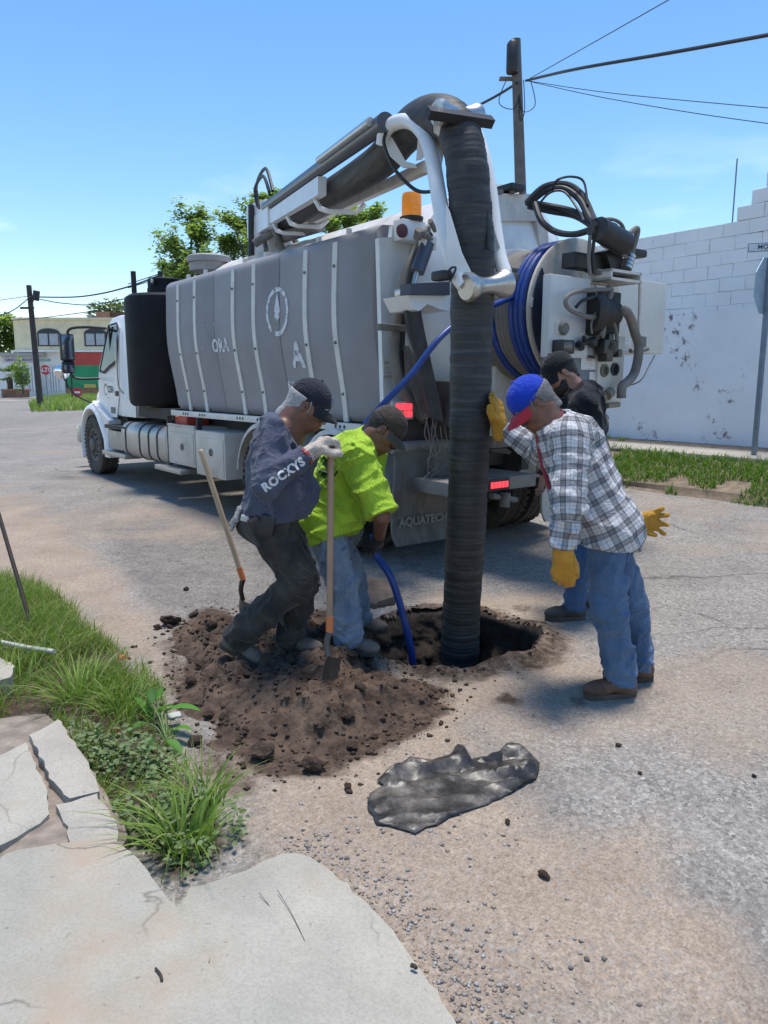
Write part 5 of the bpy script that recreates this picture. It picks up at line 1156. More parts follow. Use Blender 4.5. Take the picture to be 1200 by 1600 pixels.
m_ = MB(); a, b = PX(978,420,XC-.08), PX(985,398,XC-.08)
for k in range(4): t_ = k/4; m_.cyl(a.lerp(b, t_), a.lerp(b, t_+.2), .045, 16)
m_.build('hose_coupling', M_STL, TK)
m_ = MB(); c_ = PX(802,438,-8.9); m_.box(c_, (.14,.16,.09), .012).box(c_+Vector((0,0,.06)), (.06,.1,.06), .01).build('level_wind', M_DRT, TK)
# ================================================================== BACKGROUND
def hs(px, py, Y): return at(px, py, Y)
M_YEL = M('pale yellow stucco', (.78,.68,.46), .9, var=.08, scale=1.2, dirt=(.42,.36,.26), damt=.2, dscale=.8); M_HWH = M('white stucco', (.82,.81,.79), .9, var=.06, scale=1.0, dirt=(.45,.43,.40), damt=.2, dscale=.7)
M_SRED = M('shop red', (.50,.075,.06), .7, var=.1, scale=1); M_SGRN = M('shop green', (.03,.30,.13), .7, var=.1, scale=1); M_DKF = M('dark frame', (.03,.035,.05), .5); M_CURT = M('pale curtain', (.42,.44,.47), .7, var=.15, scale=3)
M_BRK = M('orange brick', (.40,.20,.12), .9, var=.2, scale=3)
YH = 75.0
def pbox(name, px0, py0, px1, py1, Y, dep, mat, parent=None, bev=0.0):
    """box whose street face fills the given pixels at depth Y"""
    a = at(px0, py0, Y); b = at(px1, py1, Y); o = MB().bx(a.x, b.x, Y, Y+dep, min(a.z, b.z), max(a.z, b.z), bev).build(name, mat, None)
    if parent:
        o.parent = parent; o.matrix_parent_inverse = Matrix.Translation(-parent.location)
    return o
zg = at(0, 622, YH).z
h1 = empty('yellow_house', (at(90,622,YH).x, YH, 0)); tag(h1, 'pale yellow two-storey house with arched window above a white ground floor', 'house')
pbox('upper_wall', 20,500,190,548, YH, 9, M_YEL, h1); pbox('parapet', 17,496,192,500, YH-.15, 9.3, M_YEL, h1); pbox('ledge', 17,547,192,550, YH-.5, 9, M_HWH, h1); pbox('lower_wall', 60,550,103.5,624, YH+.1, 9, M_HWH, h1)
def win_arch(px0, px1, py0, py1, Y, par):
    a = at(px0, py1, Y); b = at(px1, py0, Y); w_ = b.x-a.x; h = b.z-a.z; cx = (a.x+b.x)/2; z0 = a.z
    def outl(k): return [(cx-w_/2*k, Y, z0+(1-k)*.2)]+[(cx-w_/2*k*math.cos(math.pi*t/10), Y, z0+h*.72+h*.28*k*math.sin(math.pi*t/10)) for t in range(11)]+[(cx+w_/2*k, Y, z0+(1-k)*.2)]
    o = MB().prism([(x, Y-.10, z) for x, _, z in outl(1)], (0,.2,0)).build('window', M_DKF); o.parent = par; o.matrix_parent_inverse = Matrix.Translation(-par.location)
    for s_ in (-1, 1):
        p = MB().bx(cx+s_*w_*.23-w_*.19, cx+s_*w_*.23+w_*.19, Y-.14, Y-.09, z0+.12, z0+h*.70).build('pane', M_CURT); p.parent = o
win_arch(60,93,513,541,YH,h1); win_arch(133,166,513,541,YH,h1)
g_ = pbox('door', 76,572,90,612, YH, .3, M_CURT, h1)
for k in range(4): pbox('bar', 76.5+k*4,572,77.3+k*4,612, YH-.1, .1, M_HWH, h1)
sh_ = empty('corner_shop', (at(130,622,YH).x, YH-.2, 0)); tag(sh_, 'shopfront painted red above green at the corner of the yellow house', 'shop')
pbox('red_band', 103.5,551,190,571, YH-.2, 6, M_SRED, sh_); pbox('green_wall', 103.5,571,190,607, YH-.2, 6, M_SGRN, sh_); pbox('foot_wall', 103.5,607,190,624, YH-.15, 6, M_BRK, sh_)
pbox('yellow_sign', 131,600,150,606, YH-.3, .08, M('yellow sign', (.6,.46,.12), .7), sh_)
h2 = empty('white_house', (at(10,622,YH).x, YH-1, 0)); tag(h2, 'low white house with faded violet lettering left of the leaning pole', 'house')
pbox('wall', -90,556,60,624, YH-1, 9, M_HWH, h2); pbox('roof_slab', -92,551,61,556, YH-1.6, 10, M('grey slab', (.40,.39,.37), .9), h2); pbox('sign_board', 3,558,55,567, YH-1.12, .1, M('pale board', (.60,.60,.64), .8), h2)
v, f = text_mesh('TAMALES PARA MUCHOS', .48, .01); c_ = at(29,562.5,YH-1.15); o = MB().add([(c_.x+x*.50, c_.y, c_.z+y*.8) for x, y, z in v], f).build('lettering', M('violet paint', (.20,.17,.36), .8), h2, smooth=False, fix=False); o.matrix_parent_inverse = Matrix.Translation(-h2.location)
d1 = pbox('door', 42,573,55,612, YH-1.05, .2, M_CURT, h2)
for k in range(3): pbox('bar', 43+k*4.5,573,43.6+k*4.5,612, YH-1.1, .08, M_HWH, h2)
pbox('window', 26,574,37,600, YH-1.04, .1, M_DKF, h2)
h3 = empty('brick_building', (at(165,600,95).x, 95, 0)); tag(h3, 'orange brick upper floor behind the yellow house above the truck cab', 'building')
pbox('wall', 150,487,178,625, 95, 8, M_BRK, h3); pbox('wall', 172,488,215,625, 95.5, 8, M('brown brick', (.15,.075,.06), .9), h3); pbox('parapet', 136,492,151,625, 94.5, 6, M('grey block', (.38,.37,.36), .9), h3)
# planter, palm
pbl = empty('brick_planter', (at(16,618,68).x, 68, 0)); tag(pbl, 'low brown brick planter in front of the white house', 'planter'); pbox('brick_body', 2,609,34,624, 68, 1.6, M('planter brick', (.26,.14,.10), .9, var=.25, scale=2), pbl); pbox('rim', 1,608,35,610, 67.9, 1.8, M_BRK, pbl)
pm = empty('palm', at(16,612,68.8)); tag(pm, 'small fan palm in the brick planter', 'palm'); pmb = pm.location
M_PALM = leaf_mat('palm fronds', (.06,.12,.025), (.15,.22,.06)); m_ = MB().tube([(0,0,-.3),(.05,0,.6),(0,0,1.3)], [.28,.24,.3], 10); m_.build('trunk', M('palm bark', (.08,.06,.045), .95), pm)
vs = []; fs = []; r_ = random.Random(5)
for k in range(22):
    a = r_.uniform(0, 6.28); el = r_.uniform(-.3, 1.2); dv = Vector((math.cos(a)*math.cos(el), math.sin(a)*math.cos(el), math.sin(el))); c_ = Vector((0,0,1.3))+dv*.8; sdv = dv.cross(Vector((0,0,1))).normalized()
    for j in range(9):
        t_ = (j-4)/4*1.1; ld = (dv*math.cos(t_)+sdv*math.sin(t_)).normalized(); tip = c_+ld*r_.uniform(.7,1.0)+Vector((0,0,-.15)); wv = ld.cross(Vector((.2,.3,1))).normalized()*.06; b_ = len(vs); vs += [c_-wv*.3, c_+wv*.3, c_.lerp(tip,.5)+wv, tip, c_.lerp(tip,.5)-wv]; fs.append((b_, b_+1, b_+2, b_+3, b_+4))
    b_ = len(vs); vs += [Vector((0,0,1.25)), Vector((0.04,0,1.25)), c_]; fs.append((b_, b_+1, b_+2))
o = obj_from('fronds', [tuple(v) for v in vs], fs, M_PALM, pm); set_tint(o, np.random.RandomState(2).rand(len(vs)))
# shrub beside the planter
def bush(name, px, py, Y, r3, n, size, label, cat='shrub', seed=1, mat=None):
    b_ = at(px, py, Y); e_ = empty(name, b_); rs_ = np.random.RandomState(seed); p = rs_.normal(size=(n, 3)); p /= np.linalg.norm(p, axis=1)[:,None]; p *= (rs_.rand(n)**.4)[:,None]*(.6+.6*vn3(p[:,0]*2+seed, p[:,1]*2, p[:,2]*2, seed))[:,None]
    p = p*np.array(r3)+np.array([0,0,r3[2]*.9]); leaves('foliage', p, size, seed, mat or M_TREE, e_); MB().tube([(0,0,-.2),(0,0,r3[2]*.8)], [.06,.03], 6).build('stem', M_BARK, e_); return tag(e_, label, cat)
M_TREE = leaf_mat('tree leaves', (.14,.20,.07), (.28,.37,.13), (.38,.45,.2), .6); M_BARK = M('tree bark', (.085,.068,.052), .95, var=.3)
bush('shrub', 36,612,66,(.7,.6,1.6), 900, .22, 'thin grey-green shrub right of the palm', seed=4)
bush('distant_tree', 8,560,130,(5,3,4.2), 2500, .8, 'hazy distant tree beyond the white house roof', 'tree', seed=6); bush('distant_tree', -40,560,130,(7,3,5), 2500, .8, 'hazy distant tree at the far left edge', 'tree', seed=7); bush('distant_tree', 176,560,110,(4.5,3,4.6), 3000, .6, 'pale tree rising behind the brick building above the cab', 'tree', seed=8, mat=leaf_mat('pale leaves', (.09,.13,.05), (.17,.21,.09)))
# --- grass island with the leaning pole, stop sign, lamp
ISL = [gnd(a, b) for a, b in ((42,648),(40,640),(60,628),(120,622),(200,624),(330,640),(330,652),(200,652),(120,648))]
slab('island_kerb', [(p.x, p.y) for p in ISL], flat(.12), M_CON2, step=1.5, jit=.03).name = 'grass_island'; tag(bpy.data.objects['grass_island'], 'kerbed grass island at the far street corner', kind='structure')
q = in_poly([(p.x, p.y) for p in ISL], 9000, 14, -.2); rs_ = np.random.RandomState(8); grass('island_grass', np.column_stack([q, np.full(len(q), .1)]), .2+.55*rs_.rand(len(q)), .06+.05*rs_.rand(len(q)), rs_.rand(len(q))*6.28, .2+.6*rs_.rand(len(q)), 15, 'tall grass on the far street corner by the leaning pole', seg=2)
M_POLE = M('weathered concrete pole', (.13,.125,.12), .9, var=.2); M_POLE2 = M('dark wooden pole', (.055,.05,.045), .9, var=.25, scale=4); M_WIRE = M('cable black', (.02,.022,.028), .6)
def gpt(px, py, Y): return at(px, py, Y)
pb = gpt(64,640,40); pt = gpt(45,446,40.5); lp = empty('utility_pole', pb); tag(lp, 'leaning dark utility pole on the grass island', 'utility pole')
MB().tube([Vector((0,0,-.3)), (pt-pb)], [.17,.13], 12).build('post', M_POLE2, lp); a = gpt(55,462,40.3)-pb; MB().cyl(a-Vector((0,0,.25)), a+Vector((.1,0,.25)), .17, 12).build('transformer', M_BLK, lp); MB().tube([gpt(50,475,40.3)-pb, a], .03, 6).build('bracket', M_BLK, lp); MB().bx((pt-pb).x-.3,(pt-pb).x+.4,-.06,.06,(pt-pb).z-1.25,(pt-pb).z-1.15).build('cross_arm', M_POLE2, lp)
st = empty('stop_sign', gpt(72,632,48)); tag(st, 'red octagonal ALTO stop sign beside the leaning pole', 'sign'); c_ = gpt(71,578,48)-st.location; rr_ = 15/1155*48*.5*1.0
MB().prism([Vector((c_.x+rr_*1.05*math.cos(math.pi/8+k*math.pi/4), -.03, c_.z+rr_*1.05*math.sin(math.pi/8+k*math.pi/4))) for k in range(8)], (0,.03,0)).build('plate', M('stop red', (.50,.03,.045), .5), st)
v, f = text_mesh('ALTO', .36, .012); MB().add([(c_.x+x, -.036, c_.z+y) for x, y, z in v], f).build('lettering', M('sign white', (.75,.75,.75), .6), st, smooth=False, fix=False); MB().cyl((c_.x,0,-.2), (c_.x,0,c_.z), .035, 8).build('post', M_STEEL, st); MB().bx(c_.x-.55,c_.x+.4,-.02,.0,c_.z+.52,c_.z+.72).build('name_plate', M('plate green grey', (.25,.36,.36), .6), st)
la = empty('street_lamp', gpt(113,622,58)); tag(la, 'slim black street lamp in front of the red and green shop', 'street lamp'); lt = gpt(109,535,58)-la.location; MB().tube([(0,0,-.3), lt], [.07,.05], 8).build('post', M_BLK, la); MB().lathe([(.05,0),(.22,.4),(.3,.42),(.02,.6)], lt, (0,0,1), 12).build('lantern', M('cream lantern', (.55,.45,.28), .5), la)
rs2 = empty('round_sign', gpt(122,634,52)); tag(rs2, 'round red and white sign half hidden by the truck hood', 'sign'); c_ = gpt(121,613,52)-rs2.location; MB().lathe([(0,0),(.34,0),(.34,.03),(0,.03)], c_, (0,-1,0), 20).build('plate', M('stop red', (.50,.03,.045), .5), rs2); MB().bx(c_.x-.2,c_.x+.2,c_.y-.04,c_.y-.031,c_.z-.07,c_.z+.07).build('bar', M('sign white', (.75,.75,.75), .6), rs2); MB().cyl((c_.x,0,-.2),(c_.x,0,c_.z),.03,8).build('post', M_STEEL, rs2)
kb = [gnd(a, b) for a, b in ((-400,629),(200,629),(200,624),(-400,624))]; o = slab('far_sidewalk', [(p.x, p.y) for p in kb], flat(.14), M_CON2, step=4, jit=.0); tag(o, 'pale sidewalk in front of the far houses', kind='structure')
# --- tall pole behind the truck on the right
Yp = 21; pb = Vector((gpt(817,300,Yp).x+.1, Yp, .2)); pt = gpt(806,62,Yp); rp_ = empty('utility_pole', pb); tag(rp_, 'tall concrete utility pole rising behind the truck tank', 'utility pole')
pdir = (pt-gpt(814,300,Yp)).normalized(); base = pt-pdir*((pt.z-.2)/pdir.z); rp_.location = base
MB().tube([Vector((0,0,-.3)), pt-base], [.20,.125], 16).build('post', M_POLE, rp_); c_ = gpt(801,88,Yp-.2)-base; MB().lathe([(0,-.40),(.15,-.40),(.16,-.36),(.16,.28),(.10,.36),(0,.38)], c_, (0,0,1), 16).build('transformer', M_BLK, rp_); MB().bx(c_.x-.3,c_.x+.25,-.1,.05,c_.z-.50,c_.z-.44).build('bracket', M_DRT, rp_)
m_ = MB(); 
for k, (dx, w_) in enumerate(((-.35,.5),(.28,.55),(.1,.7))): c2 = gpt(812,128,Yp-.15)-base; m_.tube(spline([c2+Vector((dx,0,.05)), c2+Vector((dx*1.5,0,-w_)), c2+Vector((dx*.4,0,-w_*1.3)), c2+Vector((0,0,-.3))], 6), .012, 5)
m_.build('jumper_cables', M_WIRE, rp_)
def wire(label, pts, r, sag=0.0):
    P = [Vector(p) for p in pts]
    if len(P) == 2: P = [P[0], P[0].lerp(P[1],.25)-Vector((0,0,sag*.75)), P[0].lerp(P[1],.5)-Vector((0,0,sag)), P[0].lerp(P[1],.75)-Vector((0,0,sag*.75)), P[1]]
    return tag(MB().tube(spline(P, 8), r, 6).build('overhead_wire', M_WIRE), label, 'wire')
A = gpt(822,126,Yp-.15)
wire('thick black cable from the tall pole to the upper right', [A, gpt(900,108,16.5), gpt(1050,82,14), gpt(1215,52,12.5)], .032)
wire('thin wire rising steeply from the tall pole to the top edge', [A, gpt(930,65,17), gpt(1055,-6,14)], .009)
wire('upper of two thin wires sloping right from the tall pole', [A, gpt(960,146,18), gpt(1215,170,15)], .009)
wire('lower of two thin wires sloping right from the tall pole', [A, gpt(930,150,18), gpt(1080,176,16), gpt(1215,195,15)], .009)
wire('thick cable from the tall pole down left behind the boom', [gpt(808,130,Yp-.15), gpt(745,166,23), gpt(600,235,28), gpt(430,330,38)], .034)
B_ = gpt(55,464,40.2)
wire('upper twin cable from the leaning pole towards the trees', [B_, gpt(130,463,38), gpt(210,445,34), gpt(330,395,28)], .035); wire('lower cable from the leaning pole sagging to the right', [gpt(55,466,40.2), gpt(100,474,39), gpt(160,474,37), gpt(300,440,32)], .025)
wire('wire from the leaning pole down to the left edge', [gpt(48,463,40.3), gpt(20,485,38), gpt(-20,500,36)], .025); wire('faint wire from the leaning pole to the far left', [gpt(48,462,40.3), gpt(-20,472,42)], .016)
wire('long low wire crossing in front of the yellow house roof', [gpt(-20,503,60), gpt(60,497,58), gpt(140,487,52), gpt(260,470,40)], .03)
wire('pair of wires climbing past the trees, lower one', [gpt(200,450,33), gpt(300,418,30), gpt(420,372,27)], .018); wire('pair of wires climbing past the trees, upper one', [gpt(200,444,33), gpt(300,410,30), gpt(420,362,27)], .018)
# --- trees behind the truck
def tree(px, pyb, Y, blobs, nleaf, lsize, label, seed):
    b_ = gpt(px, 600, Y); b_.z = .2; e_ = empty('street_tree', b_); tag(e_, label, 'tree', 'trees behind the truck'); r_ = random.Random(seed); rs_ = np.random.RandomState(seed); tr = MB(); pts = []
    cs = [(gpt(a, b, Y)-b_+Vector((0, r_.uniform(-.8,.8), 0)), rad) for a, b, rad in blobs]; top = sum((c for c, _ in cs), Vector())/len(cs)
    fork = Vector((top.x*.5, 0, max(1.6, top.z*.45))); tr.tube(spline([Vector((0,0,-.2)), Vector((.05,0,fork.z*.5)), fork], 5), [.16-.05*k/10 for k in range(11)], 8)
    for c, rad in cs:
        tr.tube(spline([fork, fork.lerp(c,.5)+Vector((r_.uniform(-.2,.2), r_.uniform(-.2,.2), .1)), c], 4), [.075-.05*k/8 for k in range(9)], 6)
        for k in range(9):
            d_ = Vector((r_.gauss(0,1), r_.gauss(0,1), r_.gauss(0,.8))).normalized(); tip = c+d_*rad*r_.uniform(.6,1.15); tr.tube([c, c.lerp(tip,.6)+Vector((0,0,.05)), tip], [.025,.016,.006], 5)
            n_ = int(nleaf/len(cs)/9); tt = rs_.rand(n_)**.7; cl = np.array(c[:])[None]*(1-tt[:,None])+np.array(tip[:])[None]*tt[:,None]+rs_.normal(0, rad*.17, (n_, 3)); pts.append(cl)
    tr.build('trunk', M_BARK, e_); leaves('crown', np.concatenate(pts), lsize, seed, M_TREE, e_, aspect=.55); return e_
tree(293,0,27,[(275,385,.75),(300,345,.7),(318,375,.65),(290,410,.85),(262,420,.6),(325,415,.6),(300,440,.8)], 7000, .13, 'leftmost leafy tree, above the front side tanks', 3)
tree(395,0,25,[(362,345,.65),(395,330,.6),(415,305,.5),(380,380,.75),(420,350,.7),(352,375,.45),(405,400,.7),(440,330,.5)], 7500, .125, 'leafy tree right behind the foot of the boom', 5)
tree(560,0,23,[(535,345,.55),(560,330,.5),(582,345,.45),(545,368,.6),(515,355,.45),(575,372,.5)], 5200, .115, 'tree crown showing under the raised boom', 8)
# ================================================================== PEOPLE: signed-distance volumes turned into continuous surfaces
def v3(p): return np.array([p[0], p[1], p[2]], float)
def unit(v): v = v3(v); return v/np.linalg.norm(v)
def cap(a, b, ra, rb=None, k=.02, sq=None, op='u'): return dict(t='c', a=v3(a), b=v3(b), ra=ra, rb=ra if rb is None else rb, k=k, sq=sq, op=op)
def ell(c, rad, fr, k=.02, op='u'): return dict(t='e', c=v3(c), r=np.array(rad, float), fr=np.array([unit(f) for f in fr]), k=k, op=op)
def p_eval(p, X):
    if p['t'] == 'c':
        ab = p['b']-p['a']; q = X-p['a']; t = np.clip(q @ ab/(ab @ ab+1e-12), 0, 1); q = q-t[..., None]*ab; r = p['ra']+(p['rb']-p['ra'])*t
        if p['sq']:
            e, f = p['sq']; e = unit(e); qe = q @ e; q = q+(qe*(f-1))[..., None]*e; return (np.linalg.norm(q, axis=-1)-r)/(1+.35*(f-1))
        return np.linalg.norm(q, axis=-1)-r
    q = (X-p['c']) @ p['fr'].T; k0 = np.linalg.norm(q/p['r'], axis=-1); k1 = np.linalg.norm(q/p['r']**2, axis=-1); return k0*(k0-1)/(k1+1e-9)
def p_box(p, pad):
    if p['t'] == 'c':
        m = max(p['ra'], p['rb'])+pad; return np.minimum(p['a'], p['b'])-m, np.maximum(p['a'], p['b'])+m
    m = p['r'].max()+pad; return p['c']-m, p['c']+m
def surfnet(D, org, h):
    S = D < 0; nx, ny, nz = D.shape
    offs = np.array([(i, j, k) for i in (0,1) for j in (0,1) for k in (0,1)])
    c = np.zeros((nx-1, ny-1, nz-1), np.int8)
    for i, j, k in offs: c += S[i:nx-1+i, j:ny-1+j, k:nz-1+k]
    act = (c > 0) & (c < 8); cells = np.argwhere(act); idx = np.full(act.shape, -1, np.int64); idx[act] = np.arange(len(cells))
    val = np.stack([D[cells[:,0]+i, cells[:,1]+j, cells[:,2]+k] for i, j, k in offs], -1); acc = np.zeros((len(cells), 3)); cnt = np.zeros(len(cells))
    for a in range(8):
        for b in range(a+1, 8):
            if np.abs(offs[a]-offs[b]).sum() != 1: continue
            va, vb = val[:,a], val[:,b]; m = (va < 0) != (vb < 0); t = np.where(m, va/(va-vb+1e-12), 0); acc += m[:,None]*(offs[a]+(offs[b]-offs[a])*t[:,None]); cnt += m
    V = (cells+acc/cnt[:,None])*h+org; Q = []
    for ax_ in range(3):
        sl0 = [slice(None)]*3; sl1 = [slice(None)]*3; sl0[ax_] = slice(0, -1); sl1[ax_] = slice(1, None); A, B = S[tuple(sl0)], S[tuple(sl1)]
        e = np.argwhere(A != B); o1, o2 = [(1,2),(2,0),(0,1)][ax_]; ok = (e[:,o1] > 0) & (e[:,o2] > 0) & (e[:,o1] < D.shape[o1]-1) & (e[:,o2] < D.shape[o2]-1); e = e[ok]
        def ci(d1, d2):
            q = e.copy(); q[:,o1] += d1; q[:,o2] += d2; return idx[q[:,0], q[:,1], q[:,2]]
        q = np.stack([ci(-1,-1), ci(0,-1), ci(0,0), ci(-1,0)], -1); fl = ~A[e[:,0], e[:,1], e[:,2]]; q[fl] = q[fl][:, ::-1]; Q.append(q)
    return V, np.concatenate(Q)
def sdf_mesh(prims, vox, cuts=(), fold=None, pad=.05):
    lo = np.min([p_box(p, pad)[0] for p in prims if p['op'] == 'u'], axis=0); hi = np.max([p_box(p, pad)[1] for p in prims if p['op'] == 'u'], axis=0)
    n = np.ceil((hi-lo)/vox).astype(int)+1; D = np.full(n, .2, np.float32); ax_ = [lo[i]+np.arange(n[i])*vox for i in range(3)]
    for p in prims:
        b0_, b1_ = p_box(p, p['k']+2*vox); i0 = np.clip(np.floor((b0_-lo)/vox).astype(int), 0, n-1); i1 = np.clip(np.ceil((b1_-lo)/vox).astype(int)+1, 1, n)
        if np.any(i1 <= i0): continue
        X = np.stack(np.meshgrid(*[ax_[i][i0[i]:i1[i]] for i in range(3)], indexing='ij'), -1); d = p_eval(p, X); s_ = tuple(slice(i0[i], i1[i]) for i in range(3)); o = D[s_]; k = max(p['k'], 1e-4)
        if p['op'] == 'u': hh_ = np.maximum(k-np.abs(o-d), 0)/k; D[s_] = np.minimum(o, d)-hh_*hh_*k*.25
        else: hh_ = np.maximum(k-np.abs(o+d), 0)/k; D[s_] = np.maximum(o, -d)+hh_*hh_*k*.25
    if fold is not None or cuts:
        m = np.argwhere(np.abs(D) < .045); P = lo+m*vox; d = D[m[:,0], m[:,1], m[:,2]]
        if fold is not None: d = d+fold(P)
        D[m[:,0], m[:,1], m[:,2]] = d
    for (pt, nr) in cuts:                       # keep the side where (p-pt).n < 0
        G = [(ax_[i]-pt[i])*nr[i] for i in range(3)]; pl_ = G[0][:,None,None]+G[1][None,:,None]+G[2][None,None,:]; D = np.maximum(D, pl_)
    D[0] = D[-1] = .2; D[:,0] = D[:,-1] = .2; D[:,:,0] = D[:,:,-1] = .2
    return surfnet(D, lo, vox)
def sobj(name, prims, vox, mat, parent, cuts=(), fold=None, smooth=1):
    V, Q = sdf_mesh(prims, vox, cuts, fold)
    for _ in range(smooth):
        A = np.zeros_like(V); c = np.zeros(len(V))
        for i in range(4):
            j = Q[:, (i+1) % 4]; np.add.at(A, Q[:,i], V[j]); np.add.at(c, Q[:,i], 1); np.add.at(A, j, V[Q[:,i]]); np.add.at(c, j, 1)
        V = V*.5+.5*A/np.maximum(c, 1)[:,None]
    o = obj_np(name, V-v3(parent.location), Q, mat, parent); o['_n'] = 0; del o['_n']; return o
def ridged(P, e1, f1, f2, f3, seed):
    """creases running along e1"""
    e1 = unit(e1); a = unit(np.cross(e1, (.3,.9,.2))); b = np.cross(e1, a); u, v, w_ = P @ e1*f1, P @ a*f2, P @ b*f3
    wv = vn3(u*.7+9, v*.5, w_*.5, seed+7)*1.6; n = vn3(u, v+wv, w_-wv, seed); return .5-1.9*np.maximum(0, 1-np.abs(2*n-1)*1.3)**1.8
def fold_fn(specs):
    """specs: (axis point a, b, amp, kind) - noise creases plus compression rings around joints"""
    def f(P):
        r = 0
        for s_ in specs:
            if s_[0] == 'ridge': _, e1, amp, f1, f2, seed = s_; r = r+2.0*amp*ridged(P, e1, f1, f2, f2, seed)
            elif s_[0] == 'ring':  # bunching near a point along a direction
                _, c, e, amp, fr, rad, seed = s_; q = P-v3(c); t = q @ unit(e); g = np.exp(-(np.linalg.norm(q, axis=-1)/rad)**2)
                ph_ = vn3(P[:,0]*14, P[:,1]*14, P[:,2]*9, seed)*5.0; r = r+amp*g*(.55-1.9*(1-np.abs(np.sin(t*fr*.5+ph_)))**1.4)
        return r
    return f
# ------------------------------------------------------------------ materials for people
def wrinkle(m, sc=15.0, st=.55):
    t = m.node_tree
    if any(n.label == 'wr' for n in t.nodes): return
    b = [n for n in t.nodes if n.type == 'BSDF_PRINCIPLED'][0]; co = N(t, 'TexCoord'); n = N(t, 'TexNoise', Scale=sc, Detail=3, Roughness=.5, Distortion=1.6); n.label = 'wr'; t.links.new(co.outputs['Object'], n.inputs['Vector'])
    a = N(t, 'Math', operation='SUBTRACT'); t.links.new(n.outputs[0], a.inputs[0]); a.inputs[1].default_value = .5; ab = N(t, 'Math', operation='ABSOLUTE'); t.links.new(a.outputs[0], ab.inputs[0]); pw = N(t, 'Math', operation='POWER'); t.links.new(ab.outputs[0], pw.inputs[0]); pw.inputs[1].default_value = .6
    bp_ = N(t, 'Bump', Strength=st, Distance=.02, invert=True); t.links.new(pw.outputs[0], bp_.inputs['Height']); old = b.inputs['Normal'].links
    if old: t.links.new(old[0].from_socket, bp_.inputs['Normal'])
    t.links.new(bp_.outputs[0], b.inputs['Normal'])
def skin_mat(name, c):
    m, t, b = nodes(name); co = N(t, 'TexCoord'); n = N(t, 'TexNoise', Scale=28.0, Detail=6); t.links.new(co.outputs['Object'], n.inputs['Vector'])
    r = ramp(t, n.outputs[0], [(.3, tuple(v*.78 for v in c)), (.7, tuple(min(1, v*1.12) for v in c))]); t.links.new(r.outputs[0], b.inputs['Base Color']); b.inputs['Roughness'].default_value = .48
    b.inputs['Subsurface Weight'].default_value = .12; b.inputs['Subsurface Radius'].default_value = (.012,.005,.003); b.inputs['Subsurface Scale'].default_value = .6
    bp_ = N(t, 'Bump', Strength=.25, Distance=.003); n2 = N(t, 'TexNoise', Scale=190.0, Detail=3); t.links.new(co.outputs['Object'], n2.inputs['Vector']); t.links.new(n2.outputs[0], bp_.inputs['Height']); t.links.new(bp_.outputs[0], b.inputs['Normal']); return m
def cloth_mat(name, c, var=.12, dirt=None, damt=.3, dscale=7, weave=260, rough=.9, sheen=.15):
    m = M(name, c, rough, var=var, scale=7, bump=.25, bscale=weave, dirt=dirt, damt=damt, dscale=dscale, spec=.15, detail=7); b = [n for n in m.node_tree.nodes if n.type == 'BSDF_PRINCIPLED'][0]; b.inputs['Sheen Weight'].default_value = sheen
    wrinkle(m); return m
SK1 = skin_mat('tanned skin', (.190,.088,.056)); SK2 = skin_mat('brown skin', (.175,.080,.050)); SK3 = skin_mat('light brown skin', (.30,.155,.105))
M_DENIM = cloth_mat('blue denim', (.075,.130,.225), .2, (.15,.215,.32), .34, 6); M_DENIML = cloth_mat('faded light denim', (.17,.225,.31), .2, (.32,.345,.38), .4, 6); M_DENIMD = cloth_mat('dark blue denim', (.045,.09,.18), .2)
M_NAVY = cloth_mat('navy shirt', (.078,.086,.125), .15); M_NEON = cloth_mat('neon yellow shirt', (.37,.56,.05), .10, sheen=.05); M_BLKJ = cloth_mat('black jacket', (.012,.013,.018), .3); M_CARG = cloth_mat('charcoal work trousers', (.040,.036,.033), .25, (.09,.078,.066), .3)
M_LEA = cloth_mat('yellow leather glove', (.50,.245,.030), .18, (.26,.13,.03), .2, 12, 120, .7); M_GLW = cloth_mat('dirty white work glove', (.50,.43,.36), .15, (.20,.165,.14), .42, 16, 120); M_GLB = cloth_mat('black glove', (.02,.02,.022), .2)
M_GREY = M('grey hair', (.33,.325,.32), .75, var=.25, scale=120, bump=.5, bscale=220); M_DKH = M('dark hair', (.02,.017,.015), .7, var=.4, scale=60, bump=.5, bscale=150); M_SALT = M('salt and pepper hair', (.15,.145,.14), .75, var=.4, scale=120, bump=.5, bscale=220)
M_EYE = M('eye dark', (.012,.009,.008), .25)
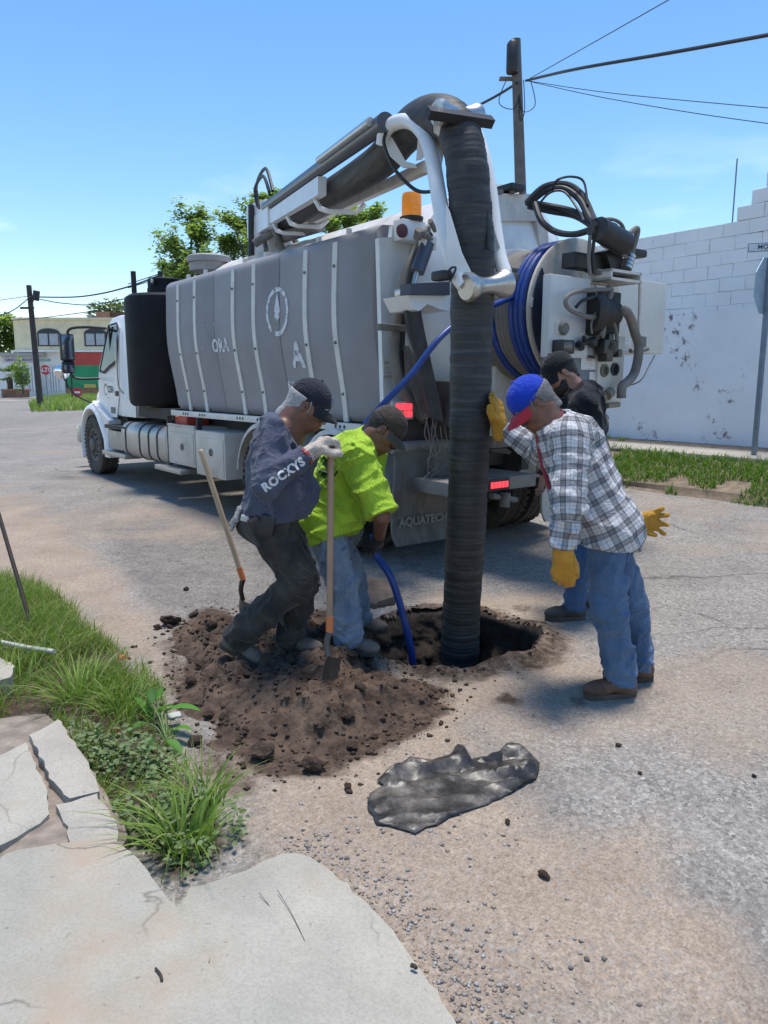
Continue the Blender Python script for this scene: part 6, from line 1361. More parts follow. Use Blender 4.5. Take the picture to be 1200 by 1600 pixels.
# ------------------------------------------------------------------ builders
def head_prims(c, f, u, nk):
    c = v3(c); f = unit(f); u = unit(u-np.dot(v3(u), f)*f); r = np.cross(f, u); fr = (f, r, u); P = lambda a, b, d: c+f*a+r*b+u*d
    pr = [ell(P(-.014,0,.032), (.099,.078,.094), fr), ell(P(.018,0,-.035), (.076,.064,.088), fr, .03), ell(P(.052,0,-.086), (.036,.036,.032), fr, .03), cap(P(.074,-.03,.026), P(.074,.03,.026), .014, k=.02),
          cap(P(.094,0,.012), P(.116,0,-.022), .008, .0125, .012), cap(P(.104,-.012,-.030), P(.104,.012,-.030), .009, k=.012), cap(P(.090,-.02,-.062), P(.090,.02,-.062), .009, k=.01), cap(P(.086,-.017,-.076), P(.086,.017,-.076), .0095, k=.01),
          ell(P(.045,.046,-.02), (.035,.02,.03), fr, .03), ell(P(.045,-.046,-.02), (.035,.02,.03), fr, .03)]
    for s_ in (-1, 1):
        pr.append(ell(P(.098,s_*.031,.006), (.016,.016,.011), fr, .014, 's')); pr.append(ell(P(.079,s_*.031,.004), (.014,.014,.012), fr, .006))
        pr.append(ell(P(-.012,s_*.079,-.006), (.019,.008,.032), (unit(f-.2*u+s_*-.35*r), unit(s_*r+.5*f*-1), u), .006)); pr.append(ell(P(-.006,s_*.088,-.002), (.010,.006,.018), fr, .004, 's'))
    pr += [cap(P(-.035,0,-.06), nk, .056, .062, .035), cap(P(-.03,.035,-.05), v3(nk)+r*.03, .03, .03, .03), cap(P(-.03,-.035,-.05), v3(nk)-r*.03, .03, .03, .03)]
    return pr, (c, f, r, u)
def cap_hat(parent, fr, mat_d, mat_b, tilt=0.0, brim_len=.075, logo=None, panel=None, lift=.0):
    c, f, r, u = fr; R0 = parent.location
    # tilt the cap about r
    ct, st_ = math.cos(tilt), math.sin(tilt); f2 = f*ct+u*st_; u2 = u*ct-f*st_; o = c+u*(.036+lift)-f*.010
    rf, rr_, ru = .112, .090, .105; vs = []; fs = []; n = 32; m = 9
    for i in range(m):
        t = i/(m-1)*math.pi/2; z = math.sin(t); k = math.cos(t)
        for j in range(n):
            a = 2*math.pi*j/n; seam = 1-.012*abs(math.cos(3*a))**12*(k > .1); p = o+f2*(rf*k*math.cos(a)*seam)+r*(rr_*k*math.sin(a)*seam)+u2*(ru*z**.92*seam-.004)
            if i == 0: p = p-u2*.012
            vs.append(p)
    for i in range(m-1):
        for j in range(n): fs.append((i*n+j, i*n+(j+1) % n, (i+1)*n+(j+1) % n, (i+1)*n+j))
    # inner wall
    b_ = len(vs)
    for j in range(n): a = 2*math.pi*j/n; vs.append(o+f2*((rf-.006)*math.cos(a))+r*((rr_-.006)*math.sin(a))-u2*.014)
    for j in range(n): fs.append((j, b_+j, b_+(j+1) % n, (j+1) % n))
    hat = obj_from('cap', [tuple(v-v3(R0)) for v in vs], fs, mat_d, parent, smooth=True)
    top = o+u2*ru; MB().lathe([(0,0),(.009,.001),(.007,.006),(0,.008)], Vector(top-v3(R0)-u2*.003), Vector(u2), 10).build('button', mat_d, hat)
    vs = []; fs = []; nu, nv = 14, 6
    for th in (0, -.004):
        for i in range(nu+1):
            a = -1.12+2.24*i/nu
            for j in range(nv+1):
                t = j/nv; ed = (math.cos(a/1.12*1.35))**.55 if abs(a) < 1.1 else .25; p = o+f2*((rf-.004)*math.cos(a)+brim_len*t*ed)+r*((rr_-.002)*math.sin(a)*(1-.05*t))-u2*(.010+.028*(math.sin(a))**2*(t+.15)+.022*t*t)+u2*th; vs.append(p)
    w2 = nv+1; half = (nu+1)*w2
    for i in range(nu):
        for j in range(nv): a = i*w2+j; fs.append((a, a+1, a+w2+1, a+w2)); fs.append((half+a, half+a+w2, half+a+w2+1, half+a+1))
    for i in range(nu): a = i*w2+nv; fs.append((a, half+a, half+a+w2, a+w2))
    br = MB().add([tuple(v-v3(R0)) for v in vs], fs).build('brim', mat_b, hat, fix=False)
    if panel:      # a differently coloured front panel edge / print
        pass
    return hat, (o, f2, r, u2, rf, rr_, ru)
def hat_patch(hat, hf, ang, el, w_, h, mat, parent_root, name='patch', rnd=True):
    o, f2, r, u2, rf, rr_, ru = hf; vs = []; fs = []; n = 8
    for i in range(n+1):
        for j in range(n+1):
            a, b = (i/n-.5)*2, (j/n-.5)*2
            if rnd: s_ = 1/max(1e-6, math.hypot(a, b))*max(abs(a), abs(b)) if (a or b) else 1; a, b = a*s_, b*s_
            A = ang+a*w_/rf; E = el+b*h/ru; k = math.cos(E); vs.append(tuple(o+(f2*(rf*k*math.cos(A))+r*(rr_*k*math.sin(A))+u2*(ru*math.sin(E)**.92 if E > 0 else 0))*1.02-v3(parent_root.location)))
    for i in range(n):
        for j in range(n): fs.append((i*(n+1)+j, i*(n+1)+j+1, (i+1)*(n+1)+j+1, (i+1)*(n+1)+j))
    return obj_from(name, vs, fs, mat, hat, smooth=True)
def hair(parent, fr, mat, lo_u=-.07, front=.02, th=.010, extra=None):
    c, f, r, u = fr; pr = [ell(c-f*.016+u*.030, (.099+th,.078+th,.094+th*.6), (f, r, u)), cap(c-f*.050-u*.03, c-f*.060-u*.085, .058, .050, .03, (f, 1.0))]
    for s_ in (-1, 1): pr.append(cap(c+f*.018+r*s_*.072+u*.03, c+f*.020+r*s_*.070-u*.025, .014, .008, .012))
    if extra: pr += extra(c, f, r, u)
    for s_ in (-1, 1): pr.append(ell(c-f*.004+r*s_*.088-u*.012, (.023,.036,.034), (f, r, u), .008, 's'))
    fo = lambda P: .0022*(vn3(P[:,0]*70, P[:,1]*70, P[:,2]*70, 5)-.5)*2
    return sobj('hair', pr, .005, mat, parent, cuts=[(c+u*.034, u+f*.10), (c+u*lo_u, -u+f*.25), (c+f*front, f)], fold=fo, smooth=2)
def face_bits(parent, fr, brow_mat, tash=None):
    c, f, r, u = fr; P = lambda a, b, d: Vector(tuple(c+f*a+r*b+u*d-v3(parent.location)))
    for s_ in (-1, 1):
        MB().lathe([(0,-.006),(.006,-.004),(.0065,0),(.004,.004),(0,.005)], P(.0905,s_*.031,.005), Vector(tuple(f)), 10).build('eye', M_EYE, parent)
        MB().tube([P(.094,s_*.014,.022), P(.096,s_*.03,.027), P(.084,s_*.048,.022)], [.004,.0045,.002], 6).build('eyebrow', brow_mat, parent)
    if tash: MB().tube([P(.092,-.030,-.052), P(.106,-.012,-.046), P(.108,0,-.044), P(.106,.012,-.046), P(.092,.030,-.052)], [.003,.006,.006,.006,.003], 8).build('moustache', tash, parent)
def hand_prims(w_, d, n, side, curl, r=.0125, sc=1.0, thumb=(.6,.55,.35), spread=0.0, wrist_r=.028):
    """w_ wrist, d towards the knuckles, n out of the palm, side +-1 gives the thumb side"""
    w_ = v3(w_); d = unit(d); n = unit(v3(n)-np.dot(v3(n), d)*d); s_ = np.cross(d, n)*side; pr = []; kn = []
    for i, (off, L_) in enumerate(((.033,.078),(.011,.086),(-.011,.080),(-.032,.064))):
        k0 = w_+d*(.092-.004*abs(i-1.2))*sc+s_*off*sc; pr.append(cap(w_+d*.012+s_*off*.55*sc, k0, .0175*sc, .0155*sc, .016)); c = curl[i] if hasattr(curl[i], '__len__') else (curl[i], curl[i]*1.1, curl[i]*.7)
        a = 0; p = k0; dd = unit(d+s_*spread*(1.4-i)*.5)
        for seg, (fr_, cc) in enumerate(zip((.45,.31,.24), c)):
            a += cc; v = dd*math.cos(a)+n*math.sin(a); q = p+v*L_*fr_*sc; pr.append(cap(p, q, r*(1.05-.08*seg)*sc, r*(1.0-.10*seg)*sc, .004)); p = q
    tb = w_+d*.028*sc+s_*.030*sc; to, tf, tn = thumb; t1 = tb+unit(s_*to+d*tf+n*tn)*.040*sc; t2 = t1+unit(s_*to*.5+d*(tf+.3)+n*tn*1.2)*.032*sc; t3 = t2+unit(s_*to*.2+d*(tf+.5)+n*tn*1.4)*.026*sc
    pr += [cap(tb, t1, .018*sc, .0155*sc, .014), cap(t1, t2, r*1.15*sc, r*1.08*sc, .005), cap(t2, t3, r*1.08*sc, r*.9*sc, .005), cap(w_-d*.02, w_+d*.03, wrist_r, .028*sc, .02)]
    return pr
def boot(parent, an, toe, up, mat, sole_mat, shaft=.10, sc=1.0, lace=None):
    an = v3(an); toe = v3(toe); up = unit(up); d = toe-an; d = unit(d-np.dot(d, up)*up); s_ = np.cross(d, up); fr = (d, s_, up); b0 = an-up*.075*sc
    heel = b0-d*.055*sc; P = lambda a, b, h: b0+d*a*sc+s_*b*sc+up*h*sc
    pr = [cap(P(-.035,0,.035), P(.0,0,.05), .040*sc, .042*sc, .03), cap(P(.0,0,.045), P(.10,0,.034), .042*sc, .036*sc, .03, (up, 1.1)), ell(P(.125,.0,.026), (.062*sc,.047*sc,.034*sc), fr, .03), cap(P(-.015,0,.05), an+up*shaft*.8, .046*sc, .050*sc, .03)]
    bt_ = sobj('boot', pr, .006, mat, parent, cuts=[(an+up*shaft, up), (b0+up*.004, -up)], fold=fold_fn([('ring', P(.05,0,.06), d, .004, 120, .07, 3)]))
    out = []; 
    for a in np.linspace(0, 2*np.pi, 28, endpoint=False):
        x = .052+.128*math.cos(a); w2 = .042+.008*math.cos(a)-.006*math.exp(-((x-.04)/.04)**2); out.append(P(x, w2*np.sign(math.sin(a))*abs(math.sin(a))**.6, 0))
    R0 = v3(parent.location); MB().loft([[tuple(p-R0-up*.016*sc) for p in out], [tuple(p-R0+up*.010*sc) for p in out]]).build('sole', sole_mat, bt_)
    if lace:
        m_ = MB()
        for k in range(4):
            t = k/3; c0 = P(.075-.055*t, 0, .075+.035*t); m_.tube([tuple(c0-R0-s_*.026*sc-up*.004), tuple(c0-R0+up*.006), tuple(c0-R0+s_*.026*sc-up*.004)], .0028, 5)
        c0 = P(.03,-.035,.10); m_.tube(spline([tuple(P(.03,0,.115)-R0), tuple(c0-R0+d*.02), tuple(c0-R0-up*.05+d*.03)], 4), .0025, 5); tag(m_.build('laces', lace, bt_), kind='stuff')
    return bt_
from mathutils.bvhtree import BVHTree
def bvh(o): return BVHTree.FromPolygons([v.co[:] for v in o.data.vertices], [p.vertices[:] for p in o.data.polygons])
def wrap_text(target, root, txt, org, xdir, ydir, size, mat, bold=.003, name='lettering', lift=.003, spacing=1.0, skew=None):
    """lay flat lettering on a garment: cast each vertex onto the surface"""
    tr = bvh(target); xd = Vector(tuple(unit(xdir))); yd = Vector(tuple(unit(ydir))); nd = xd.cross(yd).normalized(); v, f = text_mesh(txt, size, bold, spacing); vs = []
    o0 = Vector(tuple(org))-root.location
    for x, y, z in v:
        p = o0+xd*x+yd*y; h, nr, ii_, ds = tr.ray_cast(p+nd*.35, -nd)
        if h is None: h, nr, ii_, ds = tr.find_nearest(p)
        vs.append(tuple(h+nd*lift))
    return MB().add(vs, f).build(name, mat, target, smooth=False, fix=False)
def leg_prims(hip, kn, an, rh=.095, rk=.070, ra=.066, fwd=None): return [cap(hip, kn, rh, rk, .03), cap(kn, an, rk, ra, .025)]
def ground_foot(p): return p
M_SOLE = M('boot sole', (.05,.042,.036), .9, dirt=(.16,.12,.09), damt=.4)
# ------------------------------------------------------------------ A: man in navy with the shovel (faces right)
def person(name, loc, label): e_ = empty(name, Vector((loc[0], loc[1], loc[2]))); return tag(e_, label, 'person')
def torso_frame(pel, nk, f): u = unit(v3(nk)-v3(pel)); f = unit(v3(f)-np.dot(v3(f), u)*u); return u, f, np.cross(f, u)
def grounded(p, h=.094): p = v3(p); p[2] = gz(p[0], p[1])+h; return p
def make_A():
    Y = 3.78; J = lambda a, b, dy=0: v3(at(a, b, Y+dy)); pel = J(425,812); nk = J(458,654); f0 = (1,-.12,0); u, f, s_ = torso_frame(pel, nk, f0)   # s_: his right side, towards the camera
    fr = (f, s_, u); root = person('person', (pel[0], pel[1], .05), 'man in navy long sleeves, dark cap and charcoal trousers leaning on an upright shovel')
    hc = J(484,634,-.02); hf, hu = (.87,-.10,-.46), (.46,0,.88); hp, hfr = head_prims(hc, hf, hu, nk+u*.01)
    shN, shF = nk-u*.065-f*.03+s_*.180, nk-u*.055-f*.02-s_*.165; elN, wrN = J(413,757,-.33), J(484,708,-.26); elF, wrF = J(430,765,.30), J(425,815,.30)
    hpN, hpF = pel+s_*.085-u*.02, pel-s_*.085-u*.02; knN, anN = J(470,908,-.10), J(372,996,-.06); knF, anF = J(474,905,.10), grounded(J(452,1005,.08), .085)
    body = hp+[cap(nk, pel, .09, .11, .05, (f, 1.2)), cap(shN, shF, .05, k=.05), cap(shN, elN, .045, .04), cap(elN, wrN, .042, .030), cap(shF, elF, .045, .04), cap(elF, wrF, .042, .03), cap(wrF, wrF+unit(wrF-elF)*.13, .03, .02), cap(wrN, J(505,694,-.16), .03, .03), cap(hpN, knN, .075, .055), cap(knN, anN, .055, .04), cap(hpF, knF, .075, .055), cap(knF, anF, .055, .04)]
    sobj('body', body, .0075, SK1, root); face_bits(root, hfr, M_GREY, M_GREY)
    shp = [cap(pel+u*.06-f*.012, nk-u*.16-f*.02, .160, .172, .05, (f, 1.12)), ell(pel+u*.15+f*.065, (.135,.165,.19), fr, .06), cap(pel+u*.06+s_*.05+f*.02, pel+v3((.015,0,-.08))+s_*.05, .125, .125, .05), cap(pel+u*.06-s_*.05+f*.02, pel+v3((.015,0,-.08))-s_*.05, .125, .125, .05), cap(nk-u*.10-s_*.12, nk-u*.10+s_*.12, .090, k=.05), cap(nk-u*.12-f*.03, nk+(hc-nk)*.22-f*.018, .125, .074, .05), cap(shN, elN, .078, .064, .014), cap(elN, wrN-unit(wrN-elN)*.02, .062, .045, .012), cap(shF, elF, .08, .066, .03), cap(elF, wrF, .06, .045)]
    ua = unit(elN-shN); fa = unit(wrN-elN)
    fo = fold_fn([('ridge', u-.5*f, .0065, 3.0, 13, 3), ('ridge', f+.5*u, .004, 4, 18, 9), ('ring', elN, ua, .009, 95, .10, 4), ('ring', pel+u*.10, u, .007, 75, .20, 6), ('ring', shN-u*.05, f-u, .007, 85, .12, 8), ('ring', wrN-fa*.05, fa, .006, 150, .07, 5)])
    sh = sobj('shirt', shp, .0068, M_NAVY, root, cuts=[(pel+v3((0,0,.005)), unit(v3((.10,0,-1)))), (wrN-fa*.012, fa)], fold=fo)
    tp = [ell(pel+u*.0, (.128,.158,.12), fr, .05), ell(pel-u*.03-f*.055, (.10,.145,.10), fr, .05)]+leg_prims(hpN, knN, anN, .104, .078, .07)+leg_prims(hpF, knF, anF, .104, .078, .072)
    ftu = unit(anN-knN); fo = fold_fn([('ridge', unit(knN-hpN), .005, 4, 15, 13), ('ridge', (.6,.2,-.7), .005, 5, 16, 17), ('ring', knN, ftu, .009, 75, .13, 14), ('ring', anN, ftu, .010, 85, .14, 15), ('ring', anF, anF-knF, .010, 85, .14, 16), ('ring', knF, anF-knF, .008, 75, .12, 24)])
    tr = sobj('trousers', tp, .0072, M_CARG, root, cuts=[(pel+u*.065, u), (anN+ftu*.035, ftu)], fold=fo)
    # belt, pouch and sheath
    R0 = v3(root.location); bl_ = []
    for k in range(29):
        a = 2*math.pi*k/28; bl_.append(tuple(pel+u*.040+f*.134*math.cos(a)+s_*.164*math.sin(a)-R0))
    b_ = MB(); b_.tube(bl_, .013, 6, cap=False); be = b_.build('belt', M('belt leather', (.025,.02,.018), .5), root)
    Mf = Matrix((Vector(tuple(f)), Vector(tuple(s_)), Vector(tuple(u)))).transposed()
    for (a, sz, mt, nm) in ((80,(.075,.04,.11),M_BLK,'phone_pouch'),(45,(.05,.035,.09),M_BLK,'tool_pouch'),(125,(.075,.012,.032),M('worn white sheath', (.55,.53,.50), .6),'belt_tag')):
        aa = R(a); MB().box(tuple(pel+u*.005+f*.150*math.cos(aa)+s_*.182*math.sin(aa)-R0), sz, .010, Mf).build(nm, mt, be)
    # shoes
    dN = unit(J(412,1042,-.12)-anN); boot(root, anN, anN+v3((.8,-.05,-.42)), unit((.45,0,.85)), M('grey brown work boot', (.105,.085,.070), .85, var=.3, scale=12, dirt=(.22,.18,.145), damt=.5, dscale=8), M_SOLE, .10)
    boot(root, anF, anF+v3((1,-.15,0)), (0,0,1), M('grey brown work boot', (.105,.085,.07), .85), M_SOLE, .10)
    # glove on the shovel's end
    gd = unit(J(522,680,-.18)-wrN); gl_ = hand_prims(wrN+gd*.004, gd+v3((.12,0,.12)), (.25,.15,-.95), -1, [(.75,1.15,.8),(.8,1.2,.8),(.85,1.2,.8),(.9,1.2,.8)], .0165, 1.10, (.35,.6,.75))
    gv = sobj('glove', gl_+[cap(wrN-gd*.035, wrN+gd*.02, .043, .034, .02)], .0048, M_GLW, root, cuts=[(wrN-gd*.035, -gd)], fold=fold_fn([('ridge', gd, .0018, 14, 45, 4)]))
    MB().lathe([(.040,0),(.046,.004),(.046,.016),(.041,.02)], tuple(wrN-gd*.038-R0), tuple(gd), 20).build('glove_cuff', M('red cuff', (.36,.03,.035), .8), gv)
    hair(root, hfr, M_GREY, -.125, .022, .013, lambda c, f, r, u: [cap(c-f*.050-u*.04, c-f*.085-u*.105, .064, .058, .03)]); ht, hfm = cap_hat(root, hfr, cloth_mat('navy black cap', (.020,.021,.034), .2), cloth_mat('dark cap brim', (.022,.023,.028), .2), -.10)
    hat_patch(ht, hfm, .0, .45, .045, .035, M('faded print', (.20,.21,.23), .8), root, 'print'); hat_patch(ht, hfm, math.pi*.98, .15, .02, .018, M('white cap tab', (.6,.6,.62), .8), root, 'tab')
    xd = unit(wrN-elN); wrap_text(sh, root, 'ROCKYS', elN*.46+wrN*.54+v3((-.01,-.1,-.022)), xd, unit(np.cross(v3((0,-1,0)), xd)), .056, M('white print', (.62,.63,.65), .8), .003, spacing=1.12)
    # grey rag in the back pocket
    p0 = pel-f*.15+s_*.06+u*.03; rg = [cap(p0, p0-f*.03-u*.09, .016, .012, .02), cap(p0-s_*.03, p0-s_*.045-f*.05-u*.10, .012, .008, .02), cap(p0+s_*.03, p0+s_*.04-f*.02-u*.11, .013, .009, .02)]
    sobj('rag', rg, .006, cloth_mat('grey rag', (.30,.29,.28), .2), root, fold=fold_fn([('ridge', u, .004, 12, 55, 5)])); return wrN, gd
A_wr, A_gd = make_A()
# ------------------------------------------------------------------ B: man in neon yellow, bent over the hose (faces right)
def make_B():
    Y = 4.20; J = lambda a, b, dy=0: v3(at(a, b, Y+dy)); pel = J(513,812); nk = J(578,692); f0 = (1,-.15,-.3); u, f, s_ = torso_frame(pel, nk, f0); fr = (f, s_, u)
    root = person('person', (pel[0], pel[1], .02), 'man in neon yellow t-shirt and faded jeans bent over the blue hose')
    hc = J(603,672,-.03); hf, hu = (.66,-.22,-.62), (.70,0,.72); hp, hfr = head_prims(hc, hf, hu, nk+u*.015)
    shN, shF = nk-u*.07+s_*.185-f*.01, nk-u*.07-s_*.175; elN, wrN = J(597,808,-.30), J(592,838,-.07); elF, wrF = J(574,800,.30), J(578,830,.05)
    hpN, hpF = pel+s_*.08-u*.02, pel-s_*.08-u*.02; knN, anN = J(534,912,-.17), grounded(J(545,1003,-.20)); knF, anF = J(548,905,.14), grounded(J(560,972,.20))
    body = hp+[cap(nk, pel, .09, .11, .05, (f, 1.2)), cap(shN, shF, .05, k=.05), cap(shN, elN, .05, .043), cap(elN, wrN, .043, .031, .02), cap(shF, elF, .05, .043), cap(elF, wrF, .043, .031), cap(wrN, wrN+v3((0,.02,-.04)), .03), cap(wrF, wrF+v3((0,0,-.04)), .03), cap(hpN, knN, .075, .055), cap(knN, anN, .055, .04), cap(hpF, knF, .075, .055), cap(knF, anF, .055, .04)]
    sobj('body', body, .0075, SK2, root); face_bits(root, hfr, M_DKH, M_DKH)
    uaN = unit(elN-shN); uaF = unit(elF-shF)
    shp = [cap(pel+s_*.055, pel+s_*.06+v3((.0,0,-.17)), .150, .158, .05), cap(pel-s_*.055, pel-s_*.06+v3((.0,0,-.17)), .150, .158, .05), cap(pel-u*.04-f*.02, nk-u*.16-f*.03, .168, .178, .05, (f, 1.12)), ell(pel+u*.14+f*.06, (.13,.165,.16), fr, .06), cap(nk-u*.10-s_*.13-f*.02, nk-u*.10+s_*.13-f*.02, .10, k=.05), cap(nk-u*.12-f*.05, nk+(hc-nk)*.15-f*.018, .125, .072, .05), cap(shN, elN-uaN*.02, .086, .080, .016), cap(shF, elF-uaF*.02, .092, .082, .04)]
    fo = fold_fn([('ridge', u+.7*f, .0075, 2.6, 11, 33), ('ridge', f, .005, 4, 17, 39), ('ring', shN-u*.04, f-u, .009, 75, .14, 34), ('ring', pel+u*.03, u, .008, 60, .24, 36), ('ring', elN-uaN*.05, uaN, .007, 90, .10, 38)])
    sh = sobj('shirt', shp, .0068, M_NEON, root, cuts=[(pel-v3((0,0,.115)), v3((0,0,-1))), (elN-uaN*.012, uaN), (elF-uaF*.012, uaF)], fold=fo)
    tp = [ell(pel+u*.0, (.125,.155,.12), fr, .05), ell(pel-v3((0,0,.06))-f*.045, (.105,.14,.11), fr, .05)]+leg_prims(hpN, knN, anN, .100, .078, .076)+leg_prims(hpF, knF, anF, .100, .078, .076)
    fo = fold_fn([('ridge', (.1,.1,1), .004, 4, 16, 43), ('ridge', (.7,.2,.6), .004, 6, 18, 47), ('ring', knN, (0,0,1), .007, 70, .13, 44), ('ring', anN, (0,0,1), .010, 95, .16, 45), ('ring', anF, (0,0,1), .010, 95, .16, 46)])
    sobj('jeans', tp, .0072, M_DENIML, root, cuts=[(anN-v3((0,0,.055)), v3((0,0,-1)))], fold=fo)
    mb_ = M('muddy grey shoe', (.14,.12,.105), .9, var=.3, scale=12, dirt=(.24,.19,.15), damt=.5, dscale=8); boot(root, anN, anN+v3((1,-.35,0)), (0,0,1), mb_, M_SOLE, .08); boot(root, anF, anF+v3((1,-.2,0)), (0,0,1), mb_, M_SOLE, .08)
    for w_, e_, sd in ((wrN, elN, -1), (wrF, elF, 1)):
        d = unit(v3((-.10, .05, -.5))+.35*unit(w_-e_)); gl_ = hand_prims(w_+d*.01, d, (-.7,.75,.1) if sd < 0 else (.7,-.75,.1), sd, [(.7,1.2,.8)]*4, .0135, 1.0, (.2,.6,.9)); sobj('glove', gl_+[cap(w_-d*.03, w_+d*.02, .038, .032, .02)], .0055, M_GLB, root)
    hair(root, hfr, M_DKH, -.095, .022, .012); ht, hfm = cap_hat(root, hfr, cloth_mat('brown cap', (.060,.047,.036), .2, (.10,.08,.06), .3), cloth_mat('olive brim', (.085,.080,.065), .2), -.08)
    hat_patch(ht, hfm, -.75, .35, .024, .024, M('tan emblem', (.28,.21,.15), .8), root, 'emblem')
    o1 = J(502,716,-.25); xd = unit(v3((.72,0,-.60))); yd = unit(np.cross(v3((0,-1,0)), xd))
    ink = M('green black print', (.02,.06,.02), .8); wrap_text(sh, root, 'PINTAN', o1+v3((.005,0,-.035)), xd, yd, .052, ink, .003); wrap_text(sh, root, 'USTICIA', o1+v3((-.005,0,-.095)), xd, yd, .048, ink, .003)
    return wrN, wrF
B_wN, B_wF = make_B()
# ------------------------------------------------------------------ C: man in plaid, one hand on the suction hose (faces left)
def plaid_mat():
    m, t, b = nodes('plaid flannel'); L_ = t.links.new; at_ = N(t, 'Attribute'); at_.attribute_name = 'pl'; sp = N(t, 'SeparateXYZ'); L_(at_.outputs['Vector'], sp.inputs[0])
    def bands(src, off):
        a = N(t, 'Math', operation='MULTIPLY_ADD'); L_(src, a.inputs[0]); a.inputs[1].default_value = 1/.076; a.inputs[2].default_value = off; fr = N(t, 'Math', operation='FRACT'); L_(a.outputs[0], fr.inputs[0])
        r = ramp(t, fr.outputs[0], [(0, g3(.98)), (.10, g3(.98)), (.12, g3(.62)), (.15, g3(.62)), (.17, g3(.95)), (.36, g3(.92)), (.38, g3(.40)), (.44, g3(.36)), (.46, g3(.54)), (.66, g3(.52)), (.68, g3(.34)), (.73, g3(.36)), (.75, g3(.9)), (.90, g3(.96)), (.92, g3(.62)), (.94, g3(.97))]); r.color_ramp.interpolation = 'LINEAR'; return r.outputs[0]
    n = N(t, 'TexNoise', Scale=5.0, Detail=5); co = N(t, 'TexCoord'); L_(co.outputs['Object'], n.inputs['Vector'])
    c = mixc(t, 1.0, bands(sp.outputs[0], 0), bands(sp.outputs[1], .3), 'MULTIPLY'); c = mixc(t, 1.0, c, (.70,.69,.70), 'MULTIPLY'); c = mixc(t, 1.0, c, ramp(t, n.outputs[0], [(.3, g3(.85)), (.7, g3(1.08))]).outputs[0], 'MULTIPLY'); c = mixc(t, .06, c, (.20,.17,.22))
    L_(c, b.inputs['Base Color']); b.inputs['Roughness'].default_value = .92; b.inputs['Specular IOR Level'].default_value = .12; n2 = N(t, 'TexNoise', Scale=280.0, Detail=3); L_(co.outputs['Object'], n2.inputs['Vector']); bp_ = N(t, 'Bump', Strength=.2, Distance=.003); L_(n2.outputs[0], bp_.inputs['Height']); L_(bp_.outputs[0], b.inputs['Normal']); wrinkle(m, 13, .5); return m
def cyl_coords(o, root, axes):
    """per-vertex (along, around) measured on the nearest limb axis; axes: (a, b, radius, reference direction)"""
    n = len(o.data.vertices); V = np.zeros(n*3); o.data.vertices.foreach_get('co', V); V = V.reshape(-1, 3)+v3(root.location); best = np.full(n, 9.0); out = np.zeros((n, 3))
    for k, (a, b, r_, ref, bias) in enumerate(axes):
        ab = b-a; L_ = np.linalg.norm(ab); ab = ab/L_; q = V-a; t = q @ ab; tc_ = np.clip(t, 0, L_); dv = q-tc_[:,None]*ab; d = np.linalg.norm(dv, axis=1)-r_+bias; e1 = unit(v3(ref)-np.dot(v3(ref), ab)*ab); e2 = np.cross(ab, e1); an = np.arctan2(dv @ e2, dv @ e1); m = d < best; best[m] = d[m]; out[m,0] = t[m]+k*.031; out[m,1] = an[m]*r_+k*.043
    at_ = o.data.attributes.new('pl', 'FLOAT_VECTOR', 'POINT'); at_.data.foreach_set('vector', out.astype(np.float32).ravel())
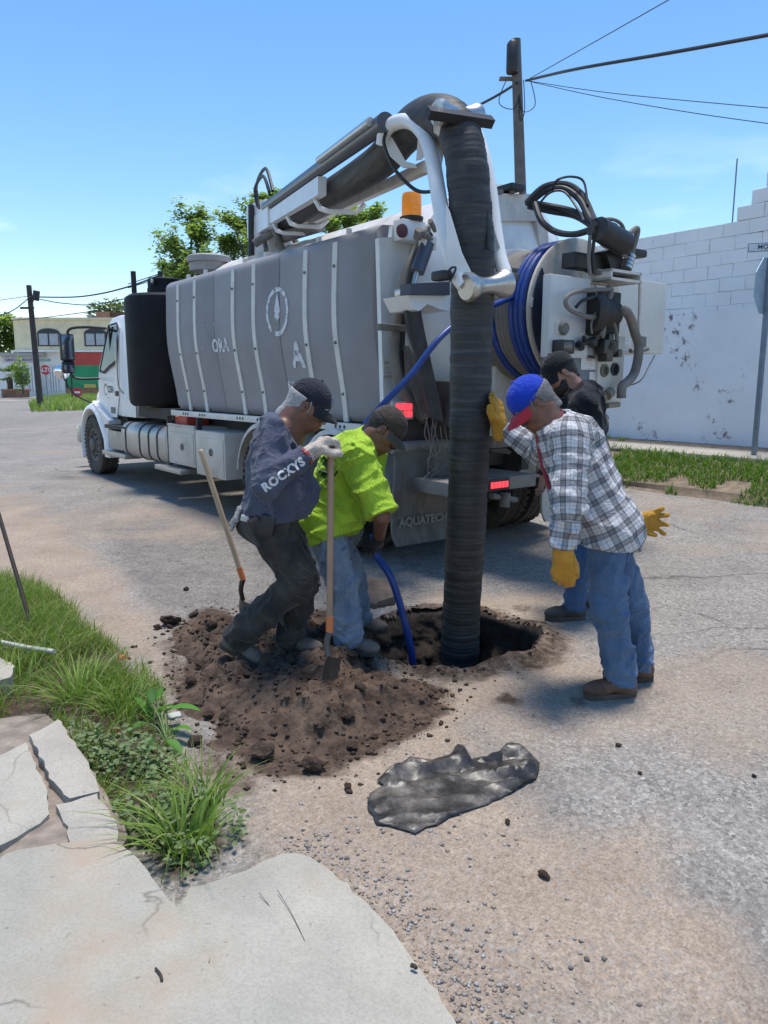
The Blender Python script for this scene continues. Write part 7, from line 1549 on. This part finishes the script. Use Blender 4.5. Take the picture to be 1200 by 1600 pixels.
def make_C():
    Y = 3.60; J = lambda a, b, dy=0: v3(at(a, b, Y+dy)); pel = J(945,822); nk = J(857,662,.02); f0 = (-1,-.05,-.3); u, f, s_ = torso_frame(pel, nk, f0)   # s_ = right side (away from the camera)
    s_ = -s_ if s_[1] > 0 else s_; fr = (f, s_, u)      # s_ now towards the camera (his left)
    root = person('person', (pel[0], pel[1], .0), 'man in white and grey plaid shirt and blue cap, gloved hand on suction hose')
    hc = J(831,630,.0); hf, hu = (-.66,-.10,-.70), (-.62,0,.78); hp, hfr = head_prims(hc, hf, hu, nk+u*.015)
    shN, shF = nk-u*.075+s_*.185-f*.02, nk-u*.075-s_*.165; elN, wrN = J(889,790,-.27), J(879,858,-.28); elF, wrF = J(846,712,.40), J(788,670,.48)
    hpN, hpF = pel+s_*.085-u*.01, pel-s_*.085-u*.01; knN, anN = J(952,948,-.13), grounded(J(972,1050,-.10), .098); knF, anF = J(985,945,.08), grounded(J(999,1038,.10), .098)
    body = hp+[cap(nk, pel, .09, .11, .05, (f, 1.2)), cap(shN, shF, .05, k=.05), cap(shN, elN, .05, .043), cap(elN, wrN, .043, .031), cap(shF, elF, .05, .043), cap(elF, wrF, .043, .031), cap(wrN, wrN+v3((0,0,-.05)), .03), cap(wrF, wrF+v3((-.03,0,.04)), .03), cap(hpN, knN, .078, .055), cap(knN, anN, .055, .04), cap(hpF, knF, .078, .055), cap(knF, anF, .055, .04)]
    sobj('body', body, .0075, SK2, root); face_bits(root, hfr, M_SALT, M_SALT)
    faN = unit(wrN-elN); faF = unit(wrF-elF)
    shp = [cap(pel+s_*.055, pel+s_*.06+v3((.0,0,-.14)), .150, .154, .05), cap(pel-s_*.055, pel-s_*.06+v3((.0,0,-.14)), .150, .154, .05), cap(pel-u*.0-f*.015, nk-u*.17-f*.035, .158, .172, .05, (f, 1.14)), ell(pel+u*.16+f*.05, (.135,.165,.17), fr, .06), cap(nk-u*.10-s_*.12-f*.02, nk-u*.10+s_*.13-f*.02, .095, k=.05), cap(nk-u*.12-f*.05, nk-u*.01, .12, .070, .05), cap(shN, elN, .082, .068, .016), cap(elN, wrN, .066, .055, .012), cap(shF, elF, .078, .058, .02), cap(elF, wrF-faF*.01, .054, .045, .012)]
    fo = fold_fn([('ridge', u+.3*f, .005, 2.5, 11, 53), ('ridge', f+.4*u, .004, 4, 15, 59), ('ring', elN, faN, .008, 85, .11, 54), ('ring', wrN-faN*.05, faN, .005, 120, .08, 55), ('ring', pel+u*.04, u, .006, 60, .2, 56), ('ring', elF, faF, .008, 95, .12, 57), ('ring', shN-u*.06, f-u, .006, 80, .12, 58)])
    hemp = pel-v3((0,0,.095)); hemn = unit(v3((.03,0,-1)))
    sh = sobj('shirt', shp, .0068, plaid_mat(), root, cuts=[(hemp, hemn), (wrN, faN), (wrF-faF*.005, faF)], fold=fo)
    cyl_coords(sh, root, [(pel-u*.1, nk, .165, -f, 0), (shN, elN+faN*.0, .085, s_, -.012), (elN, wrN, .06, s_, -.012), (shF, elF, .08, s_, -.01), (elF, wrF, .056, (0,-.5,1), -.01)])
    # pinkish red lining at the collar and placket
    R0 = v3(root.location); na = unit(hc-nk); nf = unit(f-np.dot(f, na)*na); ns = np.cross(na, nf); cc_ = nk+(hc-nk)*.10-nf*.004; col = [tuple(cc_+nf*.074*math.cos(a)+ns*.072*math.sin(a)-R0) for a in np.linspace(0, 2*np.pi, 25)]; m_ = MB(); m_.tube(col, .016, 8, cap=False); cl_ = m_.build('collar', cloth_mat('dull red lining', (.30,.045,.065), .15), sh)
    p0 = nk+f*.075-u*.01; m_ = MB(); m_.tube(spline([tuple(p0+s_*.03-R0), tuple(nk-u*.10+f*.112+s_*.03-R0), tuple(nk-u*.20+f*.135+s_*.02-R0), tuple(nk-u*.28+f*.150+s_*.02-R0)], 5), .012, 6); m_.build('placket', cloth_mat('dull red lining', (.30,.045,.065), .15), sh)
    tp = [ell(pel+u*.0, (.122,.152,.12), fr, .05), ell(pel-v3((0,0,.06))-f*.04, (.11,.145,.115), fr, .05)]+leg_prims(hpN, knN, anN, .103, .080, .068)+leg_prims(hpF, knF, anF, .103, .080, .068)
    fo = fold_fn([('ridge', (.1,.1,1), .004, 4, 15, 63), ('ridge', (.7,.2,.6), .004, 6, 17, 67), ('ring', knN-v3((0,0,.05)), (0,0,1), .007, 75, .14, 64), ('ring', anN, (0,0,1), .009, 100, .15, 65), ('ring', anF, (0,0,1), .009, 100, .15, 66), ('ring', hpN-v3((0,0,.08)), (.6,0,.8), .005, 75, .14, 68)])
    jn = sobj('jeans', tp, .0072, M_DENIM, root, cuts=[(anN-v3((0,0,.030)), v3((0,0,-1)))], fold=fo)
    # back pocket
    pk = [pel-f*.125+s_*.075+v3((0,0,-.04))+q for q in (v3((0,0,.04)),)]; tb = bvh(jn)
    def on_jeans(p, dirn): h, n_, i_, d_ = tb.ray_cast(Vector(tuple(p-R0-v3(dirn)*.3)), Vector(tuple(unit(dirn)))); return (v3(h)-unit(dirn)*.004) if h else (p-R0)
    vs = []; fs = []; ddir = unit(v3((-.55,.83,0)))
    for i in range(7):
        for j in range(7):
            a = (i/6-.5)*.15; b = (j/6-.5)*.16; b2 = b-.03*(1-abs(2*i/6-1))*(1 if j == 0 else 0); vs.append(tuple(on_jeans(pel+v3((.075,-.10,-.115))+unit(np.cross(v3((0,0,1)), ddir))*a+v3((0,0,b2)), ddir)))
    for i in range(6):
        for j in range(6): fs.append((i*7+j, i*7+j+1, (i+1)*7+j+1, (i+1)*7+j))
    o = obj_from('back_pocket', vs, fs, M_DENIMD, jn, smooth=True)
    mb_ = M('brown suede boot', (.115,.058,.034), .8, var=.25, scale=12, dirt=(.20,.13,.09), damt=.35, dscale=8); ml = M('yellow lace', (.42,.28,.09), .8)
    boot(root, anN, anN+v3((-1,-.12,0)), (0,0,1), mb_, M_SOLE, .075, 1.06, ml); boot(root, anF, anF+v3((-1,-.1,0)), (0,0,1), mb_, M_SOLE, .075, 1.06, ml)
    d = unit(v3((.06,.0,-1))); gl_ = hand_prims(wrN+d*.012, d, (.25,.97,0), 1, [(.25,.35,.25),(.28,.4,.3),(.32,.45,.3),(.38,.5,.35)], .0150, 1.06, (.45,.85,.3), .02)
    sobj('glove', gl_+[cap(wrN-d*.015, wrN+d*.03, .046, .038, .02)], .0048, M_LEA, root, cuts=[(wrN-d*.015, -d)], fold=fold_fn([('ridge', d, .0022, 10, 40, 74), ('ridge', (1,0,0), .0015, 12, 45, 75)]))
    d = unit(v3((-.12,.02,1))); gl_ = hand_prims(wrF+v3((-.030,-.01,.015)), d, (-.75,.66,-.05), 1, [(.0,.15,.15),(.05,.2,.2),(.15,.3,.25),(.25,.4,.3)], .0155, 1.0, (.85,.75,.0), .25)
    sobj('glove', gl_+[cap(wrF+v3((-.02,0,-.02)), wrF+v3((-.035,0,.04)), .046, .040, .02)], .0048, M_LEA, root, fold=fold_fn([('ridge', d, .0022, 10, 40, 78)]))
    hair(root, hfr, M_SALT, -.085, .026, .012); ht, hfm = cap_hat(root, hfr, cloth_mat('royal blue cap', (.012,.045,.42), .08), cloth_mat('red brim', (.42,.035,.055), .1), -.05, .080)
    hat_patch(ht, hfm, math.pi, .12, .030, .022, M('cap gap hair', (.42,.40,.38), .8), root, 'strap_gap'); return pel
C_pel = make_C()
# ------------------------------------------------------------------ D: man in black behind him (faces left)
def make_D():
    Y = 4.85; J = lambda a, b, dy=0: v3(at(a, b, Y+dy)); pel = J(925,800,.05); nk = J(895,612,0); f0 = (-1,-.15,-.2); u, f, s_ = torso_frame(pel, nk, f0); s_ = -s_ if s_[1] > 0 else s_; fr = (f, s_, u)
    root = person('person', (pel[0], pel[1], .0), 'bearded man in black hooded jacket and black cap behind the plaid shirt man')
    hc = J(874,583,-.03); hf, hu = (-.76,-.12,-.50), (-.50,0,.86); hp, hfr = head_prims(hc, hf, hu, nk+u*.01)
    shN, shF = nk-u*.07+s_*.19, nk-u*.07-s_*.18; elN, wrN = shN+v3((.02,-.04,-.29)), shN+v3((-.06,-.05,-.52)); elF, wrF = shF+v3((-.02,.04,-.29)), shF+v3((-.10,.05,-.50))
    hpN, hpF = pel+s_*.09-u*.02, pel-s_*.09-u*.02; knN, anN = J(908,868,-.12), grounded(J(897,944,-.10), .10); knF, anF = J(945,870,.15), grounded(J(940,930,.2), .10)
    body = hp+[cap(nk, pel, .09, .11, .05, (f, 1.2)), cap(shN, shF, .05, k=.05), cap(shN, elN, .05, .043), cap(elN, wrN, .043, .031), cap(shF, elF, .05, .043), cap(elF, wrF, .043, .031), cap(wrN, wrN+v3((0,0,-.05)), .03), cap(hpN, knN, .078, .055), cap(knN, anN, .055, .04), cap(hpF, knF, .078, .055), cap(knF, anF, .055, .04)]
    for w_, sd in ((wrN, 1), (wrF, -1)): body += hand_prims(w_, (-.1,0,-1), (-.9,.3*sd,0), sd, [.3,.33,.36,.4], .0085, .95)
    sobj('body', body, .0075, SK3, root); face_bits(root, hfr, M_DKH)
    c, hf_, hr_, hu_ = hfr; P = lambda a, b, d: c+hf_*a+hr_*b+hu_*d
    bd = [ell(P(.045,0,-.085), (.062,.060,.048), (hf_, hr_, hu_), .02), cap(P(.02,.062,-.03), P(.04,.05,-.085), .020, .026, .02), cap(P(.02,-.062,-.03), P(.04,-.05,-.085), .020, .026, .02)]; sobj('beard', bd, .006, M_DKH, root, cuts=[(P(0,0,-.048), hu_-.35*hf_)], fold=lambda Pp: .004*(vn3(Pp[:,0]*80, Pp[:,1]*80, Pp[:,2]*80, 4)-.5)*2)
    shp = [cap(pel-u*.02, nk-u*.16-f*.02, .165, .18, .05, (f, 1.15)), cap(nk-u*.09-s_*.13-f*.02, nk-u*.09+s_*.13-f*.02, .10, k=.05), cap(nk-u*.11-f*.05, nk-u*.0, .125, .078, .05), cap(shN, elN, .092, .075, .04), cap(elN, wrN, .07, .05, .02), cap(shF, elF, .09, .075, .04), cap(elF, wrF, .07, .05, .02), ell(nk-u*.06-f*.10, (.08,.13,.075), fr, .03), cap(nk-f*.02-s_*.085+u*.005, nk-f*.11-u*.02, .04, .05, .03), cap(nk-f*.02+s_*.085+u*.005, nk-f*.11-u*.02, .04, .05, .03)]
    fo = fold_fn([('ridge', u+.5*f, .007, 3, 12, 83), ('ring', nk-f*.08, f+u, .008, 70, .16, 84), ('ring', shN-u*.05, f-u, .008, 80, .13, 88)]); sobj('jacket', shp, .009, M_BLKJ, root, cuts=[(pel-v3((0,0,.08)), v3((0,0,-1))), (wrN, unit(wrN-elN))], fold=fo)
    tp = [ell(pel+u*.0, (.13,.16,.12), fr, .05)]+leg_prims(hpN, knN, anN, .105, .080, .072)+leg_prims(hpF, knF, anF, .105, .08, .072); sobj('jeans', tp, .009, M_DENIMD, root, cuts=[(anN-v3((0,0,.035)), v3((0,0,-1)))], fold=fold_fn([('ridge', (.1,.1,1), .004, 4, 15, 93), ('ring', anN, (0,0,1), .010, 90, .16, 95)]))
    mb_ = M('dark grey shoe', (.045,.042,.040), .8, var=.2, dirt=(.14,.12,.10), damt=.4); boot(root, anN, anN+v3((-1,-.1,0)), (0,0,1), mb_, M_SOLE, .07, 1.08); boot(root, anF, anF+v3((-1,-.1,0)), (0,0,1), mb_, M_SOLE, .07, 1.08)
    hair(root, hfr, M_DKH, -.06, .022, .006); ht, hfm = cap_hat(root, hfr, cloth_mat('black cap', (.014,.014,.018), .3), cloth_mat('black cap', (.014,.014,.018), .3), -.05); hat_patch(ht, hfm, .45, .35, .022, .018, M('dark green print', (.02,.06,.035), .8), root, 'print')
make_D()
# ================================================================== TOOLS AND LOOSE THINGS
M_WOOD = M('ash handle', (.36,.22,.14), .55, var=.18, scale=5, streak=None); M_WOOD2 = M('pale ash handle', (.46,.32,.21), .6, var=.15, scale=5); M_ORG = M('orange collar', (.62,.17,.05), .5); M_BLADE = M('worn shovel steel', (.10,.095,.09), .45, .7, var=.2, dirt=(.11,.08,.06), damt=.45, dscale=9)
def shovel(top, bot, tip, face, label, wood, r=.0165):
    """handle from top to bot (socket end), blade to tip; face = direction the hollow side looks"""
    top, bot, tip = Vector(tuple(top)), Vector(tuple(bot)), Vector(tuple(tip)); e_ = empty('shovel', tip); tag(e_, label, 'shovel'); O_ = tip; d = (bot-top).normalized(); L_ = (bot-top).length
    m_ = MB(); m_.tube([top-O_, top-O_+d*.006, top-O_+d*.02, top.lerp(bot,.5)-O_, bot-O_], [r*.6, r*.92, r, r, r*.95], 14); m_.build('handle', wood, e_)
    MB().cyl(bot-O_-d*.005, bot-O_+d*.075, r*1.12, 14).build('collar', M_ORG, e_)
    bl0 = tip+(bot-tip)*.50; fdir = Vector(face)-d*Vector(face).dot(d); fdir.normalize()
    sk_ = spline([bot-O_+d*.07, bot.lerp(bl0,.5)-O_+d*.03-fdir*.012, bl0-O_], 6); m_ = MB(); m_.tube(sk_, [r*1.05-.004*k/len(sk_) for k in range(len(sk_))], 12); m_.build('socket', M_BLADE, e_)
    bd = (tip-bl0).normalized(); wdir = bd.cross(fdir).normalized(); nrm = wdir.cross(bd).normalized(); bl = (tip-bl0).length; nu, nv = 12, 10; vs = []; fs = []
    for th in (0, -.0025):
        for i in range(nu+1):
            t = i/nu; w_ = .115*(1 if t < .55 else math.sqrt(max(0, 1-((t-.55)/.45)**2))*.98+.02)*(.93+.07*min(1, t*4))
            for j in range(nv+1): s_ = (j/nv-.5)*2; vs.append(bl0-O_+bd*bl*t+wdir*w_*s_+nrm*(.032*s_*s_*(1-.5*t)-.014*math.sin(math.pi*min(1, t*1.1))+th))
    w2 = nv+1; half = (nu+1)*w2
    for i in range(nu):
        for j in range(nv): a = i*w2+j; fs.append((a, a+1, a+w2+1, a+w2)); fs.append((half+a, half+a+w2, half+a+w2+1, half+a+1))
    for j in range(nv): fs += [(j, half+j, half+j+1, j+1), (nu*w2+j, nu*w2+j+1, half+nu*w2+j+1, half+nu*w2+j)]
    for i in range(nu): a = i*w2; fs += [(a, a+w2, half+a+w2, half+a), (a+nv, half+a+nv, half+a+w2+nv, a+w2+nv)]
    MB().add(vs, fs).build('blade', M_BLADE, e_, fix=False); return e_
shovel(at(517,697,3.60), at(515,965,3.49), at(512,1090,3.34), (1,-.25,.3), 'shovel held upright by the man in navy, blade in the heap', M_WOOD)
shovel(at(313,702,4.45), at(374,888,4.42), at(385,985,4.50), (.9,.5,.1), 'pale-handled shovel leaning left behind the man in navy', M_WOOD2)
# blue jetting hose: reel, behind the neon man's neck, through his hands, into the hole
rw = towor(rc+Vector((.2, RR*.92, -.05)))
hp_ = [towor(rc+Vector((.2,RR*.90,.12))), at(705,512,5.30), at(640,588,5.15), at(575,658,5.0), at(545,712,4.78), at(550,770,4.58), at(572,818,4.32)]
g1 = Vector(tuple((v3(B_wN)+v3(B_wF))/2))+Vector((.0,.0,-.075)); hp_ += [g1+Vector((-.02,.0,.03)), g1+Vector((.012,-.01,-.05)), at(612,905,4.12), at(632,970,4.14), at(643,1020,4.16), Vector((at(648,1050,4.16).x, 4.17, -.25)), Vector((.24,4.25,-.55))]
tag(MB().tube(spline(hp_, 12), .0215, 14).build('blue_hose', M_BLUE), 'blue jetting hose running from the truck reel through gloved hands into the hole', 'hose')
# crumpled tarp
def tarp():
    out = [(572,1262),(578,1242),(600,1230),(590,1222),(606,1206),(640,1188),(676,1190),(700,1192),(716,1170),(738,1192),(770,1188),(786,1176),(802,1168),(828,1182),(842,1198),(838,1218),(800,1242),(740,1266),(690,1286),(648,1305),(622,1296),(590,1290)]
    P = [gnd(a, b) for a, b in out]; r_ = np.random.RandomState(11); B = []
    for i in range(len(P)):
        a, b = P[i], P[(i+1) % len(P)]; k = max(1, int((b-a).length/.03))
        for j in range(k): q = a.lerp(b, j/k); B.append(Vector((q.x+r_.normal(0,.003), q.y+r_.normal(0,.003))))
    ea, eb = gnd(572,1262), gnd(842,1198); e1 = Vector((eb.x-ea.x, eb.y-ea.y)).normalized(); e2 = Vector((-e1.y, e1.x)); ln = math.hypot(eb.x-ea.x, eb.y-ea.y); pts = list(B)
    cand = [(u, v) for u in np.arange(-.1, ln+.1, .022) for v in np.arange(-.35, .4, .011)]
    cx = np.array([ea.x+e1.x*(u+r_.uniform(-.008,.008))+e2.x*(v+r_.uniform(-.004,.004)) for u, v in cand]); cy = np.array([ea.y+e1.y*(u+r_.uniform(-.008,.008))+e2.y*(v+r_.uniform(-.004,.004)) for u, v in cand]); ok = poly_sd(cx, cy, [(p.x, p.y) for p in B]) < -.012
    pts += [Vector((x, y)) for x, y in zip(cx[ok], cy[ok])]; m0 = len(B)
    vo, eo, fo, *_ = delaunay_2d_cdt(pts, [(i, (i+1) % m0) for i in range(m0)], [list(range(m0))], 1, 1e-6)
    x = np.array([v.x for v in vo]); y = np.array([v.y for v in vo]); tl = ((x-ea.x)*e1.x+(y-ea.y)*e1.y)/ln; per = (x-ea.x)*e2.x+(y-ea.y)*e2.y; sdv = -poly_sd(x, y, [(p.x, p.y) for p in B])
    amp = .010+.042*sstep(.05, .15, per)+.030*sstep(.55, .85, tl); fold = np.abs(((per*9+3.2*fbm2(tl*2.6, per*3.5, 3, 5)+tl*1.6) % 1)*2-1); fold2 = np.abs(((tl*6+per*9+1.5*fbm2(tl*5, per*8, 2, 7)) % 1)*2-1); fold3 = np.abs(((tl*11-per*13+1.5*fbm2(tl*7, per*10, 2, 9)) % 1)*2-1)
    rt = sstep(.6, .85, tl); z = amp*(1.0*fold**1.4+(.35+.5*rt)*fold2**1.5+.3*rt*fold3*fold2+.05*r_.rand(len(x))); pk = gnd(716,1182); z += np.maximum(0, .05-.35*np.abs(x-pk.x)-.3*np.abs(y-pk.y))
    z = .052*np.tanh(z/.052)
    z = z*np.clip(sdv/.02, .25, 1)+.006+road_z(x, y)
    m, t, b = nodes('muddy black plastic sheet'); co = N(t, 'TexCoord'); n = N(t, 'TexNoise', Scale=6.0, Detail=10, Roughness=.7); t.links.new(co.outputs['Object'], n.inputs['Vector']); n2 = N(t, 'TexNoise', Scale=3.0, Detail=5); t.links.new(co.outputs['Object'], n2.inputs['Vector'])
    c = ramp(t, n.outputs[0], [(.38, (.016,.015,.014)), (.48, (.040,.036,.032)), (.57, (.11,.095,.080)), (.72, (.27,.235,.20))]); t.links.new(c.outputs[0], b.inputs['Base Color']); b.inputs['Roughness'].default_value = .40; bp_ = N(t, 'Bump', Strength=.25, Distance=.006); n3 = N(t, 'TexNoise', Scale=45.0, Detail=6); t.links.new(co.outputs['Object'], n3.inputs['Vector']); t.links.new(n3.outputs[0], bp_.inputs['Height']); t.links.new(bp_.outputs[0], b.inputs['Normal'])
    o = obj_from('plastic_sheet', [tuple(q) for q in zip(x, y, z)], [tuple(f) for f in fo], m); o.data.shade_smooth(); o.data.set_sharp_from_angle(angle=R(22)); s2 = o.modifiers.new('s', 'SOLIDIFY'); s2.thickness = .002; s2.offset = 1; tag(o, 'crumpled muddy black plastic sheet lying on the road', 'tarp')
tarp()
# broken manhole lid tilted on the heap behind the neon man's legs
ml_ = gnd(585,930,.04); M_LID = M('muddy asphalt slab', (.095,.068,.050), .9, var=.4, scale=15, bump=.8, bscale=40, dirt=(.22,.165,.12), damt=.5, dscale=8)
r_ = random.Random(8); pg = [(ml_.x+math.cos(a_*.5236)*(.19+r_.uniform(-.045,.035)), ml_.y+math.sin(a_*.5236)*(.17+r_.uniform(-.03,.03))) for a_ in range(12)]
lid = slab('asphalt_chunk', pg, lambda x, y: .10+.25*(y-ml_.y), M_LID, depth=.055, step=.03, jit=.006, seed=31, lump=.02); tag(lid, 'broken muddy slab of road lying tilted behind the neon shirt man legs', 'slab')
# steel bar and white pipe on the left
tag(MB().cyl(at(-6,790,4.75), at(58,1008,4.22), .013, 10).build('steel_bar', M('dark rusty bar', (.045,.036,.030), .7, .4)), 'dark steel bar stuck slanting into the grass at the left edge', 'bar')
tag(MB().tube(spline([at(-40,995,4.05), at(0,1003,4.0), at(45,1012,3.93), at(85,1018,3.82)], 5), .013, 10).build('white_pipe', M('dirty white pipe', (.58,.56,.52), .6, dirt=(.3,.27,.23), damt=.3)), 'dirty white pipe lying in the grass at the foot of the steel bar', 'pipe')
# spare yellow glove behind the plaid man's hip
gw = v3(at(992,812,3.66)); gr0 = empty('work_glove', Vector(tuple(gw))); tag(gr0, 'yellow leather glove sticking out behind the plaid shirt man hip', 'glove')
sobj('glove_body', hand_prims(gw+v3((.0,0,.0)), (1,-.1,.0), (.1,-1,.05), 1, [(.1,.15,.1),(-.1,.1,.1),(.05,.1,.2),(.1,.15,.1)], .0135, .92, (.8,.6,.1), .75), .0048, M_LEA, gr0, fold=fold_fn([('ridge', (1,0,0), .002, 10, 40, 5)]))
